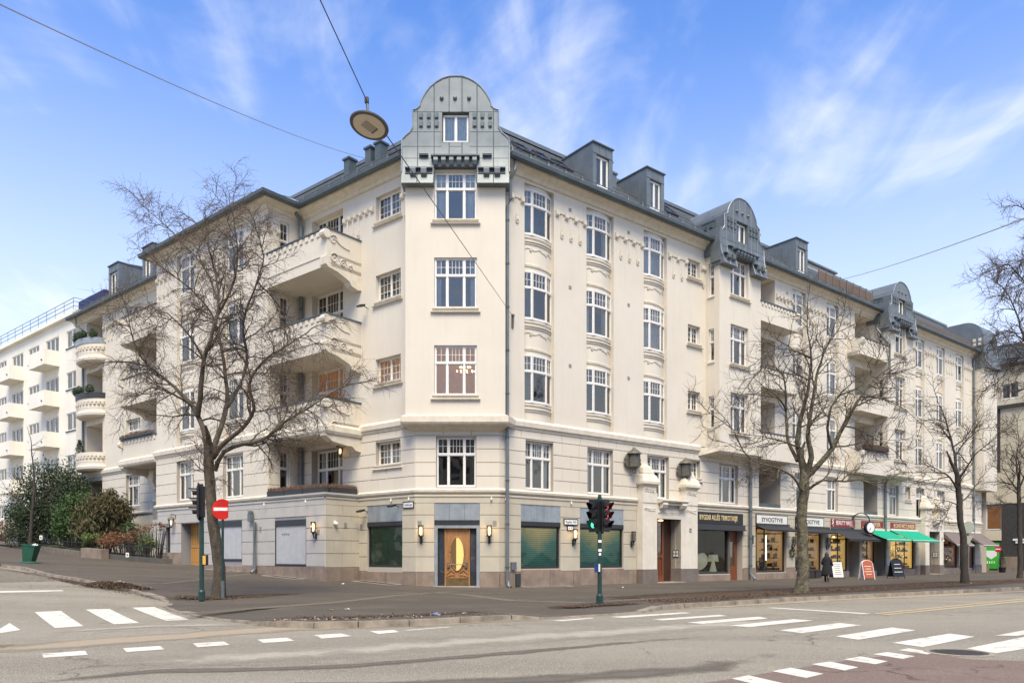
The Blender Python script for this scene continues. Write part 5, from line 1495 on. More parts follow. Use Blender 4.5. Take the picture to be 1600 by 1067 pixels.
# portal on the far left: lintel with relief ornament and side consoles
mb = MB()
mb.box(-25.4, -24.6, -.35, 0, .8, 5.2); mb.box(-22.2, -21.3, -.35, 0, .8, 5.2); mb.box(-25.4, -21.3, -.35, 0, 4.0, 5.2)
mb.prof([(-.6, 5.35), (-.55, 5.2), (-.35, 5.2), (0, 5.2), (0, 5.4)], -24.9, -21.5)
mb.prof([(-.3, 7.5), (-.6, 7.3), (-.7, 6.6), (-.45, 6.0), (0, 6.0), (0, 7.5)], -25.4, -24.7)
mb.build("portal", WHITEP, BROOT, FL)
def lump_row(mb, x0, x1, z, y, n, h=.16, seed=1):
    r = random.Random(seed)
    for i in range(n):
        x = x0 + (x1 - x0) * (i + .5) / n; R = h * r.uniform(.35, .5)
        path = [(x + R * (1 - t / 12) * math.cos(t * .7 + i), y - .015, z + r.uniform(-.02, .02) + R * (1 - t / 12) * math.sin(t * .7 + i)) for t in range(10)]
        mb.tube(path, .022, 4)
mb = MB(); lump_row(mb, -25, -22, 4.6, -.36, 9, .3); mb.build("portal_relief", WHITEP, BROOT, FL)
mb = MB(); mb.quad((-24.4, 1.05, .5), (-22.4, 1.05, .5), (-22.4, 1.05, 4.0), (-24.4, 1.05, 4.0)); mb.build("portal_door", WOODR, BROOT, FL)
mb = MB(); wall(mb, -25.0, -22.2, 5.35, 6.9, [(-23.9, -22.9, 5.5, 6.7, .1)], y=1.05); mb.build("loggia_wall", CREAM, BROOT, FL)
add_window(FL @ Matrix.Translation((-23.4, 1.13, 5.5)), 'T2', .98, 1.2, near=False, curt=-1, uc=[2])
flush_blocks()
# ------------------------------------------------------------------ writing
def text(body, M, h, mt, parent=None, width=None, name="lettering", ext=.006, align='CENTER', bold=0.0, **kw):
    cu_ = bpy.data.curves.new(name, 'FONT'); cu_.body = body; cu_.size = h / .72; cu_.extrude = ext; cu_.align_x = align
    cu_.offset = bold; cu_.resolution_u = 3; cu_.materials.append(mt)
    tmp = bpy.data.objects.new("t", cu_); COL.objects.link(tmp)
    bpy.context.view_layer.update()
    me_ = bpy.data.meshes.new_from_object(tmp.evaluated_get(bpy.context.evaluated_depsgraph_get()))
    bpy.data.objects.remove(tmp); bpy.data.curves.remove(cu_)
    me_.name = name
    o = put(name, me_, parent, M, **kw)
    if width:
        bpy.context.view_layer.update()
        w = o.dimensions.x
        S = Matrix.Diagonal((width / max(w, 1e-3), 1, 1, 1))
        M2 = M @ S; WM[o.name] = M2
        o.matrix_basis = (WM[parent.name].inverted() @ M2) if parent else M2
    return o
UP = Matrix.Rotation(math.radians(90), 4, 'X')     # text in the wall plane, facing local -y

def board(name, label, cat, Fm, x0, x1, z0, z1, y, mt, rim=None, group=None, th=.06):
    M = Fm @ Matrix.Translation(((x0 + x1) / 2, y, z0))
    t = thing(name, label, cat, M, group)
    w = (x1 - x0) / 2; h = z1 - z0
    mb = MB(); mb.box(-w, w, -th, 0, 0, h); mb.build("board", mt, t, M)
    if rim:
        mb = MB(); r = .04
        mb.box(-w - r, w + r, -th - .012, .0, -r, 0); mb.box(-w - r, w + r, -th - .012, 0, h, h + r); mb.box(-w - r, -w, -th - .012, 0, 0, h); mb.box(w, w + r, -th - .012, 0, 0, h)
        mb.build("board_frame", rim, t, M)
    return t, M, w, h

# ---- shops ------------------------------------------------------------------
SHW = mat("shop_interior_warm", (.42, .30, .16), (.10, .06, .03), rough=.9, scale=.9, emit=(1.0, .55, .2, .2))
SHY = mat("shop_interior_yellow", (.6, .42, .12), (.22, .13, .04), rough=.9, scale=.9, emit=(1.0, .62, .16, .45))
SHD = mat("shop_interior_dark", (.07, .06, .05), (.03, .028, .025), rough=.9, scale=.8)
SHR = mat("shop_interior_rose", (.35, .2, .15), (.2, .1, .08), rough=.9, scale=1.2, emit=(1.0, .45, .3, .06))
DKBR = mat("dark_brown_frame", (.05, .022, .015), rough=.45)
def shopfront(Fm, x0, x1, z0, z1, y, interior, frame_m, mull=(), tz=None, depth=1.6, shelf=True):
    mb = MB(); e = .09
    mb.box(x0, x0 + e, y - .04, y + .05, z0, z1); mb.box(x1 - e, x1, y - .04, y + .05, z0, z1)
    mb.box(x0 + e, x1 - e, y - .05, y + .05, z0, z0 + .12); mb.box(x0 + e, x1 - e, y - .04, y + .05, z1 - .08, z1)
    for m in mull: mb.box(m - .03, m + .03, y - .03, y + .03, z0 + .12, z1 - .08)
    if tz: mb.box(x0 + e, x1 - e, y - .035, y + .035, tz - .035, tz + .035)
    o = mb.build("shop_window", frame_m, BROOT, Fm)
    ms = [x0 + e] + list(mull) + [x1 - e]
    for a, b in zip(ms, ms[1:]):
        zz = [z0 + .12, tz, z1 - .08] if tz else [z0 + .12, z1 - .08]
        for c, d in zip(zz, zz[1:]):
            pm = MB(); pm.quad((a, y, c), (b, y, c), (b, y, d), (a, y, d)); pm.build("pane", GLASSD, o, Fm)
    rm = MB(); Y0, Y1 = y + .06, y + depth
    rm.quad((x0, Y1, z0), (x1, Y1, z0), (x1, Y1, z1), (x0, Y1, z1)); rm.quad((x0, Y0, z0), (x0, Y1, z0), (x0, Y1, z1), (x0, Y0, z1)); rm.quad((x1, Y0, z0), (x1, Y0, z1), (x1, Y1, z1), (x1, Y1, z0))
    rm.quad((x0, Y0, z1), (x0, Y1, z1), (x1, Y1, z1), (x1, Y0, z1)); rm.quad((x0, Y0, z0), (x1, Y0, z0), (x1, Y1, z0), (x0, Y1, z0))
    rm.build("shop_interior", interior, o, Fm)
    return o
# posters of the closed corner shop: gradient of green with a blurred road scene and yellow backlight painted into its top, flat print behind glass
def poster_mat(name, kind):
    m = bpy.data.materials.new(name); m.use_nodes = True
    t = m.node_tree; b = t.nodes["Principled BSDF"]; b.inputs["Roughness"].default_value = .35
    tcn = N(t, "ShaderNodeTexCoord"); sp = N(t, "ShaderNodeSeparateXYZ"); t.links.new(tcn.outputs["Generated"], sp.inputs[0])
    def mth(op, a, b_=None, c=None):
        n = N(t, "ShaderNodeMath"); n.operation = op
        for i, s in enumerate((a, b_, c)):
            if s is None: continue
            if isinstance(s, (int, float)): n.inputs[i].default_value = s
            else: t.links.new(s, n.inputs[i])
        return n.outputs[0]
    X = mth('SUBTRACT', sp.outputs[0], .5); Z = sp.outputs[2]
    nz = N(t, "ShaderNodeTexNoise"); nz.inputs["Scale"].default_value = 3; nz.inputs["Detail"].default_value = 8
    t.links.new(tcn.outputs["Generated"], nz.inputs["Vector"])
    cr = N(t, "ShaderNodeValToRGB")
    e = cr.color_ramp.elements
    if kind == 0:
        v = mth('ADD', mth('MULTIPLY', mth('ABSOLUTE', X), -.9), mth('ADD', mth('MULTIPLY', Z, .85), mth('MULTIPLY', nz.outputs[0], .5)))
        e[0].color = (.012, .15, .115, 1); e[0].position = .2; e[1].color = (.62, .52, .22, 1); e[1].position = .9
        n_ = e.new(.42); n_.color = (.03, .22, .165, 1); n_ = e.new(.62); n_.color = (.34, .35, .17, 1)
    else:
        v = nz.outputs[0]
        e[0].color = (.008, .06, .035, 1); e[0].position = .35; e[1].color = (.14, .22, .13, 1); e[1].position = .75
        n_ = e.new(.5); n_.color = (.012, .04, .026, 1)
    t.links.new(v, cr.inputs[0])
    out = cr.outputs[0]
    if kind == 0:
        st = mth('SINE', mth('MULTIPLY', Z, 120)); mr = N(t, "ShaderNodeMapRange"); mr.inputs[1].default_value = -1; mr.inputs[2].default_value = 1; mr.inputs[3].default_value = .6; mr.inputs[4].default_value = 1.15
        t.links.new(st, mr.inputs[0])
        mx = N(t, "ShaderNodeMix"); mx.data_type = 'RGBA'; mx.blend_type = 'MULTIPLY'; mx.inputs[0].default_value = 1
        t.links.new(out, mx.inputs[6]); t.links.new(mr.outputs[0], mx.inputs[7]); out = mx.outputs[2]
    t.links.new(out, b.inputs["Base Color"])
    t.links.new(out, b.inputs["Emission Color"]); b.inputs["Emission Strength"].default_value = .22      # glow put in the print: backlit road posters, forest poster merely brightened
    return m
DKI = mat("shop_furniture", (.05, .035, .025), (.09, .06, .04), rough=.7, scale=3)
CREAMD_ = mat("goods_cream", (.5, .46, .36), rough=.5)
def furnish(x0, x1, z0, z1, y1, seed, glow=True):
    """partition, shelves and goods inside a shop, seen through the glass"""
    r = random.Random(seed); W = x1 - x0
    mb = MB(); px = x0 + W * r.uniform(.35, .55); mb.box(px, px + .12, 1.2, y1 - .02, z0 + .02, z1 - .02); mb.build("shop_partition", DKI, BROOT, FR)
    mb = MB()
    for k in range(4):      # shelving on the far side wall, the one seen from the crossing
        z = z0 + .35 + k * .55; mb.box(x1 - .42, x1 - .03, .55, y1 - .1, z, z + .04)
        for i in range(6):
            q = .6 + (y1 - .8) * (i + .5) / 6; h = r.uniform(.08, .38)
            if r.random() < .8: mb.box(x1 - .36, x1 - .1, q - .07, q + .06, z + .04, z + .04 + h)
    for k in range(3):
        q = x0 + W * r.uniform(.1, .7); mb.box(q, q + .3, 1.0, 1.35, z0 + .02, z0 + r.uniform(.5, 1.1))
    mb.box(x0 + .1, x1 - .1, .45, .75, z0 + .13, z0 + .28)
    mb.build("shop_shelf", DKI, BROOT, FR)
    mb = MB()
    for k in range(4):
        q = x0 + W * (k + .5) / 4.2; h = r.uniform(.15, .5); mb.lathe([(0, 0), (.07, 0), (.1, h * .4), (.05, h * .8), (.06, h), (0, h)], (q, .6, z0 + .28), 8)
    mb.build("window_goods", r.choice([CREAMD_, SIGNW, BEIGE]), BROOT, FR)
    mb = MB(); mb.box(x0 + .02, x1 - .02, .28, y1 - .02, z1 - .35, z1 - .3); mb.build("shop_ceiling", DKI, BROOT, FR)
    if glow:
        mb = MB()
        for i in range(3): q = x0 + W * (i + .6) / 3.4; mb.lathe([(0, 0), (.09, .02), (.09, .07), (0, .09)], (q, r.uniform(.7, 1.3), z1 - .45), 8)
        mb.build("shop_ceiling_lamp", GLOWW, BROOT, FR)
PO = [poster_mat("green_road_poster", 0), poster_mat("green_forest_poster", 1)]
for Fm, (x0, x1, z0, z1, r), k in ((FR, OPR[0], 0), (FR, OPR[1], 0), (FL, OPL[0], 1)):
    zt = 3.18
    o = shopfront(Fm, x0, x1, z0, zt - .2, .14, SHD, DARKM, depth=.6)
    mb = MB(); mb.quad((x0 + .1, .17, z0 + .1), (x1 - .1, .17, z0 + .1), (x1 - .1, .17, zt - .3), (x0 + .1, .17, zt - .3)); mb.build("window_poster", PO[k], o, Fm)
    mb = MB(); mb.box(x0, x1, -.02, .2, zt - .2, zt); mb.build("shutter_box", DARKM, BROOT, Fm)
    n = 3
    for i in range(n):
        mb = MB(); a = x0 + (x1 - x0) * i / n; b = x0 + (x1 - x0) * (i + 1) / n
        mb.box(a + .004, b - .004, .0, .12, zt + .01, 4.0); mb.build("zinc_panel", ZINCP, BROOT, Fm)
# the oval-window entrance on the chamfer
x0, x1, z0, z1, r = OPC[0]
n = 3
for i in range(n):
    mb = MB(); a = x0 + (x1 - x0) * i / n; b = x0 + (x1 - x0) * (i + 1) / n; mb.box(a + .004, b - .004, .0, .12, 3.2, 4.0); mb.build("zinc_panel", ZINCP, BROOT, FC)
mb = MB(); mb.box(x0, x1, -.03, .2, 2.96, 3.2); mb.build("shutter_box", DARKM, BROOT, FC)
mb = MB(); mb.box(x0, x0 + .15, -.02, .2, .0, 2.96); mb.box(x1 - .15, x1, -.02, .2, .0, 2.96); mb.box(x0 + .15, x1 - .15, -.02, .2, 2.82, 2.96); mb.build("door_surround", ZINCP, BROOT, FC)
mb = MB(); mb.box(x0 - .02, x1 + .02, -.32, .3, -.2, .09); mb.build("door_step", mat("pale_step_stone", (.33, .30, .26), (.25, .22, .19), rough=.8, scale=4), BROOT, FC)
ent = thing("corner_entrance_door", "carved light oak door with a tall yellow-lit oval window on the corner", "door", FC @ Matrix.Translation((1.97, .18, .1)))
M = WM[ent.name]
mb = MB()
cx, cz, ra, rb = 0, 1.50, .33, .80
hw, H = .58, 2.72
# leaf with an oval hole: ring of quads between ellipse and rectangle
K = 48; ell = []; rec = []
for k in range(K):
    a = 2 * math.pi * k / K; c_, s_ = math.cos(a), math.sin(a)
    ell.append((cx + ra * c_, cz + rb * s_)); 
    tx = hw / abs(c_) if abs(c_) > 1e-6 else 1e9; 
    tz_ = ((H - cz) if s_ > 0 else (cz - .0)) / abs(s_) if abs(s_) > 1e-6 else 1e9
    t = min(tx, tz_); rec.append((cx + c_ * t, cz + s_ * t))
for k in range(K):
    k2 = (k + 1) % K; a, b, c, d = ell[k], ell[k2], rec[k2], rec[k]
    mb.quad((d[0], -.03, d[1]), (c[0], -.03, c[1]), (b[0], -.03, b[1]), (a[0], -.03, a[1]))
    mb.quad((a[0], -.03, a[1]), (b[0], -.03, b[1]), (b[0], .05, b[1]), (a[0], .05, a[1]))
lf = mb.build("door_leaf", WOOD, ent, M)
mb = MB(); mb.tube([(ell[k % K][0], -.05, ell[k % K][1]) for k in range(K + 1)], .035, 6)
for s in (-1, 1):
    mb.tube([(s * .12, -.05, .62), (s * .3, -.05, .74), (s * .5, -.05, .56), (s * .54, -.05, .36)], .03, 5); mb.tube([(s * .1, -.05, .5), (s * .3, -.05, .5), (s * .48, -.05, .42)], .02, 5)
    mb.box(s * .57 - .03, s * .57 + .03, -.07, .05, 0, H)
mb.build("carved_moulding", WOOD, ent, M)
mb = MB(); mb.box(-.55, .55, -.055, -.03, .02, .36)
for k in range(6): mb.box(-.38 + k * .15, -.34 + k * .15, -.07, -.055, .28, .32)
mb.build("kick_plate", mat("worn_brass", (.20, .13, .05), (.12, .08, .035), rough=.5, metal=.5, scale=4), ent, M)
mb = MB(); mb.tube([(-.42, -.12, 1.0), (.42, -.12, 1.0)], .02, 6)
for s in (-1, 1): mb.box(s * .42 - .06, s * .42 + .06, -.13, -.03, .86, 1.1)
mb.build("handle", BRONZE, ent, M)
mb = MB(); mb.add([(p[0], .0, p[1]) for p in ell], [tuple(range(K))]); mb.build("oval_pane", GLASSD, ent, M)
mb = MB(); mb.quad((-.06, .12, .5), (.45, .12, .5), (.45, .12, 2.5), (-.06, .12, 2.5)); mb.build("lit_hallway", lit("hall_glow", (1.0, .68, .22), .95), ent, M)
mb = MB(); mb.quad((-.45, .10, .5), (-.06, .12, .5), (-.06, .12, 2.5), (-.45, .10, 2.5)); mb.build("hallway_wall", mat("hall_wall", (.34, .25, .14), rough=.9, emit=(1, .6, .25, .12)), ent, M)
for s in (-1, 1):
    a, b = sorted((s * .60, s * .92))
    mb = MB(); mb.box(a, b, -.02, .06, .02, .62); mb.box(a, b, -.02, .06, 2.45, H); mb.box(a, a + .03, -.02, .06, .62, 2.45); mb.box(b - .03, b, -.02, .06, .62, 2.45)
    sl = mb.build("side_light", DARKM, ent, M)
    mb = MB(); mb.quad((a + .03, .01, .62), (b - .03, .01, .62), (b - .03, .01, 2.45), (a + .03, .01, 2.45)); mb.build("pane", GLASS, sl, M)
    mb = MB(); mb.quad((a, .2, .5), (b, .2, .5), (b, .2, 2.5), (a, .2, 2.5)); mb.build("pale_blind", CURT, sl, M)
mb = MB(); mb.quad((-1.1, .5, 0), (1.1, .5, 0), (1.1, .5, 2.9), (-1.1, .5, 2.9)); mb.build("vestibule_wall", SHD, ent, M)

# shops along the avenue
def sf(i, interior, fm, **k):
    x0, x1, z0, z1, r = OPS2[i]; return shopfront(FR, x0, x1, z0, z1, .2, interior, fm, **k)
sf(0, SHD, DARKM, depth=1.8); sf(2, SHW, DARKM, mull=(21.3,), depth=2.0); sf(3, SHW, DARKM, mull=(26.3,), depth=2.0)
sf(4, SHY, DARKM, mull=(30.3,), tz=2.75); sf(6, SHW, DKBR, mull=(34.5,), tz=2.8); sf(8, SHY, DKBR, mull=(39.1, 40.5), tz=2.75)
for (x0, x1, z0, z1, r) in OPS3: shopfront(FR, x0, x1, z0, z1, .2, SHR, DKBR, tz=2.6)
for i, (q0, q1) in enumerate(((20.05, 23.5), (24.5, 27.95), (29, 31.5), (33.4, 35.55), (37.75, 42.0), (46.7, 50.3), (51.4, 53.8))): furnish(q0, q1, .45, 3.35, 1.9 if i < 2 else 1.7, i, i > 1)
# recessed shop doors
for i in (1, 5, 7):
    x0, x1, z0, z1, r = OPS2[i]
    mb = MB(); mb.box(x0 + .05, x1 - .05, r - .08, r, -.05, z1); d = mb.build("shop_door", WOODR if i == 1 else DKBR, BROOT, FR)
    mb = MB(); mb.quad((x0 + .3, r - .09, .9), (x1 - .3, r - .09, .9), (x1 - .3, r - .09, 2.4), (x0 + .3, r - .09, 2.4)); mb.build("pane", GLASS, d, FR)
# things inside the shop windows
def shop_thing(name, label, cat, x, y, z): return thing(name, label, cat, FR @ Matrix.Translation((x, y, z)))
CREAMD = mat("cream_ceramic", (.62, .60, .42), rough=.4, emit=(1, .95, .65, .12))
t = shop_thing("round_paper_lamp", "large round cream lantern lamp lying on the floor of the knitwear shop window", "lamp", 15.75, .95, 1.15); M = WM[t.name] @ Matrix.Rotation(math.radians(-62), 4, 'X')
mb = MB(); mb.lathe([(0, -.38), (.2, -.36), (.42, -.25), (.58, -.06), (.6, .06), (.45, .24), (.22, .34), (.12, .36), (.1, .3)], n=28); mb.build("shade", CREAMD, t, M, smooth=True)
t = shop_thing("table_lamp", "small cream table lamp with a drum shade in the knitwear shop window", "lamp", 16.85, .8, .55); M = WM[t.name]
mb = MB(); mb.lathe([(0, 0), (.24, 0), (.2, .1), (.1, .55), (.06, .62)], n=20); mb.build("base", CREAMD, t, M, smooth=True)
mb = MB(); mb.lathe([(.34, .62), (.27, 1.05)], n=24); mb.build("lamp_shade", CREAMD, t, M, smooth=True)
for k, (x, R, lb) in enumerate(((14.65, .62, "large cream crescent ornament in the knitwear shop window"), (14.4, .34, "small cream crescent ornament in the knitwear shop window"))):
    t = shop_thing("crescent_ornament", lb, "ornament", x, .7, .56); M = WM[t.name]
    mb = MB(); path = [(R * math.sin(a) - R * .5, 0, R - R * math.cos(a)) for a in [i * 2.6 / 14 + .15 for i in range(15)]]
    mb.tube(path, [.012 + .055 * math.sin(i / 14 * math.pi) for i in range(15)], 6); mb.build("crescent", CREAMD, t, M, smooth=True)
mb = MB(); mb.box(14.1, 17.4, .3, 1.7, .42, .55); mb.build("display_shelf", SIGNW, BROOT, FR)
for x, z0, z1, lb in ((20.9, 1.5, 2.5, "short glowing tube lamp in the first white-signed shop window"), (22.55, 1.25, 2.9, "tall glowing tube lamp in the first white-signed shop window"), (27.0, 1.2, 2.7, "glowing tube lamp in the white-signed shop window behind the tree")):
    t = shop_thing("tube_lamp", lb, "lamp", x, .9, z0); M = WM[t.name]
    mb = MB(); mb.tube([(0, 0, 0), (0, 0, z1 - z0)], .035, 8); mb.build("tube", GLOWW, t, M)
    mb = MB(); mb.box(-.05, .05, .05, .12, -.05, z1 - z0 + .05); mb.build("backplate", BRONZE, t, M)
# a dark desk and chairs in the first shop, plants and lights in the optician's window
def desk(x, y, lb):
    t = shop_thing("desk", lb, "desk", x, y, .45); M = WM[t.name]
    mb = MB(); mb.box(-.6, .6, -.3, .3, .68, .74); mb.build("table_top", DARKM, t, M)
    for a in (-.55, .55):
        for b in (-.25, .25): mb = MB(); mb.box(a - .03, a + .03, b - .03, b + .03, 0, .68); mb.build("leg", DARKM, t, M)
desk(21.9, 1.3, "dark desk standing inside the first white-signed shop"); desk(25.4, 1.3, "dark desk inside the shop behind the tree")
LEAFD = mat("dark_leaf", (.035, .06, .025), (.02, .035, .015), rough=.6, scale=9)
def leaf_cloud(mb, c, R, n, size, r, m=0, squash=(1, 1, 1)):
    for i in range(n):
        v = Vector((r.gauss(0, 1), r.gauss(0, 1), r.gauss(0, 1))).normalized() * (r.random() ** .45)
        p = Vector(c) + Vector((v.x * R * squash[0], v.y * R * squash[1], v.z * R * squash[2]))
        a = Vector((r.gauss(0, 1), r.gauss(0, 1), r.gauss(0, 1))).normalized(); b = a.orthogonal().normalized(); s = size * r.uniform(.6, 1.3)
        mb.add([p - a * s, p + b * s * .5, p + a * s, p - b * s * .5], [(0, 1, 2, 3)], m)
t = shop_thing("window_plant", "leafy plant in the optician window below the green awning", "plant", 38.9, .8, .5); M = WM[t.name]
mb = MB(); mb.lathe([(0, 0), (.16, 0), (.2, .35), (0, .35)], n=14); mb.build("pot", BEIGE, t, M)
mb = MB(); leaf_cloud(mb, (0, 0, 1.0), .6, 260, .07, rnd); mb.build("foliage", LEAFD, t, M)
r = random.Random(4)
for x0, z0, z1, n, nm in ((37.9, .9, 2.3, 26, "string of small warm lights in the optician window"), (47.0, 1.2, 2.4, 12, "small warm lights in the brown-awning cafe window")):
    t = shop_thing("fairy_lights", nm, "lights", x0, .6, z0); M = WM[t.name]
    pts = [(r.uniform(0, 3.4), r.uniform(-.1, .6), r.uniform(0, z1 - z0)) for _ in range(n)]
    mb = MB()
    for p in pts: mb.lathe([(0, -.02), (.022, 0), (0, .02)], p, 6)
    mb.build("bulb", GLOWW, t, M); mb = MB(); mb.tube(sorted(pts), .005, 3); mb.build("wire", DARKM, t, M)

# ---- awnings ------------------------------------------------------------------
AWB = mat("charcoal_awning_cloth", (.022, .023, .026), (.03, .031, .034), rough=.9, scale=3)
AWG = mat("green_awning_cloth", (.0, .30, .17), (.0, .26, .15), rough=.85, scale=2)
AWT = mat("taupe_awning_cloth", (.15, .12, .11), (.13, .105, .095), rough=.9, scale=2)
def awning(label, x0, x1, zt, zb, out, mt, group, val=.14, ribs=3, cheeks=False, x0b=None, x1b=None):
    M = FR @ Matrix.Translation(((x0 + x1) / 2, -.1, zb)); w = (x1 - x0) / 2; t = thing("awning", label, "awning", M, group)
    h = zt - zb
    mb = MB(); n = 10
    for i in range(n):
        a = -w + 2 * w * i / n; b = a + 2 * w / n
        sag = lambda v: -.035 * math.sin(v * math.pi)
        for k in range(6):
            v0, v1 = k / 6, (k + 1) / 6
            mb.quad((a, -out * v1, h * (1 - v1) + sag(v1)), (b, -out * v1, h * (1 - v1) + sag(v1)), (b, -out * v0, h * (1 - v0) + sag(v0)), (a, -out * v0, h * (1 - v0) + sag(v0)))
            mb.quad((a, -out * v0, h * (1 - v0) + sag(v0) - .006), (b, -out * v0, h * (1 - v0) + sag(v0) - .006), (b, -out * v1, h * (1 - v1) + sag(v1) - .006), (a, -out * v1, h * (1 - v1) + sag(v1) - .006))
    for i in range(n):
        a = -w + 2 * w * i / n; b = a + 2 * w / n; mb.box(a, b, -out - .012, -out, -val, 0)
    mb.build("canopy", mt, t, M)
    mb = MB(); mb.box(-w, w, -.1, .0, h - .05, h + .08); mb.tube([(-w, -out, 0), (w, -out, 0)], .03, 6); mb.build("cassette", ANTHR if mt is AWB else SIGNW, t, M)
    for s in (-1, 1):
        mb = MB(); x = s * (w - .1); mb.tube([(x, 0, h - .25), (x, -out * .5, h * .3 - .1), (x, -out, 0)], .02, 5); mb.build("arm", ANTHR, t, M)
    if cheeks:
        for s in (-1, 1):
            mb = MB(); mb.add([(s * w, 0, h), (s * w, -out, 0), (s * w, 0, h - .5)], [(0, 1, 2)]); mb.build("cheek", mt, t, M)
ga = "awnings over the shop windows along the avenue"
awning("short charcoal awning under the first white shop sign", 20.0, 23.6, 3.55, 3.2, .75, AWB, ga, val=.1)
awning("charcoal awning under the second white shop sign, half hidden by the tree", 24.4, 28.6, 3.5, 3.15, .7, AWB, ga, val=.1)
awning("wide charcoal awning below the dark red nail salon sign", 28.9, 33.3, 3.45, 2.72, 1.35, AWB, ga)
awning("green awning beside the street clock, below the partly hidden red sign", 33.5, 37.25, 3.55, 2.75, 1.75, AWG, ga)
awning("green awning below the lens shop sign, rightmost of the two green ones", 37.5, 42.1, 3.6, 2.75, 1.75, AWG, ga)
awning("taupe awning left of the thin tree at the cafe", 46.7, 50.3, 3.7, 2.5, 1.2, AWT, ga, cheeks=True)
awning("taupe awning right of the thin tree at the end of the cafe", 51.3, 54.6, 3.7, 2.5, 1.6, AWT, ga, cheeks=True)
mb = MB(); mb.box(14.0, 18.72, -.22, .0, 3.16, 3.42); mb.box(14.0, 18.72, -.30, -.0, 3.08, 3.16); mb.build("awning_cassette", ANTHR, BROOT, FR)

# ---- shop signs ------------------------------------------------------------------
t, M, w, h = board("shop_sign", "black shop sign reading BYGDØ ALLÉS TRIKOTASJE in gold letters", "sign", FR, 14.05, 18.65, 3.46, 4.16, -.03, BLACK)
text("BYGDØ ALLÉS TRIKOTASJE", M @ Matrix.Translation((-.1, -.07, .24)) @ UP, .30, GOLD, t, width=3.75, bold=.006)
for a, b, lb in ((20.05, 23.45, "white shop sign reading SYVOGTYVE beside the long downpipe"), (24.5, 27.9, "white shop sign reading SYVOGTYVE, partly hidden behind the mossy tree trunk")):
    t, M, w, h = board("shop_sign", lb, "sign", FR, a, b, 3.6, 4.18, -.04, SIGNW, BLACK)
    text("SYVOGTYVE", M @ Matrix.Translation((0, -.07, .15)) @ UP, .29, BLACK, t, width=2.4)
for a, b, body, lb, wt_, al in ((28.95, 32.2, "BEAUTY NAILS", "dark red sign reading BEAUTY NAILS over the charcoal awning", 2.3, 0), (33.2, 36.4, "OPTIKER", "dark red sign half hidden behind the street clock", 2.2, 0), (37.7, 41.8, "KONTAKTLINSER", "dark red sign reading KONTAKTLINSER over the green awning", 3.6, 0)):
    t, M, w, h = board("shop_sign", lb, "sign", FR, a, b, 3.62, 4.2, -.04, DKRED)
    text(body, M @ Matrix.Translation((.1, -.07, .17)) @ UP, .32, SIGNW if body[0] == 'B' else GOLD, t, width=wt_, bold=.004)
    if body[0] == 'B':
        mb = MB(); mb.tube([(-w + .18, -.08, .06), (-w + .06, -.08, .2), (-w + .2, -.08, .3), (-w + .08, -.08, .42), (-w + .2, -.08, .54)], .04, 5); mb.tube([(-w + .22, -.08, .1), (-w + .14, -.08, .28), (-w + .24, -.08, .4)], .025, 5); mb.build("emblem", SIGNW, t, M)
        mb = MB(); mb.tube([(w - .75 + i * .05, -.065, .09 + .03 * math.sin(i * 2.4)) for i in range(13)], .008, 4); mb.build("small_script", SIGNW, t, M)
    else:
        mb = MB(); mb.box(-w, w, -.075, -.06, .05, .08); mb.build("trim_line", GOLD, t, M)
# street name plates
for Fm, x, z, y, body, lb, wd in ((FL, -.42, 3.82, -.05, "Gabels gate", "white street name plate reading Gabels gate left of the corner door", .55), (FR, 4.4, 3.12, -.05, "Bygdøy Allé", "white street name plate reading Bygdøy Allé between the two green shop windows", .75)):
    t, M, w, h = board("street_name_sign", lb, "sign", Fm, x - (wd / 2 + .06), x + wd / 2 + .06, z, z + .24, y, WHITE, BLACK, th=.02)
    text(body, M @ Matrix.Translation((0, -.025, .07)) @ UP, .12, BLACK, t, width=wd, ext=.002)
t, M, w, h = board("house_number_plate", "small white plate under the avenue name plate", "sign", FR, 4.2, 4.55, 2.84, 3.02, -.05, WHITE, BLACK, th=.02)
mb = MB()
for q in (-.1, -.06, .04, .09): mb.box(q - .012, q + .016, -.024, -.02, .06, .12)
mb.build("worn_print", DARKM, t, M)

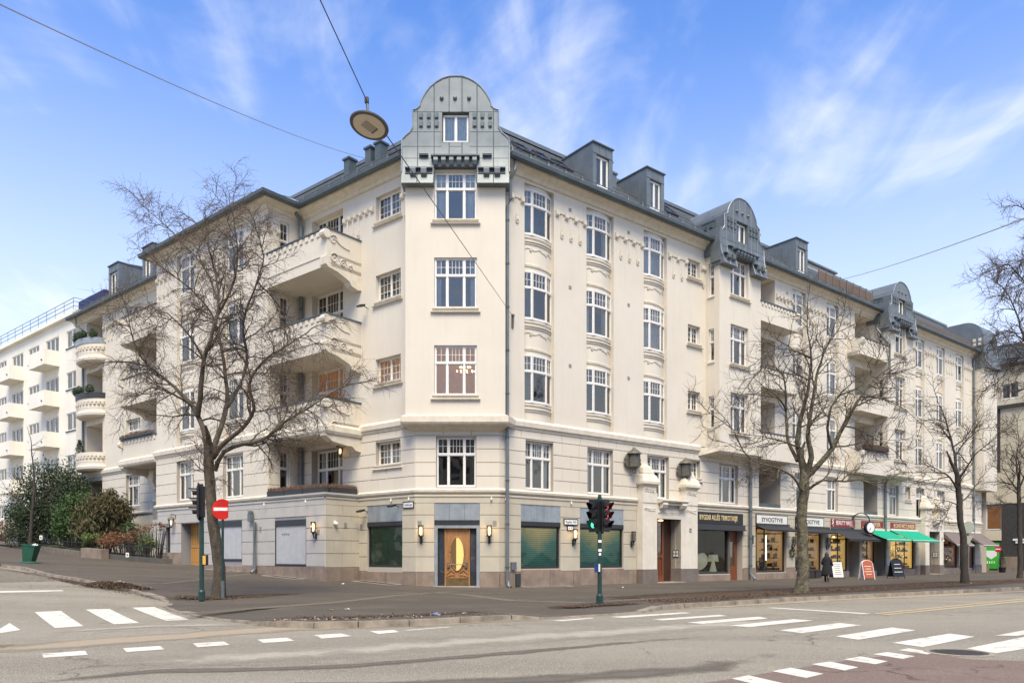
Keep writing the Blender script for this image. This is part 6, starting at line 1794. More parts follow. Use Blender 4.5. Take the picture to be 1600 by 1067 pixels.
# ---- the portals ------------------------------------------------------------------
def portal(x0, x1, dx0, dx1, near, numer):
    D = .42; xm = (x0 + x1) / 2
    mb = MB()
    pl, pr = (x0 + .1, dx0), (dx1, x1 - .1)
    for a, b in (pl, pr):
        mb.box(a, b, -D, 0, .78, 4.45)
    mb.box(dx0, dx1, -D, 0, 3.6, 4.45)
    mb.box(pl[0], pl[0] + 1.15, -D - .03, 0, 4.45, 5.0); mb.box(pr[1] - 1.15, pr[1], -D - .03, 0, 4.45, 5.0)
    P = mb.build("portal", WHITEP, BROOT, FR)
    mb = MB()
    # return walls of the deep entrance
    mb.quad((dx1, -D, .78), (dx1, .42, .78), (dx1, .42, 3.6), (dx1, -D, 3.6)); mb.quad((dx0, -D, 3.6), (dx0, .42, 3.6), (dx1, .42, 3.6), (dx1, -D, 3.6)); mb.build("entrance_return", WHITEP, P, FR)
    mb = MB()
    for a, b in (pl, pr): mb.box(a - .04, b + (.04 if b == pr[1] else 0.0), -D - .05, .0, -.3, .78)
    mb.box(dx1 - .02, dx1 + .04, -D, .41, -.3, .80)
    mb.build("portal_plinth", mat("grey_granite" + str(x0), (.185, .15, .13), (.14, .115, .10), rough=.85, scale=2, bump=.4, fine=.2), P, FR)
    # pylons with stepped fluted caps, flanking the window above
    for xc in (pl[0] + .55, pr[1] - .55):
        mb = MB()
        mb.box(xc - .52, xc + .52, -D - .02, 0, 4.9, 5.35)
        def taper(zb, zt, wb, wt_, d0, d1):
            mb.add([(xc - wb, -d0, zb), (xc + wb, -d0, zb), (xc + wb, 0, zb), (xc - wb, 0, zb), (xc - wt_, -d1, zt), (xc + wt_, -d1, zt), (xc + wt_, 0, zt), (xc - wt_, 0, zt)], [(0, 1, 5, 4), (1, 2, 6, 5), (3, 0, 4, 7), (4, 5, 6, 7), (3, 2, 1, 0)])
        taper(5.35, 5.48, .50, .66, D + .02, D + .16); taper(5.48, 5.62, .66, .66, D + .16, D + .16); taper(5.62, 5.95, .66, .56, D + .16, D); taper(5.95, 6.08, .56, .42, D, D - .08)
        taper(6.08, 6.12, .46, .46, D - .06, D - .06); taper(6.12, 6.4, .44, .34, D - .08, D - .16); taper(6.4, 6.62, .34, .12, D - .16, .12)
        for k in range(9):
            x = xc - .56 + k * .14; mb.box(x - .02, x + .02, -D - .17, -D - .1, 5.5, 5.62)
        mb.build("portal_cap", CREAM2, P, FR)
    # sill shelf with brackets between the pylons
    mb = MB(); a, b = pl[0] + 1.2, pr[1] - 1.2
    mb.prof([(-.75, 4.52), (-.8, 4.60), (-.78, 4.68), (0, 4.74), (0, 4.44), (-.4, 4.44)], a, b)
    for x in (a + .3, b - .3): mb.prof([(-.72, 4.5), (-.76, 4.38), (-.66, 4.2), (-.5, 4.16), (-.42, 4.5)], x - .2, x + .2)
    mb.tube([(a + .5, -.6, 4.42), (b - .5, -.6, 4.42)], .07, 8)
    mb.build("portal_shelf", CREAM2, P, FR)
    mb = MB(); lump_row(mb, pl[0] + .1, pl[0] + 1.0, 4.1, -D, 5, .24, 1); lump_row(mb, pr[1] - 1.0, pr[1] - .1, 4.1, -D, 5, .24, 2)
    lump_row(mb, dx0 + .1, dx1 - .1, 4.22, -D, 7, .24, 3); lump_row(mb, dx0 + .05, dx1 - .05, 3.92, -D, 9, .22, 4)
    for xc in (pl[0] + .55, pr[1] - .55): lump_row(mb, xc - .45, xc + .45, 5.13, -D - .03, 4, .26, 5)
    mb.build("portal_relief", WHITEP, P, FR)
    # door
    mb = MB(); mb.box(dx0 + .05, dx0 + 1.28, 0.30, .40, .05, 3.55); d = mb.build("entrance_door", WOODR, P, FR)
    mb = MB(); mb.box(dx0 + 1.28, dx1, .33, .42, -.1, 3.6); mb.build("door_side_wall", DKBR, P, FR)
    mb = MB()
    for a, b, c, e in ((.05, .17, .05, 3.55), (1.15, 1.28, .05, 3.55), (.17, 1.15, 3.42, 3.55), (.17, 1.15, 1.42, 1.56), (.17, 1.15, .05, .3)): mb.box(dx0 + a, dx0 + b, .24, .30, c, e)
    for k in range(1, 3): mb.box(dx0 + .17 + k * .327 - .01, dx0 + .17 + k * .327 + .01, .27, .30, 1.56, 3.42)
    for k in range(1, 7): mb.box(dx0 + .17, dx0 + 1.15, .27, .30, 1.56 + k * .265 - .008, 1.56 + k * .265 + .008)
    for k in range(9): mb.box(dx0 + .22 + k * .1, dx0 + .27 + k * .1, .27, .30, .45, 1.3)
    mb.build("door_moulding", WOODR, d, FR)
    mb = MB(); mb.quad((dx0 + .17, .292, 1.56), (dx0 + 1.15, .292, 1.56), (dx0 + 1.15, .292, 3.42), (dx0 + .17, .292, 3.42)); mb.build("pane", GLASS, d, FR)
    mb = MB(); mb.lathe([(0, 0), (.14, .03), (.14, .08), (0, .1)], (dx0 + .75, .0, 3.48), 14); mb.build("ceiling_light", GLOW if near else SIGNW, P, FR)
    mb = MB(); mb.box(dx0 - .1, dx1 + .1, -D - .28, .4, -.2, .04); mb.build("door_step", MATS["pale_step_stone"], P, FR)
    # bell panel on the return, facing the door
    fr_ = FR @ Matrix.Translation((dx1, 0, 0)); 
    mb = MB(); mb.box(-.03, 0, -.26, .16, 1.45, 1.85); bpn = mb.build("bell_panel", DARKM, P, fr_)
    mb = MB()
    for a, c in ((-.24, 1.67), (-.03, 1.67), (-.24, 1.48), (-.03, 1.48)): mb.box(-.04, -.03, a, a + .15, c, c + .14)
    mb.build("bell_plate", SIGNW, bpn, fr_)
    xm_ = (dx1 + pr[1]) / 2 + .1
    mb = MB()
    for a, b, c, e in ((-.1, -.06, 2.9, 3.12), (-.1, .08, 3.08, 3.12), (-.1, .08, 2.9, 2.94), (.0, .08, 3.0, 3.03)): mb.box(xm_ + a, xm_ + b, -D - .02, -D, c, e)
    mb.build("house_number", BRONZE, P, FR)
portal(9.15, 13.95, 10.4, 12.4, True, "33"); portal(42.75, 46.35, 43.6, 45.5, False, "35")

# ---- lamps and fittings on the walls -----------------------------------------------
def wall_lamp(Fm, x, z, y, label, litup, group="wall lamps beside the ground floor windows"):
    M = Fm @ Matrix.Translation((x, y, z)); t = thing("wall_lamp", label, "wall lamp", M, group)
    mb = MB(); mb.box(-.05, .05, -.05, 0, -.62, -.3); mb.tube([(0, -.04, -.5), (0, -.16, -.55), (0, -.2, -.42), (0, -.2, -.3)], .03, 6); mb.lathe([(0, -.42), (.05, -.38), (.07, -.3), (.0, -.3)], (0, -.2, 0), 10)
    mb.build("bracket", DARKM, t, M)
    mb = MB(); mb.lathe([(.10, -.28), (.11, .2)], (0, -.2, 0), 10); mb.lathe([(0, .2), (.11, .2)], (0, -.2, 0), 10); g_ = mb.build("glass_shade", GLASSD, t, M)
    mb = MB(); mb.lathe([(0, -.24), (.055, -.2), (.06, .12), (0, .16)], (0, -.2, 0), 10); mb.build("bulb", GLOW if litup else SIGNW, t, M)
    mb = MB()
    for k in range(6): a = k * math.pi / 3; mb.tube([(.115 * math.cos(a), -.2 + .115 * math.sin(a), -.3), (.115 * math.cos(a), -.2 + .115 * math.sin(a), .22)], .01, 4)
    for zz in (-.3, .2): mb.lathe([(.105, zz), (.135, zz), (.135, zz + .03), (.105, zz + .03)], (0, -.2, 0), 12)
    mb.build("cage", DARKM, t, M)
    if litup:
        ld = bpy.data.lights.new("lamp_light", 'POINT'); ld.energy = 9; ld.color = (1, .6, .25); ld.shadow_soft_size = .08
        put("lamp_light", ld, t, M @ Matrix.Translation((0, -.36, 0)))
wall_lamp(FC, .28, 2.72, -.03, "lit caged wall lamp left of the oval-window door", True)
wall_lamp(FC, 3.5, 2.72, -.03, "lit caged wall lamp right of the oval-window door", True)
wall_lamp(FR, 4.55, 2.66, -.03, "lit caged wall lamp between the two green shop windows", True)
wall_lamp(FR, 8.75, 2.62, -.03, "unlit caged wall lamp left of the white portal", False)
wall_lamp(FLW, -4.75, 2.95, -.03, "caged wall lamp at the right end of the grey wall", True)
wall_lamp(FR, 19.35, 2.6, -.03, "small unlit wall lamp beside the first white-signed shop", False)
wall_lamp(FR, 24.1, 2.6, -.03, "small unlit wall lamp left of the mossy tree trunk", False)
wall_lamp(FR, 28.4, 2.6, -.03, "small unlit wall lamp behind the walking person", False)
def carriage_lamp(M, label, g=None):
    t = thing("carriage_lamp", label, "wall lamp", M)
    mb = MB(); mb.tube([(0, 0, .45), (0, -.3, .5), (0, -.3, .35)], .025, 6); mb.box(-.06, .06, -.03, 0, .2, .5); mb.build("bracket", BRONZE, t, M)
    mb = MB(); mb.lathe([(0, .42), (.05, .38), (.2, .22), (.21, .18), (.18, .18)], (0, -.3, 0), 6); mb.lathe([(.11, -.28), (.13, -.24), (.06, -.3), (0, -.36)], (0, -.3, 0), 6); mb.build("lamp_cap", BRONZE, t, M)
    mb = MB(); mb.lathe([(.11, -.24), (.17, .18)], (0, -.3, 0), 6); mb.build("glass_shade", GLASSD, t, M)
    mb = MB(); mb.lathe([(0, -.15), (.05, -.1), (.05, .08), (0, .12)], (0, -.3, 0), 8); mb.build("bulb", GLOW, t, M)
carriage_lamp(FLW @ Matrix.Translation((-18.75, 0, 3.55)), "dark lantern lamp on the grey wall left of the honey coloured door")
carriage_lamp(FL @ Matrix.Translation((-5.25, 0, 6.9)), "small lit lantern hanging beside the terrace doors of the first floor")
# the two big bronze lanterns above the portal
def bronze_lantern(x, z, label):
    M = FR @ Matrix.Translation((x, 0, z)); t = thing("bronze_lantern", label, "lantern", M, "bronze lanterns above the portal")
    mb = MB(); mb.lathe([(0, 1.28), (.08, 1.24), (.12, 1.16), (.26, 1.06), (.38, .96), (.42, .9), (.30, .88)], (0, -.3, 0), 12); mb.build("lamp_cap", BRONZE, t, M)
    mb = MB(); mb.lathe([(.3, .86), (.30, .84), (.30, .2), (.2, .12), (.12, .08), (.12, -.12), (.06, -.16), (0, -.16)], (0, -.3, 0), 8); mb.build("lamp_body", BRONZE, t, M)
    for s in (-1, 1):
        mb = MB(); pts = [(s * .29, -.24, .86), (s * .46, -.24, .84), (s * .60, -.24, .62), (s * .56, -.24, .52), (s * .62, -.24, .40), (s * .5, -.24, .22), (s * .29, -.24, .14)]
        mb.prism(pts if s < 0 else pts[::-1], (0, .12, 0)); mb.build("side_wing", BRONZE, t, M)
    mb = MB(); mb.tube([(0, -.62, .12), (0, -.62, .86)], .03, 6)
    for k in range(8):
        a = k * math.pi / 4; mb.tube([(.31 * math.cos(a), -.3 + .31 * math.sin(a), .2), (.31 * math.cos(a), -.3 + .31 * math.sin(a), .86)], .018, 4)
    mb.build("lamp_rib", BRONZE, t, M)
    mb = MB(); mb.box(-.1, .1, -.1, 0, .3, .7); mb.build("bracket", BRONZE, t, M)
bronze_lantern(8.72, 6.15, "left bronze lantern above the portal pylon"); bronze_lantern(12.95, 5.95, "right bronze lantern above the portal pylon, next to the small window")
# street clock on a bracket
cM = frame(PR(32.55, 1.0, 3.62), (.93, .36)); CS = .60; ct = thing("street_clock", "round double-faced street clock with a black rim on a curled wall bracket", "clock", cM)
cS = cM @ Matrix.Scale(CS, 4)
mb = MB(); mb.lathe([(0, -.2), (.60, -.2), (.76, -.16), (.78, 0), (.76, .16), (.60, .2), (0, .2)], n=40)
mb.v = [(x, z, y) for x, y, z in mb.v]; mb.build("case", BLACK, ct, cS, smooth=False)
mb = MB(); mb.lathe([(0, -.215), (.60, -.215), (.60, -.2)], n=40); mb.v = [(x, z, y) for x, y, z in mb.v]; fc = mb.build("clock_face", WHITE, ct, cS)
mb = MB()
for k in range(12):
    a = k * math.pi / 6; R = Matrix.Rotation(a, 4, 'Y'); mb.box(-.022, .022, -.225, -.215, .44, .56, M=R)
mb.build("hour_mark", BLACK, fc, cS)
mb = MB(); mb.box(-.03, .03, -.24, -.23, -.06, .30, M=Matrix.Rotation(math.radians(200), 4, 'Y')); mb.box(-.02, .02, -.245, -.235, -.08, .48, M=Matrix.Rotation(math.radians(215), 4, 'Y')); mb.build("clock_hand", BLACK, fc, cS)
bw = PR(31.9, 0, 0); loc = cM.inverted()
pth = [PR(31.95, .04, 3.9)] + [PR(32.25 - .30 * math.cos(a), .52 - .48 * math.cos(a), 4.15 + .55 * math.sin(a)) for a in [math.pi * k / 14 for k in range(15)]] + [PR(32.55, 1.0, 4.0)]
mb = MB(); mb.tube([loc @ p for p in pth], .04, 8); mb.build("bracket", BLACK, ct, cM)
mb = MB(); q = [loc @ PR(31.95 + a, d, z) for a in (-.12, .12) for d in (.0, .1) for z in (3.5, 4.4)]; mb.add(q, [(0, 1, 3, 2), (4, 6, 7, 5), (2, 3, 7, 6), (0, 4, 5, 1), (1, 5, 7, 3), (0, 2, 6, 4)]); mb.build("wall_plate", BLACK, ct, cM)
# floodlights over the left green window, cameras, boxes, pipes
def small(name, label, cat, Fm, x, y, z, fn, mt):
    M = Fm @ Matrix.Translation((x, y, z)); t = thing(name, label, cat, M); mb = MB(); fn(mb); mb.build("body", mt, t, M)
def spot_fn(mb): mb.tube([(0, 0, 0), (0, -.35, .08)], .02, 5); mb.add([(-.17, -.3, .12), (.17, -.3, .12), (.17, -.62, .02), (-.17, -.62, .02), (-.15, -.3, .02), (.15, -.3, .02), (.15, -.6, -.06), (-.15, -.6, -.06)], [(0, 3, 2, 1), (4, 5, 6, 7), (0, 1, 5, 4), (1, 2, 6, 5), (2, 3, 7, 6), (3, 0, 4, 7)])
small("floodlight", "flat black floodlight at the left end of the zinc panel", "floodlight", FL, -3.45, 0, 3.72, spot_fn, DARKM)
small("floodlight", "flat black floodlight at the right end of the zinc panel", "floodlight", FL, -1.15, 0, 3.88, spot_fn, DARKM)
small("floodlight", "grey floodlight on the wall beside the third floor balcony", "floodlight", FL, -3.4, -.02, 13.9, spot_fn, ANTHR)
def cam_fn(mb): mb.box(-.06, .06, -.06, 0, 0, .14); mb.lathe([(0, -.1), (.08, -.06), (.1, 0), (.07, .06), (0, .08)], (0, -.14, 0), 12)
small("security_camera", "white dome camera on the beige return beside the grey wall", "camera", FRT, .55, 0, 3.1, cam_fn, WHITE)
def jb(mb): mb.box(-.16, .16, -.22, 0, 0, .42); mb.lathe([(0, 0), (.12, .02), (.13, .14), (0, .2)], (0, -.14, .42), 12)
small("meter_box", "grey cable box with a conduit on the grey wall between the shutters", "box", FLW, -10.35, -.03, 3.35, jb, ZINC)
def jb2(mb): mb.box(-.14, .14, -.12, 0, 0, .36)
small("junction_box", "small grey junction box low on the downpipe by the corner", "box", FR, .75, -.05, .85, jb2, ZINC)
small("junction_box", "small dark box on the plinth right of the corner downpipe", "box", FR, 1.0, -.08, .05, lambda mb: mb.box(-.13, .13, -.1, 0, 0, .6), ANTHR)
for Fm, x, z in ((FC, .2, 2.9), (FC, 3.75, 2.9), (FLW, -4.6, 2.55), (FLW, -9.6, 2.8), (FRT, 1.2, 2.9), (FL, -3.9, 2.85)):
    mb = MB(); mb.box(x - .09, x + .09, -.045, 0, z, z + .26); mb.build("vent_grille", MATS["grille_grey"], BROOT, Fm)
# downpipes
def downpipe(P3, r=.085, mt=ZINC):
    mb = MB(); mb.tube(P3, r, 10)
    o = mb.build("downpipe", mt, BROOT)
    mb = MB()
    for a, b in zip(P3, P3[1:]):
        if abs(a.z - b.z) > 3:
            n = int(abs(a.z - b.z) / 2.0)
            for k in range(n + 1):
                p = a.lerp(b, (k + .3) / (n + .6)); mb.lathe([(r + .003, -.04), (r + .02, -.04), (r + .02, .04), (r + .003, .04)], p, 10)
    mb.build("pipe_clip", ZINCD, o)
downpipe([PR(.55, .55, 20.15), PR(.5, .52, 19.7), PR(.42, .3, 19.3), PR(.42, .3, 18.4), PR(.3, .22, 18.0), PR(.3, .22, .35), PR(.3, .3, .1), PR(.32, .45, .02)])
downpipe([PL(8.75, .55, 20.1), PL(8.75, .3, 19.8), PL(8.75, .2, 19.4), PL(8.75, .2, 4.6)], .1)
downpipe([PL(9.9, WD + .2, 3.3), PL(9.9, WD + .2, .8), PL(9.9, WD + .4, .62)], .1)
downpipe([PL(37.6, .6, 20.1), PL(37.6, .5, 19.6), PL(37.3, .15, 19.2), PL(37.3, .15, 1.8)], .09)
downpipe([PR(19.0, .3, 7.4), PR(19.15, .25, 7.0), PR(19.25, .22, 6.6), PR(19.25, .22, .4), PR(19.3, .5, .05)], .1)
downpipe([PR(35.1, .6, 20.1), PR(35.1, .25, 19.0), PR(35.25, .9, 18.0), PR(35.2, 1.2, 17.6), PR(35.2, 1.2, 15)], .08)
downpipe([PR(36.6, .3, 7.5), PR(36.6, .2, 7.1), PR(36.6, .2, .3)], .1)
downpipe([PR(53.2, .5, 20.1), PR(53.2, .15, 19.6), PR(53.2, .15, .3)], .09)
# planters and plants on the balconies
HEATH = mat("heather", (.22, .10, .09), (.12, .10, .05), rough=.9, scale=14)
BOXW = mat("boxwood", (.04, .065, .025), (.02, .035, .014), rough=.8, scale=9)
def planter(Fm, x0, x1, y, z, label, leafm, n=200, h=.26, mt=ANTHR, group=None):
    M = Fm @ Matrix.Translation(((x0 + x1) / 2, y, z)); t = thing("flower_box", label, "planter", M, group); w = (x1 - x0) / 2
    mb = MB(); mb.prof([(-.14, 0), (-.17, h), (.17, h), (.14, 0)], -w, w); mb.build("box", mt, t, M)
    mb = MB(); r = random.Random(int(abs(x0) * 10))
    for i in range(n):
        x = r.uniform(-w, w); y_ = r.uniform(-.16, .16); hh = r.uniform(.04, .24); s = r.uniform(.02, .04)
        mb.add([(x - s, y_, h - .02), (x + s, y_, h - .02), (x + r.uniform(-.05, .05), y_ + r.uniform(-.05, .05), h + hh)], [(0, 1, 2)]); mb.add([(x, y_ - s, h - .02), (x, y_ + s, h - .02), (x + r.uniform(-.06, .06), y_, h + hh)], [(0, 1, 2)])
    mb.build("plants", leafm, t, M)
gp = "black flower boxes on the terrace above the grey wall"
for a, b, lb in ((-9.0, -7.5, "leftmost black flower box on the terrace edge"), (-7.45, -5.9, "middle black flower box on the terrace edge"), (-5.85, -4.2, "black flower box at the front corner of the terrace")):
    planter(FL, a, b, -WD + .12, 4.62, lb, HEATH, 320, group=gp)
planter(FRT, .35, 1.95, .12, 4.62, "black flower box on the return edge of the terrace", HEATH, 300, group=gp)
planter(FL, -26.0, -21.6, -WD - .05, FLOORS[2][0] + .26, "brown plants along the far left balcony parapet on the second floor", HEATH, 420, h=.1, mt=ZINCD)
planter(FR, 31.6, 35.0, -1.1, FLOORS[2][0] + .36, "red heather box on the second floor balcony beside the far gable bay", HEATH, 300, mt=DKBR)
def box_ball(Fm, x, y, z, R, label, group=None, cone=False):
    M = Fm @ Matrix.Translation((x, y, z)); t = thing("boxwood_ball" if not cone else "potted_conifer", label, "plant", M, group)
    mb = MB(); r = random.Random(int(abs(x) * 100))
    if cone:
        for k in range(6): leaf_cloud(mb, (0, 0, R * (.5 + k * .45)), R * (1 - k * .14), 120, .05, r)
    else: leaf_cloud(mb, (0, 0, R), R, 420, .055, r); mb.lathe([(0, R * .2), (R * .7, R * .5), (R * .8, R), (R * .6, R * 1.5), (0, R * 1.75)], n=10)
    mb.build("foliage", BOXW, t, M)
    mb = MB(); mb.lathe([(0, -.02), (.1, 0), (.12, R * .3), (0, R * .3)], n=10); mb.build("pot", ANTHR, t, M)
for f, lbf in ((4, "fourth"), (3, "third")):
    z = FLOORS[f][0] + .35; M = FL @ Matrix.Translation((-35.6, .1, z))
    t = thing("curved_planter", "curved %s planter on the round %s floor balcony" % ("pale zinc" if f == 4 else "dark", lbf), "planter", M)
    mb = MB(); mb.lathe([(1.7, 0), (1.98, 0), (2.02, .42), (1.7, .42)], n=24, sy=.62, a0=math.pi, a1=2 * math.pi); mb.build("box", ZINCP if f == 4 else ANTHR, t, M)
    for k, a in enumerate((-2.75, -2.2, -1.65, -.9) if f == 3 else (-2.8, -2.3, -1.8, -1.3, -.7)):
        box_ball(FL, -35.6 + 1.85 * math.cos(a), .1 + 1.85 * .62 * math.sin(a), z + .35, .36, "%s boxwood ball from the left on the round %s floor balcony" % (("first", "second", "third", "fourth", "fifth")[k], lbf), "boxwood balls on the %s floor round balcony" % lbf)
box_ball(FL, -36.9, -.55, FLOORS[2][0] + .4, .38, "small pointed conifer on the round second floor balcony", cone=True)
# security shutters, light wells: pale frames in the pavement along the walls
def light_well(Fm, x0, x1, w, label):
    P = [Fm @ Vector(p) for p in ((x0, -.1, 0), (x1, -.1, 0), (x1, -w, 0), (x0, -w, 0))]
    c = sum(P, Vector()) / 4; M = T3(c.x, c.y, gz(c.x, c.y)); t = thing("light_well_grate", label, "grate", M, "light well grates along the walls")
    mb = MB()
    def bar(a, b, hw, z0, z1, k=0):
        d = (b - a).normalized(); n = Vector((-d.y, d.x, 0)) * hw
        q = []
        for zz in (z0, z1):
            for v in (a + n, a - n, b - n, b + n): q.append((v.x - c.x, v.y - c.y, gz(v.x, v.y) + zz - M.translation.z))
        mb.add(q, [(0, 1, 2, 3), (4, 7, 6, 5), (0, 4, 5, 1), (1, 5, 6, 2), (2, 6, 7, 3), (3, 7, 4, 0)])
    for i in range(4): bar(P[i], P[(i + 1) % 4], .07, -.02, .015)
    mb.build("frame", MATS["pale_step_stone"], t, M); mb = MB()
    for i in range(1, 16):
        a = P[0].lerp(P[1], i / 16); b = P[3].lerp(P[2], i / 16); bar(a, b, .03, -.02, .01)
    mb.build("grate_bar", MATS["cast_iron"], t, M)
light_well(FL, -3.6, -.9, .85, "light well grate below the left green window"); light_well(FLW, -8.4, -5.6, .7, "light well grate below the nearer grey shutter")
light_well(FLW, -14, -11.4, .7, "light well grate below the farther grey shutter"); light_well(FR, 1.2, 3.9, .8, "light well grate below the first green window on the avenue")
# bulbs and small globes along the ledge
for k, (Fm, x, y) in enumerate(((FLW, -15.8, 0), (FLW, -9.0, -.1), (FLW, -5.4, -.1), (FL, -1.6, 0), (FL, -.35, 0), (FR, .3, 0), (FC, 3.6, 0), (FR, 4.4, 0), (FR, 13.6, -.0))):
    M = Fm @ Matrix.Translation((x, y - .06, 4.12)); t = thing("globe_light", "small white globe light under the ledge " + ("above the honey coloured door", "above the grey wall below the left flower box", "above the grey wall's front corner", "above the left green window", "by the Gabels gate name plate", "just right of the corner downpipe", "right of the oval-window door", "above the Bygdøy Allé name plate", "left of the black knitwear shop sign")[k], "light", M, "globe lights under the ledge")
    mb = MB(); mb.lathe([(0, 0), (.045, .03), (.05, .07), (.03, .12), (.03, .18), (0, .18)], (0, -.05, 0), 8); mb.build("globe", SIGNW, t, M)
# graffiti scrawl on the shutter
mb = MB(); mb.tube([(-7.75 + i * .045, .025, 2.62 + .07 * math.sin(i * 2.3)) for i in range(16)], .008, 4); mb.build("graffiti_scrawl", DARKM, BROOT, FLW)
# ------------------------------------------------------------------ trees
BARKA = mat("birch_bark_mossy", (.12, .095, .065), (.055, .046, .034), rough=.95, scale=6, bump=.9, bscale=14, stretch=(1, 1, .35), fine=.3, fscale=25)
BARKB = mat("mossy_bark", (.15, .13, .085), (.05, .045, .028), rough=.95, scale=5, bump=1.0, bscale=12, fine=.45, fscale=16)
BARKC = mat("grey_brown_bark", (.055, .045, .035), (.035, .03, .024), rough=.95, scale=5, bump=.6, bscale=16, fine=.2)
TWIGA = mat("birch_twig", (.125, .092, .07), (.09, .067, .052), rough=.9, scale=3)
TWIGB = mat("brown_twig", (.095, .068, .05), (.065, .048, .036), rough=.9, scale=3)
SEED = mat("dry_catkins", (.16, .09, .055), (.10, .06, .04), rough=.95, scale=8)

def tubes_mesh(name, polys, mt, n=3):
    """polys: list of (points list, radii list)"""
    V = []; Fq = []; base = 0
    ca = [(math.cos(2 * math.pi * j / n), math.sin(2 * math.pi * j / n)) for j in range(n)]
    for pts, rad in polys:
        P = np.array([tuple(p) for p in pts], dtype=float); k = len(P)
        D = np.gradient(P, axis=0); D /= np.maximum(np.linalg.norm(D, axis=1, keepdims=True), 1e-9)
        ref = np.array([.31, .17, .94]); A = np.cross(D, ref); A /= np.maximum(np.linalg.norm(A, axis=1, keepdims=True), 1e-6); B = np.cross(D, A)
        R = np.array(rad, dtype=float)[:, None]
        ring = np.stack([P + (A * c + B * s) * R for c, s in ca], axis=1)
        V.append(ring.reshape(-1, 3))
        i = np.arange(k - 1)[:, None]; j = np.arange(n)[None, :]; j2 = (j + 1) % n
        f = np.stack([base + i * n + j, base + i * n + j2, base + (i + 1) * n + j2, base + (i + 1) * n + j], axis=-1).reshape(-1, 4)
        Fq.append(f); base += k * n
    V = np.concatenate(V); Fq = np.concatenate(Fq)
    me = bpy.data.meshes.new(name); me.vertices.add(len(V)); me.vertices.foreach_set("co", V.ravel())
    me.loops.add(Fq.size); me.loops.foreach_set("vertex_index", Fq.ravel().astype(np.int32))
    me.polygons.add(len(Fq)); me.polygons.foreach_set("loop_start", np.arange(len(Fq), dtype=np.int32) * 4); me.polygons.foreach_set("loop_total", np.full(len(Fq), 4, dtype=np.int32))
    me.polygons.foreach_set("use_smooth", np.ones(len(Fq), dtype=bool))
    me.update(calc_edges=True); me.validate(); me.materials.append(mt); return me
def quads_mesh(name, C, A, B, mt):
    """diamond leaves: centres C, half axes A, B"""
    V = np.stack([C - A, C + B, C + A, C - B], axis=1).reshape(-1, 3); n = len(C)
    me = bpy.data.meshes.new(name); me.vertices.add(len(V)); me.vertices.foreach_set("co", V.ravel())
    me.loops.add(n * 4); me.loops.foreach_set("vertex_index", np.arange(n * 4, dtype=np.int32))
    me.polygons.add(n); me.polygons.foreach_set("loop_start", np.arange(n, dtype=np.int32) * 4); me.polygons.foreach_set("loop_total", np.full(n, 4, dtype=np.int32))
    me.update(calc_edges=True); me.materials.append(mt); return me

def resample(pts, step):
    out = [pts[0]]
    for i in range(len(pts) - 1):
        # Catmull-Rom between the given points
        p0 = pts[max(i - 1, 0)]; p1 = pts[i]; p2 = pts[i + 1]; p3 = pts[min(i + 2, len(pts) - 1)]
        n = max(1, int((p2 - p1).length / step))
        for k in range(1, n + 1):
            t = k / n
            out.append(.5 * ((2 * p1) + (p2 - p0) * t + (2 * p0 - 5 * p1 + 4 * p2 - p3) * t * t + (3 * p1 - p0 - 3 * p2 + p3) * t ** 3))
    return out
def rand_perp(d, r):
    v = Vector((r.gauss(0, 1), r.gauss(0, 1), r.gauss(0, 1))); v = v - d * v.dot(d)
    return v.normalized() if v.length > 1e-4 else d.orthogonal().normalized()
def grow(start, d, L, nseg, r, wob, up, curl=0.0):
    pts = [start]; p = start.copy(); d = d.copy(); s = L / nseg; ax = rand_perp(d, r)
    for i in range(nseg):
        d = (d + rand_perp(d, r) * wob + Vector((0, 0, up)) + ax * curl).normalized(); p = p + d * s; pts.append(p.copy())
    return pts
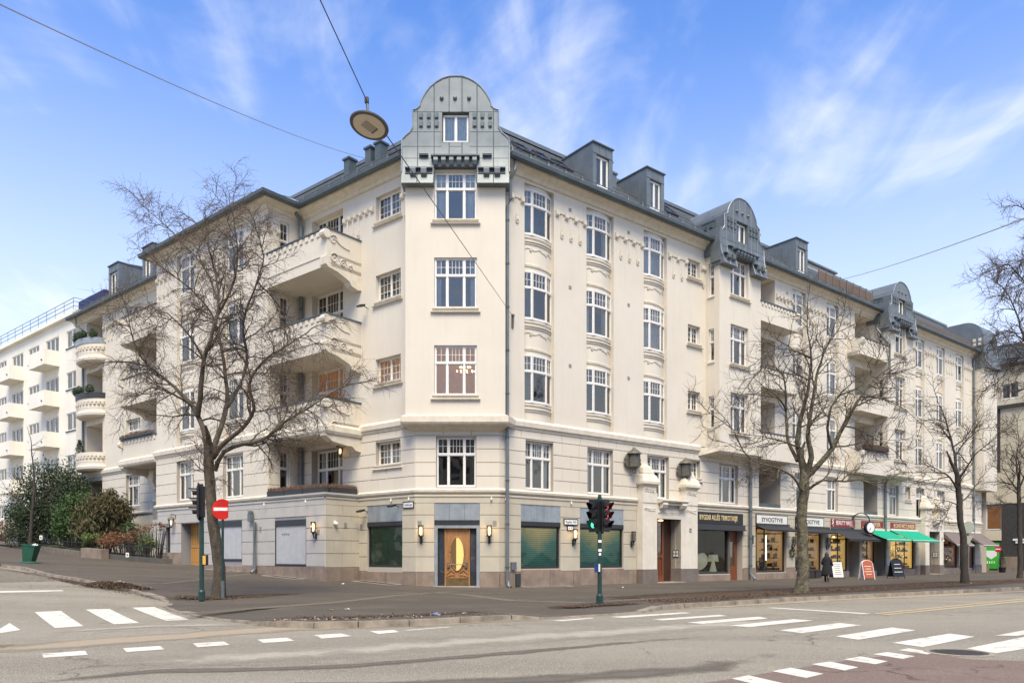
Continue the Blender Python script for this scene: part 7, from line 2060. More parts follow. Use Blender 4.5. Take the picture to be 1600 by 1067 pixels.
def make_tree(name, label, cat, base, Y0, limbs, mats, seed, lens, spac, ups, wobs, rtw, seeds=0, trunk_idx=(0,), ang=(38, 62), seg=(6, 5, 4), curl=(0, 0, 0), minfrac=.25, group=None):
    r = random.Random(seed)
    bark, twm, sdm = mats
    def W(px, py, dy): Y = Y0 + dy; return Vector(((px - 800) / F * Y, Y, EYE + (870 - py) / F * Y))
    M = Matrix.Translation(base); t = thing(name, label, cat, M, group); Mi = M.inverted()
    loc = lambda pts: [Mi @ p for p in pts]
    L1 = []
    for i, (pp, r0, r1) in enumerate(limbs):
        pts = resample([W(*q) for q in pp], .28); n = len(pts)
        if i in trunk_idx: pts[0] = Vector((pts[0].x, pts[0].y, base.z - .1))
        rad = [r0 + (r1 - r0) * (k / (n - 1)) ** .8 for k in range(n)]
        if i in trunk_idx:
            rad = [x * (1 + .32 * max(0, 1 - k * .28 / .6)) for k, x in enumerate(rad)]
        wp = [p + Vector((r.gauss(0, .012), r.gauss(0, .012), 0)) * (1 if k else 0) for k, p in enumerate(pts)]
        put("trunk" if i in trunk_idx else "limb", tubes_mesh("trunk" if i in trunk_idx else "limb", [(loc(wp), rad)], bark, 12 if i in trunk_idx else 8), t, M)
        L1.append((wp, rad, i in trunk_idx))
    sec, ter, twig = [], [], []
    tips = []
    def along(pts, rad, spacing, fr0):
        n = len(pts); tot = sum((pts[k + 1] - pts[k]).length for k in range(n - 1)); s = tot * fr0 + r.random() * spacing; acc = 0; k = 0
        while s < tot:
            while k < n - 1 and acc + (pts[k + 1] - pts[k]).length < s: acc += (pts[k + 1] - pts[k]).length; k += 1
            if k >= n - 1: break
            seg_ = pts[k + 1] - pts[k]; f = (s - acc) / max(seg_.length, 1e-6)
            yield pts[k] + seg_ * f, seg_.normalized(), rad[k], s / tot
            s += spacing * r.uniform(.6, 1.4)
    def side(d):
        a = math.radians(r.uniform(*ang)); return (d * math.cos(a) + rand_perp(d, r) * math.sin(a)).normalized()
    for pts, rad, tr in L1:
        fr0 = .80 if tr else minfrac
        for p, d, rr, f in along(pts, rad, spac[0], fr0):
            L = lens[0] * r.uniform(.55, 1.15) * (1.05 - .45 * f); q = grow(p, side(d), L, seg[0], r, wobs[0], ups[0], curl[0])
            r0 = min(rr * .6, .006 + L * .017); sec.append((q, [r0 * (1 - .75 * k / seg[0]) + .003 for k in range(len(q))]))
        # the limb's own end carries on as a finer branch
        d = (pts[-1] - pts[-2]).normalized()
        q = grow(pts[-1], d, lens[0] * .8, seg[0], r, wobs[0], ups[0], curl[0]); sec.append((q, [rad[-1] * (1 - .8 * k / seg[0]) + .003 for k in range(len(q))]))
    for pts, rad in sec:
        for p, d, rr, f in along(pts, rad, spac[1], .12):
            L = lens[1] * r.uniform(.5, 1.2) * (1.1 - .5 * f); q = grow(p, side(d), L, seg[1], r, wobs[1], ups[1], curl[1])
            r0 = min(rr * .65, .004 + L * .009); ter.append((q, [r0 * (1 - .7 * k / seg[1]) + rtw * .5 for k in range(len(q))]))
    for pts, rad in ter:
        for p, d, rr, f in along(pts, rad, spac[2], .1):
            L = lens[2] * r.uniform(.5, 1.3); q = grow(p, side(d), L, seg[2], r, wobs[2], ups[2], curl[2])
            twig.append((q, [rtw * (1 - .55 * k / seg[2]) for k in range(len(q))])); tips.append(q)
    put("branches", tubes_mesh("branches", [(loc(a), b) for a, b in sec], bark, 5), t, M, kind="stuff")
    put("small_branches", tubes_mesh("small_branches", [(loc(a), b) for a, b in ter], twm, 4), t, M, kind="stuff")
    put("twigs", tubes_mesh("twigs", [(loc(a), b) for a, b in twig], twm, 3), t, M, kind="stuff")
    if seeds:
        C, A, B = [], [], []
        for q in tips:
            for _ in range(seeds if seeds >= 1 else (1 if r.random() < seeds else 0)):
                p = r.choice(q[1:]); a = Vector((r.gauss(0, .3), r.gauss(0, .3), -1)).normalized() * r.uniform(.015, .034); b = rand_perp(a.normalized(), r) * r.uniform(.006, .012)
                C.append(tuple(Mi @ (p + a))); A.append(tuple(a)); B.append(tuple(b))
        put("catkins", quads_mesh("catkins", np.array(C), np.array(A), np.array(B), sdm), t, M, kind="stuff")
    return t
bA = G(341, 933)
YA = bA.y
limbsA = [
    ([(341, 933, 0), (343, 900, 0), (339, 860, 0), (333, 810, 0), (329, 770, 0), (327, 735, 0), (327, 715, 0)], .21, .17),
    ([(327, 718, 0), (320, 680, .1), (312, 655, .3), (303, 636, .4), (280, 612, .8), (255, 590, 1.0), (228, 572, 1.0), (205, 566, .8)], .13, .03),
    ([(309, 648, .2), (314, 605, -.2), (319, 560, -.5), (333, 520, -.8), (341, 480, -.8), (337, 430, -.6), (322, 370, -.5)], .10, .02),
    ([(341, 490, -.8), (362, 450, -1.0), (372, 400, -1.0), (366, 350, -1.0), (364, 318, -1.0)], .05, .012),
    ([(329, 712, 0), (345, 668, .3), (355, 630, .6), (352, 585, .9), (345, 540, 1.3), (330, 490, 1.6), (296, 450, 1.8), (262, 425, 1.8)], .11, .018),
    ([(352, 640, .5), (376, 600, .8), (386, 560, .9), (380, 500, .9), (402, 440, .8), (412, 400, .7), (398, 350, .7)], .075, .014),
    ([(333, 715, 0), (352, 690, -.4), (378, 670, -.8), (396, 640, -1.2), (390, 600, -1.6), (410, 565, -2.0), (440, 545, -2.2), (480, 520, -2.2)], .10, .018),
    ([(336, 735, 0), (350, 706, -.2), (380, 694, -.3), (410, 688, 0), (440, 662, .5), (478, 640, .9), (520, 612, 1.2), (548, 600, 1.2)], .085, .016),
    ([(380, 694, -.3), (412, 692, .4), (450, 640, 1.0), (430, 600, 1.3), (405, 640, 1.3)][:4], .04, .012),
    ([(303, 636, .4), (270, 616, -.3), (236, 606, -.8), (215, 620, -1.0)], .05, .012),
    ([(318, 560, -.5), (292, 520, -1.0), (262, 490, -1.4), (225, 480, -1.5)], .05, .012),
    ([(255, 590, 1.0), (222, 560, .2), (205, 520, 0), (196, 470, 0)], .04, .01),
    ([(402, 440, .8), (430, 470, 1.2), (446, 500, 1.5), (440, 560, 1.7)], .035, .01),
    ([(341, 470, -.8), (320, 420, 0), (290, 385, .5), (258, 352, .6), (232, 330, .6)], .045, .01),
]
make_tree("birch_tree", "big bare weeping birch with hanging twigs beside the no entry sign", "tree", bA, YA, limbsA, (BARKA, TWIGA, SEED), 3,
          (1.6, .85, .46), (.24, .132, .071), (-.01, -.03, -.11), (.24, .28, .27), .0046, seeds=1, seg=(8, 6, 5))
bB = G(1252, 925)
limbsB = [
    ([(1252, 925, 0), (1255, 890, 0), (1254, 850, 0), (1253, 800, 0), (1256, 770, 0), (1258, 742, 0)], .25, .20),
    ([(1258, 748, 0), (1252, 720, .3), (1246, 690, .6), (1252, 650, .6), (1262, 610, .4), (1268, 560, .2), (1262, 520, 0), (1262, 500, 0)], .15, .02),
    ([(1258, 745, 0), (1268, 715, -.3), (1262, 680, -.5), (1268, 640, -.6), (1276, 590, -.6), (1290, 545, -.6), (1310, 515, -.6)], .13, .02),
    ([(1260, 745, 0), (1282, 722, -.2), (1302, 698, -.3), (1318, 665, -.3), (1345, 620, 0), (1368, 590, .3), (1398, 570, .4)], .13, .02),
    ([(1300, 700, -.3), (1292, 668, -.8), (1300, 635, -1.1), (1312, 618, -1.2), (1350, 600, -1.4), (1372, 560, -1.4)], .07, .016),
    ([(1246, 720, .3), (1232, 690, .9), (1228, 650, 1.2), (1228, 610, 1.3), (1222, 585, 1.3), (1200, 570, 1.2), (1176, 592, 1.0)], .085, .016),
    ([(1228, 640, 1.2), (1215, 620, .5), (1196, 606, .2), (1178, 618, 0)], .05, .014),
    ([(1254, 770, 0), (1236, 742, -1), (1205, 728, -1.6), (1178, 720, -2.2), (1160, 702, -2.6), (1146, 672, -2.8), (1120, 652, -3.0)], .06, .014),
    ([(1262, 765, 0), (1285, 750, -.6), (1320, 752, -1.0), (1345, 748, -1.2), (1352, 752, -1.2)], .06, .03),
    ([(1250, 700, .5), (1225, 690, 0), (1200, 684, -.6), (1186, 690, -.8)], .05, .014),
    ([(1318, 665, -.3), (1345, 672, .3), (1375, 690, .8), (1400, 706, 1.0)], .045, .012),
    ([(1345, 620, 0), (1376, 622, -.8), (1405, 634, -1.0), (1425, 648, -1.2)], .045, .012),
    ([(1268, 560, .2), (1242, 548, -.4), (1215, 545, -.8), (1196, 552, -1.0)], .05, .012),
]
make_tree("street_tree", "bare mossy-trunked street tree in front of the white shop signs", "tree", bB, bB.y, limbsB, (BARKB, TWIGB, SEED), 8,
          (1.8, .95, .42), (.34, .18, .11), (.035, .03, .05), (.20, .22, .22), .0058, seeds=0, seg=(8, 6, 4), curl=(-.03, .06, .1))
bC = G(1506, 911)
limbsC = [
    ([(1508, 911, 0), (1506, 880, 0), (1505, 840, 0), (1500, 810, 0), (1498, 775, 0), (1496, 745, 0)], .20, .14),
    ([(1496, 748, 0), (1492, 715, .3), (1487, 690, .4), (1480, 665, .4), (1472, 640, .4), (1466, 628, .4)], .10, .02),
    ([(1497, 750, 0), (1512, 728, -.4), (1522, 712, -.8), (1536, 700, -1.0), (1548, 690, -1.0)], .07, .018),
    ([(1496, 765, 0), (1480, 742, -.6), (1458, 738, -1.4), (1436, 738, -1.6)], .06, .016),
    ([(1492, 715, .3), (1508, 690, 1.0), (1530, 672, 1.4), (1548, 668, 1.4)], .05, .014),
    ([(1487, 690, .4), (1470, 668, 1.2), (1455, 660, 1.6)], .045, .014),
    ([(1500, 790, 0), (1478, 782, -.8), (1466, 788, -1.2)], .04, .012), ([(1500, 785, 0), (1514, 774, .7), (1522, 762, 1.2)], .04, .012),
]
make_tree("street_tree", "small bare street tree between the two taupe awnings", "tree", bC, bC.y, limbsC, (BARKC, TWIGB, SEED), 12,
          (2.1, 1.0, .45), (.36, .22, .14), (.03, .03, .04), (.2, .22, .22), .0072, seg=(7, 5, 4), curl=(-.03, .06, .1))
# tree standing just beyond the right edge, its crown hangs into the view
bD = G(1660, 925); bD = Vector((bD.x, bD.y, gz(bD.x, bD.y)))
limbsD = [
    ([(1660, 925, 0), (1662, 850, 0), (1660, 770, 0), (1658, 700, 0)], .3, .22),
    ([(1658, 705, 0), (1650, 600, .4), (1640, 500, .6), (1630, 420, .6), (1612, 400, .6), (1588, 420, .6)], .15, .02),
    ([(1658, 700, 0), (1640, 640, -.8), (1610, 560, -1.6), (1592, 500, -1.6), (1575, 460, -1.6)], .12, .02),
    ([(1658, 700, 0), (1664, 560, .6), (1650, 400, 1.0), (1625, 350, 1.0), (1602, 330, 1.0)], .12, .02),
    ([(1650, 640, 0), (1620, 560, 1.2), (1585, 520, 1.8), (1560, 520, 1.8), (1545, 540, 1.8)], .07, .015),
    ([(1630, 480, .6), (1600, 440, 0), (1575, 412, -.3), (1560, 418, -.3)], .05, .012),
    ([(1620, 560, -1.4), (1590, 560, -1.0), (1565, 590, -.8)], .04, .012),
]
make_tree("street_tree", "bare tree with drooping twigs at the right edge of the view", "tree", bD, bD.y, limbsD, (BARKC, TWIGB, SEED), 21,
          (1.6, .85, .4), (.22, .13, .09), (-.05, -.06, -.05), (.24, .26, .26), .0066, seg=(8, 6, 4), curl=(.02, .06, .08))
bE = G(1592, 903)
limbsE = [([(1594, 903, 0), (1594, 850, 0), (1592, 790, 0), (1592, 760, 0)], .17, .12), ([(1592, 765, 0), (1588, 720, .4), (1592, 690, .5), (1590, 672, .5)], .08, .02), ([(1592, 765, 0), (1606, 730, -.4), (1620, 700, -.6)], .07, .02), ([(1592, 770, 0), (1575, 745, -.5), (1566, 730, -.8)], .06, .015), ([(1592, 790, 0), (1578, 785, .6), (1568, 790, .9)], .04, .012)]
make_tree("street_tree", "small bare tree in front of the dark brick ground floor at the right", "tree", bE, bE.y, limbsE, (BARKC, TWIGB, SEED), 31,
          (2.2, 1.0, .45), (.32, .2, .13), (.04, .03, .04), (.2, .22, .22), .009, seg=(7, 5, 4), curl=(-.03, .06, .1))
bF = G(49, 862)
limbsF = [([(47, 866, 0), (48, 840, 0), (50, 805, 0), (53, 770, 0), (53, 740, 0), (50, 712, 0), (49, 690, 0)], .17, .025), ([(50, 798, 0), (62, 780, -.4), (84, 764, -.8)], .05, .015), ([(50, 800, 0), (38, 790, .5), (22, 776, .8), (14, 768, .8)], .05, .015), ([(53, 765, 0), (36, 750, -.5), (22, 742, -.7)], .04, .012), ([(50, 825, 0), (38, 830, -.4), (24, 832, -.8)], .035, .01), ([(50, 792, 0), (72, 790, .6), (98, 796, 1.0)], .04, .012)]
make_tree("young_tree", "young bare tree growing beside the green waste bin", "tree", bF, bF.y, limbsF, (BARKC, TWIGB, SEED), 41,
          (1.5, .7, .3), (.7, .4, .3), (.02, .0, .0), (.14, .2, .22), .007, seg=(6, 4, 3))

# ------------------------------------------------------------------ shrubs and garden
def leafmat(name, c1, c2, sc=3): return mat(name, c1, c2, rough=.75, scale=sc, low=.3, high=.7, fine=.25, fscale=25)
YEW = leafmat("dark_yew", (.018, .034, .014), (.035, .055, .02)); HEDGE = leafmat("green_hedge", (.035, .075, .02), (.06, .105, .028)); BROOM = leafmat("olive_broom", (.10, .085, .035), (.06, .055, .025))
HYDR = leafmat("dry_hydrangea", (.20, .095, .045), (.13, .06, .03)); LAUR = leafmat("laurel_leaf", (.07, .12, .03), (.13, .16, .05)); GRASSM = leafmat("lawn_grass", (.07, .09, .03), (.10, .11, .045), 6)
def bush(name, label, cat, blobs, mt, size, seed, stems=True, long=1.0, upb=0.0, base=None):
    """blobs: (centre world, rx, ry, rz, count)"""
    rg = np.random.default_rng(seed); C, A, B = [], [], []
    base = base or Vector((blobs[0][0].x, blobs[0][0].y, gz(blobs[0][0].x, blobs[0][0].y)))
    for c, rx, ry, rz, n in blobs:
        # clumps spread through the volume, leaves round each clump
        nc = max(4, n // 45); v = rg.normal(size=(nc, 3)); v /= np.linalg.norm(v, axis=1, keepdims=True); v *= rg.random((nc, 1)) ** .35
        cc = np.array(c) - np.array(base) + v * np.array([rx, ry, rz]); k = rg.integers(0, nc, n)
        p = cc[k] + rg.normal(size=(n, 3)) * np.array([rx, ry, rz]) * .16
        a = rg.normal(size=(n, 3)); a[:, 2] += upb; a /= np.linalg.norm(a, axis=1, keepdims=True); b = np.cross(a, rg.normal(size=(n, 3))); b /= np.linalg.norm(b, axis=1, keepdims=True)
        s = size * rg.uniform(.6, 1.3, (n, 1)); C.append(p); A.append(a * s * long); B.append(b * s * .45)
    C, A, B = map(np.concatenate, (C, A, B)); M = Matrix.Translation(base); t = thing(name, label, cat, M)
    keep = C[:, 2] > -.05; C, A, B = C[keep], A[keep], B[keep]
    put("foliage", quads_mesh("foliage", C, A, B, mt), t, M, kind="stuff")
    if stems:
        r = random.Random(seed); polys = []
        for c, rx, ry, rz, n in blobs:
            for _ in range(10):
                tip = c - base + Vector((r.uniform(-.8, .8) * rx, r.uniform(-.8, .8) * ry, r.uniform(-.2, .9) * rz)); s0 = Vector((tip.x * .3 + (c.x - base.x) * .4, tip.y * .3 + (c.y - base.y) * .4, 0)); m = s0.lerp(tip, .5) + Vector((0, 0, .2))
                polys.append(([s0, m, tip], [.035, .02, .006]))
        put("stems", tubes_mesh("stems", polys, BARKC, 4), t, M, kind="stuff")
    return t
def WP(px, py, Y): return Vector(((px - 800) / F * Y, Y, EYE + (870 - py) / F * Y))
bush("yew_shrub", "large dark yew shrub behind the young tree and black railing", "shrub", [(WP(46, 800, 59), 1.9, 1.4, 2.9, 5200), (WP(70, 782, 59.5), 1.9, 1.5, 3.1, 5200), (WP(96, 779, 59.5), 1.6, 1.4, 2.9, 4200), (WP(74, 815, 58), 2.6, 1.3, 1.8, 3600), (WP(32, 820, 60.5), 1.3, 1.2, 1.8, 2200)], YEW, .095, 1, upb=.5)
bush("yew_shrub", "dark yew shrub further right, touching the end of the cream building", "shrub", [(WP(112, 776, 57), 1.3, 1.2, 2.3, 3600), (WP(124, 792, 56.5), 1.0, 1.1, 2.0, 2400)], YEW, .095, 2, upb=.5)
bush("hedge_shrub", "bright green clipped hedge between the dark yews and the olive bush", "shrub", [(WP(108, 812, 54), 1.1, .9, 1.5, 4200), (WP(124, 806, 53.5), 1.1, .9, 1.7, 4200), (WP(98, 822, 54.5), .8, .8, 1.1, 2200)], HEDGE, .085, 3, upb=1.0)
bush("broom_shrub", "olive brown twiggy broom bush beside the first floor window", "shrub", [(WP(150, 812, 51.8), 1.4, 1.0, 1.5, 4200), (WP(172, 805, 51.3), 1.3, 1.0, 1.5, 4200), (WP(140, 826, 51.8), .8, .8, .9, 1600)], BROOM, .10, 4, long=2.2, upb=1.4)
bush("hydrangea", "rust brown dry hydrangea in front of the broom bush", "shrub", [(WP(190, 844, 49.3), 1.3, .6, .55, 2400), (WP(168, 842, 50), .7, .5, .5, 1100), (WP(210, 842, 48.8), .5, .5, .5, 700)], HYDR, .06, 5)
bush("laurel_shrub", "pale green low laurel at the left end of the hydrangea", "shrub", [(WP(150, 842, 50.6), .9, .5, .45, 1500), (WP(140, 846, 51), .5, .4, .35, 700)], LAUR, .075, 6)
bush("rose_bush", "straggly green and rust bush by the spiked railing near the grey wall", "shrub", [(WP(236, 844, 47.6), .9, .5, .75, 1500), (WP(226, 854, 47.9), .8, .5, .45, 900)], LAUR, .05, 7)
bush("rose_bush", "rust coloured upper twigs of the bush next to the grey wall corner", "shrub", [(WP(234, 826, 47.5), 1.1, .4, .35, 500), (WP(252, 824, 46.4), .5, .3, .3, 240)], HYDR, .05, 8)
bush("boxwood_shrub", "small round green shrub under the broom bush", "shrub", [(WP(204, 826, 50.2), .55, .5, .42, 1500)], HEDGE, .05, 9)
bush("hydrangea", "pale dry hydrangea heads at the far left edge", "shrub", [(WP(2, 830, 64.5), 1.1, .8, .9, 1600)], leafmat("pale_dry_heads", (.30, .20, .12), (.22, .14, .09)), .09, 10)
def garden_wall(label, px, hh, mt, th=.25, cap=True, kindn="garden_wall"):
    P = [G(*p) for p in px]; c = P[0]; M = Matrix.Translation(c); t = thing(kindn, label, "wall", M)
    k = 0
    for a, b in zip(P, P[1:]):
        L = (b - a).length; n = max(1, round(L / 1.1)); d = (b - a).normalized(); nrm = Vector((-d.y, d.x, 0)); nrm = nrm if nrm.y > 0 else -nrm
        for i in range(n):
            p = a.lerp(b, i / n) + d * .008; q = a.lerp(b, (i + 1) / n) - d * .008; mb = MB()
            z0, z1 = gz(p.x, p.y), gz(q.x, q.y)
            vs = [(v.x, v.y, z) for v, z in ((p, z0 - .1), (q, z1 - .1), (q + nrm * th, z1 - .1), (p + nrm * th, z0 - .1), (p, z0 + hh), (q, z1 + hh), (q + nrm * th, z1 + hh), (p + nrm * th, z0 + hh))]
            vs = [(x - c.x, y - c.y, z - c.z) for x, y, z in vs]; mb.add(vs, [(0, 1, 5, 4), (1, 2, 6, 5), (2, 3, 7, 6), (3, 0, 4, 7), (4, 5, 6, 7)]); mb.build("stone", mt, t, M)
    return t
GSTONE = mat("garden_stone", (.20, .165, .13), (.13, .115, .085), rough=.95, scale=2, bump=.4, streak=.3); DSTONE = mat("dark_garden_stone", (.10, .09, .08), (.07, .065, .055), rough=.95, scale=2, bump=.4)
garden_wall("low mossy stone garden wall below the black railing and yews", [(-10, 851), (11, 853), (68, 861), (124, 869)], .34, GSTONE)
garden_wall("pinkish granite block at the garden gate", [(126, 870), (158, 873)], .62, GRANITE, th=.5)
garden_wall("curved dark stone wall under the spiked railing", [(163, 872), (200, 876), (250, 880), (278, 881)], .30, DSTONE)
def railing(label, px, zoff, h, spikes, step=.14):
    P = [G(*p) for p in px]; off = Vector((0, .35, 0)); P = [p + off for p in P]; c = P[0]; M = Matrix.Translation(c); t = thing("railing", label, "fence", M)
    for kz in (zoff + .12, zoff + h):
        mb = MB(); mb.tube([Vector((p.x - c.x, p.y - c.y, gz(p.x, p.y) - c.z + kz)) for p in P], .022, 5); mb.build("rail", DARKM, t, M)
    n = 0; mesh = None
    for a, b in zip(P, P[1:]):
        L = (b - a).length; k = max(1, int(L / step))
        for i in range(k):
            p = a.lerp(b, i / k)
            if mesh is None:
                mb = MB(); mb.tube([(0, 0, 0), (0, 0, h + (.14 if spikes else 0))], .014, 4); 
                if spikes: mb.lathe([(0, h + .26), (.03, h + .16), (0, h + .12)], n=5)
                mesh = mb.mesh("bar", DARKM)
            put("bar", mesh, t, Matrix.Translation((p.x, p.y, gz(p.x, p.y) + zoff)))
railing("low black railing above the mossy garden wall", [(-10, 851), (11, 853), (68, 861), (128, 869.5)], .34, .55, False, .6)
railing("spiked black railing above the curved dark wall", [(163, 872), (200, 876), (250, 880), (276, 881)], .30, .62, True, .2)
def small_sign(px, py, Y, label, w=.10, h=.14, mt=SIGNW):
    p = WP(px, py, Y); M = T3(p.x, p.y, p.z); t = thing("notice_plate", label, "sign", M); mb = MB(); mb.box(-w, w, -.01, .01, -h, h); mb.build("plate", mt, t, M)
    mb = MB(); mb.box(-w * .4, w * .4, -.014, -.01, -h * .5, h * .4); mb.build("print", GSTONE, t, M)
small_sign(64, 839.5, 50.2, "small white notice hung on the low black railing"); small_sign(199, 866.5, 46.4, "small white notice leaning on the curved dark wall")
sheet("garden_soil", SOIL, .12, lambda u, v: tuple((G(-30, 850).lerp(G(280, 882), u) + Vector((.6295, .777, 0)) * (.3 + 5 * v)).xy), 30, 6, 'structure')
# grass between the wall and the railing
r = random.Random(5); C = []; A = []; B = []
ga_, gb_ = G(30, 853), G(124, 869)
for i in range(9000):
    p = ga_.lerp(gb_, r.random()) + Vector((.6295, .777, 0)) * r.uniform(.25, 1.6); z = gz(p.x, p.y) + .36; C.append((p.x, p.y, z)); A.append((r.gauss(0, .02), r.gauss(0, .02), r.uniform(.03, .09))); B.append((.008, .004, 0))
put("lawn_grass", quads_mesh("lawn_grass", np.array(C), np.array(A), np.array(B), GRASSM), None, Matrix(), kind="stuff", label="narrow strip of grass behind the mossy garden wall")
# mound of dead leaves and grit at the side street kerb
def litter(name, label, path, w, n, mt, size, z0=0.0, hump=0.0, drop=0.0):
    P = [G(*p, drop) for p in path]; r = random.Random(len(path) * 7 + n); C, A, B = [], [], []
    for i in range(n):
        k = r.random() * (len(P) - 1); j = min(int(k), len(P) - 2); p = P[j].lerp(P[j + 1], k - j); g_ = r.gauss(0, .5); s = Vector((r.gauss(0, 1), r.gauss(0, 1), 0)).normalized() * w * abs(g_)
        p = p + s; e = k / (len(P) - 1); hh = hump * max(0, 1 - (abs(g_)) ** 2) * math.sin(math.pi * max(.02, min(.98, e))) * r.random() ** .4
        C.append((p.x, p.y, gz(p.x, p.y) - drop + z0 + hh + .008)); a = Vector((r.gauss(0, 1), r.gauss(0, 1), r.gauss(0, .35))).normalized() * size * r.uniform(.5, 1.4); A.append(tuple(a)); b = a.cross(Vector((0, 0, 1)) + Vector((r.gauss(0, .3), r.gauss(0, .3), 0))).normalized() * size * r.uniform(.3, .7); B.append(tuple(b))
    return put(name, quads_mesh(name, np.array(C), np.array(A), np.array(B), mt), None, Matrix(), kind="stuff", label=label)
DL1 = mat("dead_leaf", (.15, .10, .06), (.07, .045, .03), rough=.95, scale=14); DL2 = mat("pale_dead_leaf", (.36, .29, .21), (.22, .17, .12), rough=.95, scale=14); GRIT = mat("white_grit", (.6, .58, .54), (.4, .37, .33), rough=.9, scale=20)
litter("leaf_pile", "mound of brown leaves and grit in the side street gutter", [(140, 912), (165, 915), (200, 919), (236, 922)], .6, 9000, DL1, .035, hump=.22, drop=.05)
litter("leaf_pile", "paler leaves on top of the gutter mound", [(150, 913), (185, 917), (228, 920)], .5, 2600, DL2, .035, .02, hump=.22, drop=.05)
litter("grit_patch", "white grit in the middle of the gutter mound", [(180, 914), (198, 919)], .22, 500, GRIT, .03, .06, hump=.18, drop=.05)
litter("fallen_leaves", "scattered dead leaves behind the corner kerb", [(430, 966), (520, 966), (640, 962), (780, 957)], .9, 800, DL1, .03)
litter("fallen_leaves", "pale scattered leaves behind the corner kerb", [(430, 968), (560, 966), (700, 960)], .8, 260, DL2, .035)
litter("fallen_leaves", "dead leaves in the gutter below the corner kerb", [(300, 962), (430, 976), (560, 977), (740, 969)], .35, 1300, DL1, .025, drop=.125)
litter("fallen_leaves", "leaf litter round the foot of the big birch", [(290, 932), (341, 935), (400, 932)], .9, 2000, DL1, .03)
litter("fallen_leaves", "leaf litter on the strip under the avenue trees", [(1020, 940), (1120, 934), (1252, 924), (1400, 916), (1506, 910), (1600, 905)], 1.2, 6500, DL1, .035)
litter("fallen_leaves", "leaf litter round the green traffic light pole", [(900, 948), (937, 944), (980, 941)], .5, 700, DL1, .025)
litter("fallen_leaves", "leaf litter along the side street gutter", [(0, 888), (76, 901), (140, 914), (250, 935)], .4, 1600, DL1, .03, drop=.1)
def scrap(px, py, label, size, mt, n=14, drop=0):
    p = G(px, py, drop); M = T3(p.x, p.y, p.z); t = thing("litter_scrap", label, "litter", M); r = random.Random(int(px)); mb = MB()
    pts = [Vector((r.gauss(0, size), r.gauss(0, size * .7), abs(r.gauss(0, size * .5)))) for _ in range(n)]
    for i in range(n - 2): mb.add([pts[i], pts[i + 1], pts[i + 2]], [(0, 1, 2)])
    mb.build("crumpled_sheet", mt, t, M)
scrap(680, 960.5, "crumpled silver foil on the kerb of the corner", .09, mat("foil", (.6, .6, .62), rough=.25, metal=.8), 22); scrap(725, 959, "pale crumpled cup beside the foil on the kerb", .05, SIGNW)
scrap(537, 912, "white paper scrap on the pavement before the grey return wall", .05, WHITE); scrap(543, 951.5, "white paper scrap behind the kerb of the corner", .05, WHITE); scrap(520, 953.5, "tan paper scrap behind the kerb of the corner", .06, DL2); scrap(974, 917.5, "white paper scrap on the pavement left of the portal", .04, WHITE)
# ------------------------------------------------------------------ neighbouring buildings
WREND = mat("white_render", (.76, .72, .63), (.70, .66, .57), rough=.9, scale=.5, streak=.08, bump=.1)
WB = thing("white_apartment_building", "plain white modern apartment building with boxy balconies at the far left", "building", T3(*PL(60, -.3)))
FW = FL @ Matrix.Translation((0, .3, 0))
cols = [(-41.7, -39.5)] + [(-46.1 - k * 8.1, -43.3 - k * 8.1) for k in range(5)] + [(-50.1 - k * 8.1, -47.6 - k * 8.1) for k in range(5)]
rowsW = [(18.6, 20.0), (15.2, 16.6), (11.8, 13.25), (8.4, 9.8), (5.0, 6.35)]
ops = [(a, b, z0, z1, .14) for a, b in cols for z0, z1 in rowsW if not (b > -40 and False)]
mb = MB(); wall(mb, -90, -39.05, 1.0, 21.1, ops); mb.build("wall", WREND, WB, FW)
mb = MB(); mb.quad((-39.05, 0, 1), (-39.05, 14, 1), (-39.05, 14, 21.1), (-39.05, 0, 21.1)); mb.quad((-90, 0, 21.1), (-39.05, 0, 21.1), (-39.05, 14, 21.1), (-90, 14, 21.1)); mb.build("roof_slab", ZINCD, WB, FW)
mb = MB(); mb.prof([(-.35, 21.0), (-.35, 21.3), (.1, 21.35), (.1, 20.95)], -90, -39.05); mb.build("eaves", WREND, WB, FW)
for a, b in cols:
    for z0, z1 in rowsW:
        add_window(FW @ Matrix.Translation(((a + b) / 2, .1, z0)), 'P3' if b - a > 2.3 else 'P2', b - a - .02, z1 - z0, parent=WB, near=False, curt=rnd.choice([0, 1, 1, 5]))
mb = MB()
for a, b in cols:
    for z0, z1 in rowsW: mb.box(a - .08, b + .08, -.07, .05, z0 - .08, z0 - .01)
mb.build("window_sill", ZINCD, WB, FW)
for k in range(5):
    a, b = -46.6 - k * 8.1, -43.1 - k * 8.1
    for z0, z1 in rowsW:
        mb = MB(); zb, zt = z0 - 1.2, z0 + .05
        mb.box(a, b, -1.17, -1.07, zb, zt); mb.box(a, a + .1, -1.07, 0, zb, zt); mb.box(b - .1, b, -1.07, 0, zb, zt); mb.box(a + .1, b - .1, -1.07, 0, zb + .002, zb + .16)
        mb.build("balcony", WREND, WB, FW)
        mb = MB(); mb.lathe([(0, 0), (.07, .0), (.07, .1), (0, .1)], (b - .5, -1.2, zb + .35), 8); mb.build("balcony_spout", DARKM, WB, FW)
for kz in (.35, .7, 1.0):
    mb = MB(); mb.tube([(-90, -.2, 21.35 + kz), (-39.6, -.2, 21.35 + kz), (-39.6, 3, 21.35 + kz)], .025, 5); mb.build("roof_rail", ZINC, WB, FW)
mb = MB()
for i in range(28): mb.tube([(-90 + i * 1.86, -.2, 21.3), (-90 + i * 1.86, -.2, 22.35)], .02, 4)
mb.build("rail_post", ZINC, WB, FW, kind="stuff")
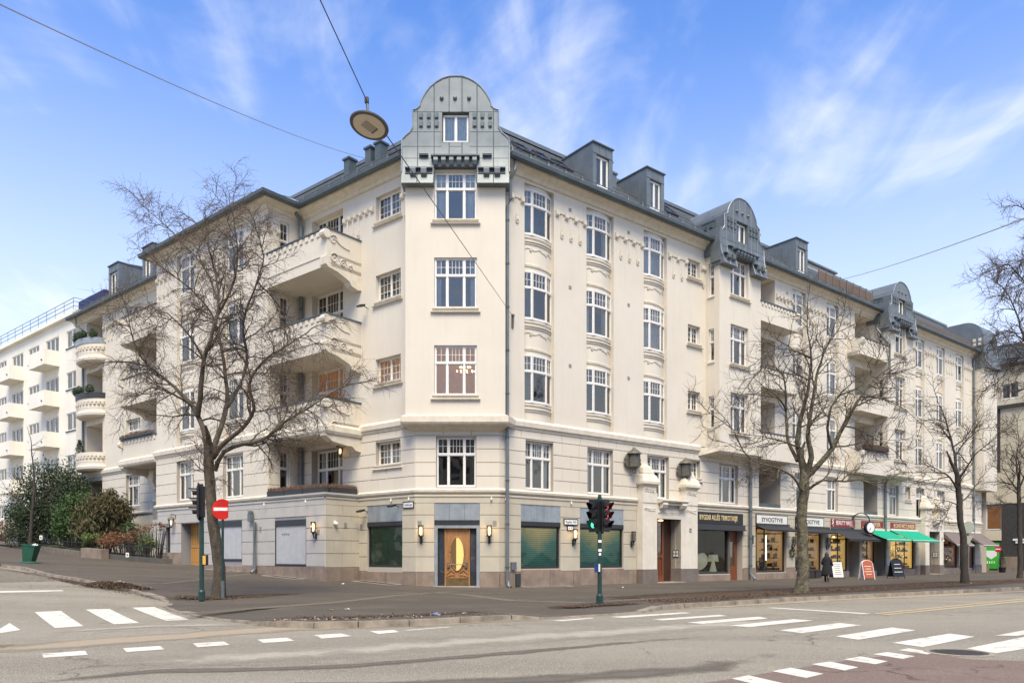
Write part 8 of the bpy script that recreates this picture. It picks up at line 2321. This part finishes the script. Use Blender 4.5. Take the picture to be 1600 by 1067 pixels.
mb = MB(); mb.prof([(2, 22.2), (2, 23.6), (5, 23.9), (5, 22.2)], -44.5, -39.5); mb.build("roof_awning", mat("navy_cloth", (.02, .03, .10), rough=.9), WB, FW)
# a further pale block behind it
FB_ = thing("far_building", "pale far building end with a dark flat eave at the left edge", "building", T3(*PL(95, -3)))
M = WM[FB_.name] @ frame((0, 0), -DL).to_3x3().to_4x4()
mb = MB(); mb.box(-8, 8, -1.5, 8, -1, 22.5); mb.build("wall", WREND, FB_, M)
mb = MB(); mb.box(-8.3, 8.3, -1.8, 8.3, 22.5, 22.8); mb.build("eaves", ZINCD, FB_, M)

# corner building across the side street at the right
RB = thing("corner_building", "cream modern building with dark brick ground floor across the side street at the right", "building", T3(*PR(68, -4)))
YEL = mat("yellow_cream_render", (.56, .50, .37), (.51, .45, .33), rough=.9, scale=.6, streak=.08)
DBR = mat("dark_brick", (.052, .047, .045), (.035, .032, .03), rough=.85, scale=5, fine=.2)
FB2 = frame(PR(68, -20), (DR.y, -DR.x))     # u grows towards the avenue; avenue face at u=20
opsB = [(13.0, 15.9, 18.4, 20.2, .3), (15.1, 16.4, 14.8, 17.2, .3), (15.1, 16.4, 11.6, 14.1, .3), (13.6, 16.5, 8.6, 10.5, .3), (17.2, 18.8, 18.4, 20.0, .3)]
mb = MB(); wall(mb, 0, 20, 7.2, 21.8, opsB); mb.build("wall", YEL, RB, FB2)
mb = MB(); wall(mb, 0, 20, -.4, 7.2, [(14.2, 17.2, 4.4, 7.0, .3), (14.6, 17.0, .2, 3.0, .1)]); mb.build("ground_floor_wall", DBR, RB, FB2)
for o in opsB + [(14.2, 17.2, 4.4, 7.0)]:
    add_window(FB2 @ Matrix.Translation(((o[0] + o[1]) / 2, .2, o[2])), 'P2', o[1] - o[0] - .02, o[3] - o[2], parent=RB, near=False, curt=rnd.choice([0, 3, -1]), litw=(o[2] == 4.4))
mb = MB(); mb.box(14.6, 17.1, -.05, 0, 10.6, 17.6); mb.build("window_panel", DBR, RB, FB2)
mb = MB()
for o in (opsB[1], opsB[2]): mb.box(o[0], o[1], -.09, -.05, o[2], o[3])
mb.build("panel_pane", mat("dim_glass", (.10, .085, .06), (.25, .18, .09), rough=.15, scale=.8), RB, FB2)
mb = MB(); mb.box(0, 20.1, -.25, 0, 17.4, 17.75); mb.box(0, 20.3, -.4, .5, 21.8, 22.1); mb.build("string_course", DBR, RB, FB2)
mb = MB(); mb.box(13.6, 17.2, -.12, 0, 3.25, 4.35); mb.build("cream_band", YEL, RB, FB2)
mb = MB(); mb.box(13.6, 16.0, -.3, 0, -.3, .75); mb.box(17.3, 19.2, -.3, 0, -.3, 1.5); mb.build("plinth", GRANITE, RB, FB2)
FB3 = frame(PR(68, 0), DR); mb = MB(); wall(mb, 0, 30, -.4, 21.8, []); mb.build("avenue_wall", YEL, RB, FB3)
mb = MB(); mb.add([FB2 @ Vector(p) for p in ((0, 0, 22.1), (20, 0, 22.1), (18, 3, 25), (0, 3, 25))] + [FB3 @ Vector(p) for p in ((30, 0, 22.1), (30, 3, 25))], [(0, 1, 2, 3), (1, 4, 5, 2)]); mb.build("roof", ZINCD, RB)
GRN = mat("green_poster", (.05, .50, .03), (.04, .42, .03), rough=.4, scale=2)
t = thing("shop_poster", "bright green window poster with a person's photo under the dark brick wall", "poster", FB2 @ Matrix.Translation((15.8, .02, .2))); M = WM[t.name]
mb = MB(); mb.box(-1.2, 1.2, -.03, .0, 0, 2.8); mb.build("sheet", GRN, t, M)
mb = MB(); mb.box(-.1, .95, -.05, -.03, 1.4, 1.95); mb.add([(-.1, -.05, 1.4), (.95, -.05, 1.4), (.42, -.05, 1.0)], [(0, 2, 1)]); mb.build("white_panel", WHITE, t, M)
mb = MB(); mb.lathe([(0, 0), (.16, .12), (.2, .3), (.12, .44), (0, .48)], (-.75, -.045, 1.5), 10, sy=.1); mb.box(-1.1, -.4, -.045, -.03, .4, 1.5); mb.build("printed_person", mat("printed_figure", (.22, .13, .09), (.09, .06, .05), rough=.5, scale=5), t, M)
mb = MB()
for k in range(4): mb.box(.0 + k * .22, .1 + k * .22, -.05, -.03, .55, .8)
mb.build("printed_mark", WHITE, t, M)
t = thing("entry_sign", "small distant red no entry sign beside the green poster", "sign", FB2 @ Matrix.Translation((17.3, -1.2, 0))); M = WM[t.name]
mb = MB(); mb.tube([(0, 0, -.2), (0, 0, 2.6)], .035, 6); mb.build("pole", ZINC, t, M)
mb = MB(); mb.lathe([(0, -.02), (.34, -.02), (.34, .02), (0, .02)], n=24); mb.v = [(x, z - .05, y + 2.3) for x, y, z in mb.v]; mb.build("disc", RED, t, M); mb = MB(); mb.box(-.24, .24, -.09, -.07, 2.24, 2.36); mb.build("bar", WHITE, t, M)
t = thing("direction_sign", "two white plates on the dark brick wall at the right edge", "sign", FB2 @ Matrix.Translation((19.0, -.06, 3.2))); M = WM[t.name]
for z, w in ((.0, .7), (-.28, .45)): mb = MB(); mb.box(-w, w, -.02, .02, z, z + .2); mb.build("plate", WHITE, t, M)
t = thing("potted_conifer", "dark pointed conifer in a black pot at the end of the taupe awnings", "plant", T3(*PR(56.8, 1.2))); M = WM[t.name]
mb = MB(); r = random.Random(9)
for k in range(7): leaf_cloud(mb, (0, 0, .7 + k * .22), .45 - k * .055, 160, .05, r)
mb.build("foliage", BOXW, t, M); mb = MB(); mb.lathe([(0, 0), (.26, 0), (.33, .5), (0, .5)], n=16); mb.build("pot", BLACK, t, M)
# houses on the near side of the avenue, mirrored in the window panes
for i, (x, w, h, c) in enumerate(((-34, 24, 15, YEL), (-8, 26, 17, BEIGE), (20, 28, 15, CREAM), (50, 26, 16, YEL))):
    M = T3(x, -24, 0, math.radians(180)); t = thing("opposite_building", ["yellowish", "beige", "cream", "pale yellow"][i] + " town house on the near side of the avenue, behind the camera", "building", M)
    mb = MB(); os_ = [(a, a + 1.4, z, z + 2.1, .2) for a in [-w / 2 + 1.4 + 3.2 * k for k in range(int(w / 3.2))] for z in [1.2 + 3.7 * j for j in range(int((h - 1.5) / 3.7))]]
    wall(mb, -w / 2, w / 2, -.5, h, os_); mb.quad((-w / 2, 0, -.5), (-w / 2, 10, -.5), (-w / 2, 10, h), (-w / 2, 0, h)); mb.quad((w / 2, 0, -.5), (w / 2, 10, -.5), (w / 2, 10, h), (w / 2, 0, h)); mb.build("wall", c, t, M)
    mb = MB(); 
    for o in os_: mb.quad((o[0], .2, o[2]), (o[1], .2, o[2]), (o[1], .2, o[3]), (o[0], .2, o[3]))
    mb.build("panes", DARKM, t, M, kind="stuff")
    mb = MB(); mb.prism([(-w / 2, -.4, h), (-w / 2, 10, h), (-w / 2, 6, h + 3.4), (-w / 2, 2, h + 3.4)], (w, 0, 0)); mb.build("roof", SLATE, t, M)

# ------------------------------------------------------------------ street furniture
GREENP = mat("dark_green_pole_paint", (.018, .05, .042), (.012, .035, .03), rough=.45, scale=6)
LENSG = lit("green_lens", (.05, 1.0, .55), 1.0); LENSR = lit("red_lens", (1.0, .03, .02), .7); LENSO = mat("dark_lens", (.02, .02, .02), rough=.2)
def signal_head(t, M, lit_=None, n=3, back=True):
    """traffic signal head facing local -y"""
    mb = MB(); H = .28 * n + .06; mb.box(-.15, .15, -.02, .2, 0, H); hd = mb.build("signal_head", BLACK, t, M)
    if back: mb = MB(); mb.box(-.2, .2, .0, .015, -.05, H + .05); mb.build("backplate", BLACK, t, M)
    for k in range(n):
        z = .03 + .28 * k + .14
        mb = MB(); R = .125
        for j in range(14):
            a0, a1 = math.radians(-40 + 260 * j / 14), math.radians(-40 + 260 * (j + 1) / 14)
            l0 = .26 * (.45 + .55 * max(0, math.sin(a0))); l1 = .26 * (.45 + .55 * max(0, math.sin(a1)))
            mb.quad((R * math.cos(a0), -.02, z + R * math.sin(a0)), (R * math.cos(a1), -.02, z + R * math.sin(a1)), (R * math.cos(a1), -.02 - l1, z + R * math.sin(a1)), (R * math.cos(a0), -.02 - l0, z + R * math.sin(a0)))
        mb.build("visor", BLACK, t, M)
        mb = MB(); mb.lathe([(0, .0), (.05, .0), (.10, .03)], n=18); mb.v = [(x, -.05 + zz, y + z) for x, y, zz in mb.v]
        m = LENSO
        if lit_ and k == lit_[0]: m = lit_[1]
        if lit_ and len(lit_) > 2 and k == lit_[2]: m = lit_[1]
        mb.build("lens", m, t, M)
def face(p, ang, z): return Matrix.Translation((p.x, p.y, p.z + z)) @ Matrix.Rotation(math.radians(ang), 4, 'Z')
p = G(937, 943); M = T3(*p); t = thing("traffic_light", "green traffic light pole with two black signal heads in front of the green shop windows", "traffic light", M)
mb = MB(); mb.tube([(0, 0, -.05), (0, 0, 3.3)], .07, 10); mb.lathe([(0, 0), (.11, 0), (.11, .25), (.08, .32), (0, .32)], n=12); mb.lathe([(0, 3.3), (.06, 3.3), (.05, 3.38), (0, 3.4)], n=10); mb.build("pole", GREENP, t, M)
mb = MB(); mb.box(-.12, .12, -.04, .04, 2.18, 2.26); mb.box(-.12, .12, -.04, .04, 3.12, 3.2); mb.build("head_bracket", BLACK, t, M)
signal_head(t, face(p, -48, 2.28) @ Matrix.Translation((-.10, -.17, 0)), (0, LENSG)); signal_head(t, face(p, 48, 2.28) @ Matrix.Translation((.10, -.17, 0)), (2, LENSR, 1))
mb = MB(); mb.box(-.16, -.05, -.12, .02, .98, 1.26); bb = mb.build("push_button_box", mat("blue_box", (.01, .04, .16), rough=.4), t, M)
mb = MB(); mb.box(-.05, .0, -.121, -.09, 1.0, 1.24); mb.build("button_face", SIGNW, bb, M)
for z, w in ((1.62, .05), (1.5, .035), (1.9, .05)): mb = MB(); mb.box(-w, w, -.078, -.07, z, z + .08); mb.build("sticker", WHITE, t, M)
p = G(315, 937); M = T3(*p); t = thing("traffic_light", "green traffic light pole with one side-on black head left of the birch trunk", "traffic light", M)
mb = MB(); mb.tube([(0, 0, -.05), (0, 0, 3.75)], .075, 10); mb.lathe([(0, 0), (.11, 0), (.11, .28), (.08, .34), (0, .34)], n=12); mb.build("pole", GREENP, t, M)
Mh = face(p, -72, 2.75) @ Matrix.Translation((0, -.12, 0)) @ Matrix.Scale(1.12, 4)
signal_head(t, Mh, None)
mb = MB(); mb.box(-.3, .3, .02, .04, -.1, 1.0); mb.build("backplate", ANTHR, t, Mh)
mb = MB(); mb.lathe([(0, 3.75), (.07, 3.75), (.05, 3.84), (0, 3.86)], n=10); mb.build("pole_cap", BLACK, t, M)
mb = MB(); mb.box(.06, .2, -.1, .06, 1.15, 1.5); bb = mb.build("push_button_box", BLACK, t, M); mb = MB(); mb.box(.08, .18, -.115, -.1, 1.18, 1.47); mb.build("button_face", mat("yellow_box", (.6, .35, .08), rough=.5), bb, M)
# no entry sign, its disc cut straight on the right side
p = G(348, 934); p2 = Vector(p); M = T3(*p2); t = thing("no_entry_sign", "red and white no entry sign on a green pole beside the birch trunk", "sign", M)
mb = MB(); mb.tube([(0, 0, -.05), (0, 0, 3.1)], .045, 8); mb.build("pole", GREENP, t, M); mb = MB(); mb.tube([(0, 0, -.05), (0, 0, .6)], .06, 8); mb.build("pole_base", ZINC, t, M)
R = .355; cxs, czs = .0, 3.06
pts = []
for k in range(40):
    a = math.radians(53 + 254 * k / 39); pts.append((cxs + R * math.cos(a), -.06, czs + R * math.sin(a)))
mb = MB(); mb.prism(pts, (0, .010, 0)); mb.build("disc", RED, t, M)
mb = MB(); mb.box(cxs - .29, cxs + .19, -.066, -.061, czs - .05, czs + .06); mb.build("white_bar", WHITE, t, M)
mb = MB(); mb.box(-.06, .06, -.05, .05, czs - .2, czs - .16); mb.box(-.06, .06, -.05, .05, czs + .16, czs + .2); mb.build("clamp", ZINC, t, M)
# back of a round sign near the thin tree
p = G(1513, 911); M = T3(*p); t = thing("road_sign", "grey-green back of a round road sign on a pole by the small tree", "sign", M)
mb = MB(); mb.tube([(0, 0, -.05), (0, 0, 3.4)], .045, 8); mb.lathe([(0, 0), (.2, 0), (.06, .1)], n=10); mb.build("pole", ZINC, t, M)
GB = mat("sign_back_grey", (.30, .32, .26), rough=.6)
mb = MB(); mb.lathe([(0, -.01), (.33, -.01), (.33, .01), (0, .01)], n=28); mb.v = [(x - .03, z - .05, y + 3.1) for x, y, z in mb.v]; mb.build("disc", GB, t, M)
mb = MB(); mb.prism([(-.30, -.05, 2.62), (.25, -.05, 2.62), (-.03, -.05, 2.12)], (0, .010, 0)); mb.build("triangle", GB, t, M)
# waste bin tied to the young tree
p = G(45, 879); M = T3(*p) @ Matrix.Rotation(math.radians(9), 4, 'Y'); t = thing("waste_bin", "leaning dark green waste bin beside the young tree at the left", "waste bin", M)
GB2 = mat("green_bin", (.012, .075, .045), (.01, .06, .035), rough=.55, scale=5)
def fr4(w0, d0, z0, w1, d1, z1): return [(-w0, -d0, z0), (w0, -d0, z0), (w0, d0, z0), (-w0, d0, z0), (-w1, -d1, z1), (w1, -d1, z1), (w1, d1, z1), (-w1, d1, z1)]
mb = MB(); mb.add(fr4(.24, .2, .06, .36, .28, 1.0), [(0, 1, 5, 4), (1, 2, 6, 5), (2, 3, 7, 6), (3, 0, 4, 7), (3, 2, 1, 0)]); mb.build("bin_body", GB2, t, M)
mb = MB(); mb.box(-.38, .38, -.3, -.27, .94, 1.02); mb.box(-.38, .38, .27, .3, .94, 1.02); mb.box(-.38, -.35, -.27, .27, .94, 1.02); mb.box(.35, .38, -.27, .27, .94, 1.02); mb.build("rim", GB2, t, M)
mb = MB(); mb.add([(-.34, -.26, .9), (.34, -.26, .9), (.34, .26, .9), (-.34, .26, .9)], [(0, 1, 2, 3)]); mb.build("liner", BLACK, t, M)
mb = MB(); leaf_cloud(mb, (.2, 0, .98), .13, 24, .08, rnd); mb.build("rubbish_bag", WHITE, t, M)
mb = MB(); mb.lathe([(0, 0), (.62, .0), (.5, .07), (.2, .09), (0, .09)], n=18, sy=.7); mb.build("base", GB2, t, T3(*p))
# sandwich boards
def a_board(px, py, label, w, h, mt, frame_m, ang, lines, arch=False):
    p = G(px, py); M = T3(p.x, p.y, p.z, math.radians(ang)); t = thing("sandwich_board", label, "sign", M); s = .32
    for sg in (-1, 1):
        T_ = Matrix.Translation((0, sg * s, 0)) @ Matrix.Rotation(math.radians(sg * 14), 4, 'X')
        mb = MB(); mb.box(-w, w, -.015, .015, .12, h, M=T_); 
        if arch: mb.prism([tuple(T_ @ Vector((w * math.cos(a), -.015, h + .22 * math.sin(a)))) for a in [math.pi * k / 10 for k in range(11)]], T_.to_3x3() @ Vector((0, .03, 0)))
        mb.build("panel", mt if sg < 0 else frame_m, t, M)
        mb = MB(); mb.box(-w - .03, -w, -.02, .02, 0, h, M=T_); mb.box(w, w + .03, -.02, .02, 0, h, M=T_)
        if not arch: mb.box(-w, w, -.02, .02, h, h + .03, M=T_)
        else: mb.tube([T_ @ Vector(((w + .015) * math.cos(a), 0, h + .24 * math.sin(a))) for a in [math.pi * k / 10 for k in range(11)]], .02, 5)
        mb.build("board_frame", frame_m, t, M)
    T_ = Matrix.Translation((0, -s, 0)) @ Matrix.Rotation(math.radians(-14), 4, 'X'); mb = MB(); r = random.Random(int(px))
    for k in range(lines): z = h - .16 - k * (h - .35) / lines; q = r.uniform(.5, .8) * w; mb.box(-q, q, -.02, -.016, z - .025, z + .012, M=T_)
    mb.build("print", SIGNW if mt is not SIGNW else GSTONE, t, M)
a_board(1306, 904, "white poster sandwich board right beside the walking person", .38, 1.15, SIGNW, DARKM, 12, 6)
a_board(1354, 905, "orange red arched sandwich board with a white frame", .36, 1.05, mat("orange_board", (.42, .10, .03), (.36, .08, .025), rough=.4), WHITE, 10, 4, arch=True)
a_board(1400, 903, "black arched sandwich board with glasses pictures below the green awnings", .42, 1.15, BLACK, BLACK, 14, 3, arch=True)
for k, (s_, lb) in enumerate(((25.3, "left black cube seat against the wall by the white-signed shop"), (26.2, "right black cube seat against the wall by the white-signed shop"))):
    M = FR @ Matrix.Translation((s_, -.45, 0)); t = thing("cube_stool", lb, "stool", M, "black cube seats by the shop wall")
    mb = MB(); mb.box(-.38, .38, -.3, .3, .03, .50); mb.build("seat_box", mat("black_cube" + str(k), (.03, .022, .02), rough=.6), t, M); mb = MB(); mb.box(-.40, .40, -.32, .32, .50, .54); mb.build("cushion", DARKM, t, M)
t = thing("wreath", "leafy wreath hanging on the wall beside the shop behind the tree", "wreath", FR @ Matrix.Translation((24.05, -.06, 1.75))); M = WM[t.name]
mb = MB(); r = random.Random(2)
for k in range(16): a = k * math.pi / 8; leaf_cloud(mb, (.24 * math.cos(a), -.06, .24 * math.sin(a)), .09, 16, .05, r)
mb.build("foliage", BOXW, t, M)

# ------------------------------------------------------------------ hanging street lamp and wires
def wire(name, label, pts, rad, sag, cat="cable"):
    a, b = Vector(pts[0]), Vector(pts[-1]); M = Matrix.Translation(a); t = thing(name, label, cat, M); P = []
    for i in range(41): u = i / 40; q = a.lerp(b, u) - a; q.z -= sag * 4 * u * (1 - u); P.append(q)
    mb = MB(); mb.tube(P, rad, 5); mb.build("strand", mat("wire_grey", (.30, .29, .27), rough=.5) if "cable" in name else DARKM, t, M); return t
LY = 11.7; lp = Vector(((577 - 800) / F * LY, LY, EYE + (870 - 196) / F * LY))
top = Vector(((573 - 800) / F * LY, LY, EYE + (870 - 158) / F * LY))
M = T3(*lp); t = thing("hanging_street_lamp", "round flat street lamp hanging from a wire over the crossing", "street lamp", M)
TL = Matrix.Rotation(math.radians(9), 4, 'Y') @ Matrix.Rotation(math.radians(-10), 4, 'X')
mb = MB(TL); mb.lathe([(.245, -.02), (.30, -.02), (.305, .0), (.28, .022), (.12, .05), (0, .055)], n=48); mb.build("housing", mat("lamp_housing_dark", (.09, .085, .085), rough=.45), t, M, smooth=False)
mb = MB(TL); mb.lathe([(0, -.026), (.245, -.026), (.25, -.019)], n=48); mb.build("diffuser", mat("lamp_diffuser_beige", (.62, .54, .42), (.56, .48, .37), rough=.5, scale=6), t, M)
mb = MB(TL); 
rq = Matrix.Rotation(math.radians(42), 4, 'Z'); mb.box(-.10, .10, -.075, .075, -.034, -.022, M=rq); mb.build("led_panel", mat("led_panel_grey", (.36, .33, .27), (.30, .27, .22), rough=.4, scale=30), t, M)
mb = MB(TL); mb.box(.10, .112, -.075, .075, -.042, -.022, M=rq); mb.build("led_rim", ANTHR, t, M)
tl = top - lp
mb = MB(); mb.tube([(0, 0, .04), (tl.x * .5, tl.y, .2), tuple(tl)], [.035, .025, .02], 8); mb.lathe([(0, .03), (.07, .045), (.05, .11), (.02, .14)], n=12); mb.build("hanger", ZINC, t, M); mb = MB(); mb.box(tl.x - .03, tl.x + .03, tl.y - .03, tl.y + .03, tl.z - .03, tl.z + .05); mb.build("wire_clamp", DARKM, t, M)
wa = PR(.75, .05, 0); wa.z = EYE + (870 - 494) / F * wa.y
wire("lamp_wire", "dark wire running from the corner facade down to the hanging lamp", [tuple(wa), tuple(lp + Vector((.12, .2, .12)))], .010, 0)
back = Vector(((500 - 800) / F * 9.6, 9.6, EYE + 870 / F * 9.6)); dirb = (back - top).normalized()
wire("lamp_wire", "dark wire running from the hanging lamp up out of the view", [tuple(top), tuple(top + dirb * 14)], .008, 0)
def at(px, py, Y): return ((px - 800) / F * Y, Y, EYE + (870 - py) / F * Y)
wire("overhead_cable", "grey overhead cable crossing the sky at the upper left to the roof", [at(572, 248, 37.5), at(-20, -2, 12.0)], .011, .25)
wire("overhead_cable", "pale overhead cable crossing the sky at the right", [at(1308, 438, 55), at(1612, 338, 19)], .016, .15)
mb = MB(); q = FR.inverted() @ wa; mb.box(q.x - .05, q.x + .05, -.06, 0, q.z - .55, q.z + .1); mb.lathe([(0, 0), (.07, .02), (.07, .12), (0, .16)], (q.x, -.08, q.z - .05), 8); mb.build("wire_anchor", BRONZE, BROOT, FR)

# ------------------------------------------------------------------ the walking person
pp = G(1292, 909); M = T3(pp.x, pp.y, pp.z, math.radians(150))     # local -y is the walking direction
t = thing("person", "person in long black coat with long brown hair walking past the shops", "person", M)
SKIN = mat("skin", (.42, .27, .20), rough=.6); COAT = mat("black_coat", (.012, .012, .014), (.02, .02, .022), rough=.9, scale=8); HAIR = mat("dark_brown_hair", (.035, .018, .012), (.05, .028, .018), rough=.5, scale=20, stretch=(6, 6, .5)); BOOT = mat("black_boots", (.012, .012, .013), rough=.35)
V = [((0, 0, .93), .145), ((0, .0, 1.15), .12), ((0, 0, 1.36), .135), ((0, -.01, 1.47), .055), ((0, -.02, 1.56), .075), ((0, -.03, 1.63), .085),
     ((.10, .02, .88), .09), ((.11, -.16, .50), .06), ((.11, -.20, .10), .045), ((.11, -.30, .05), .04),
     ((-.10, 0, .88), .09), ((-.11, .10, .48), .06), ((-.11, .34, .16), .045), ((-.11, .30, .05), .04),
     ((.18, 0, 1.38), .06), ((.26, .03, 1.10), .045), ((.22, -.18, .98), .035), ((-.18, 0, 1.38), .06), ((-.25, -.02, 1.10), .045), ((-.18, -.22, 1.05), .035)]
E = [(0, 1), (1, 2), (2, 3), (3, 4), (4, 5), (0, 6), (6, 7), (7, 8), (8, 9), (0, 10), (10, 11), (11, 12), (12, 13), (2, 14), (14, 15), (15, 16), (2, 17), (17, 18), (18, 19)]
def skin_obj(name, V, E, mt, parent, M):
    me = bpy.data.meshes.new(name); me.from_pydata([v for v, _ in V], E, []); tmp = bpy.data.objects.new(name, me); COL.objects.link(tmp)
    md = tmp.modifiers.new("s", 'SKIN'); md.use_smooth_shade = True
    for i, (_, rr) in enumerate(V): me.skin_vertices[0].data[i].radius = (rr, rr); me.skin_vertices[0].data[i].use_root = (i == 0)
    tmp.modifiers.new("u", 'SUBSURF').levels = 2
    bpy.context.view_layer.update(); m2 = bpy.data.meshes.new_from_object(tmp.evaluated_get(bpy.context.evaluated_depsgraph_get())); bpy.data.objects.remove(tmp)
    m2.name = name; m2.materials.clear(); m2.materials.append(mt); return put(name, m2, parent, M)
skin_obj("body", V, E, SKIN, t, M)
mb = MB(); mb.lathe([(.31, .34), (.30, .5), (.26, .8), (.20, 1.05), (.21, 1.3), (.20, 1.42), (.09, 1.50), (.07, 1.53)], n=18, sy=.82); mb.build("coat", COAT, t, M, smooth=True)
for s_, a in ((1, (.22, -.18, .98)), (-1, (-.18, -.22, 1.05))): skin_obj("sleeve", [((s_ * .16, 0, 1.40), .085), ((s_ * .27, .02, 1.10), .07), ((a[0] * .98, a[1] * .8, a[2] + .02), .055)], [(0, 1), (1, 2)], COAT, t, M)
for s_, a, b in ((1, (.11, -.18, .42), (.11, -.20, .07)), (-1, (-.11, .16, .44), (-.11, .34, .14))):
    toe = (b[0], b[1] - .18, .04) if s_ > 0 else (b[0], b[1] - .10, .04); skin_obj("boot", [(a, .075), (b, .06), (toe, .045)], [(0, 1), (1, 2)], BOOT, t, M)
mb = MB(); mb.lathe([(.02, 1.02), (.13, 1.06), (.155, 1.3), (.12, 1.48), (.115, 1.6), (.09, 1.70), (.03, 1.745), (0, 1.75)], (0, .05, 0), 14, sy=.75); mb.build("hair", HAIR, t, M, smooth=True)
for s_, a in ((1, (.22, -.18, .98)), (-1, (-.18, -.22, 1.05))):
    for k in range(5):
        off = (k - 2) * .016; thumb = k == 4; L = [.06, .07, .072, .062, .045][k]
        v0 = Vector(a) + Vector((off * (1.6 if thumb else 1), -.02, 0)); skin_obj("finger", [(tuple(v0), .009), (tuple(v0 + Vector((0, -L * .6, -L * .35))), .008), (tuple(v0 + Vector((0, -L * .7, -L * .95))), .007)], [(0, 1), (1, 2)], SKIN, t, M)
mb = MB(); mb.box(-.30, -.10, -.34, -.26, .92, 1.08); mb.build("handbag", BLACK, t, M)
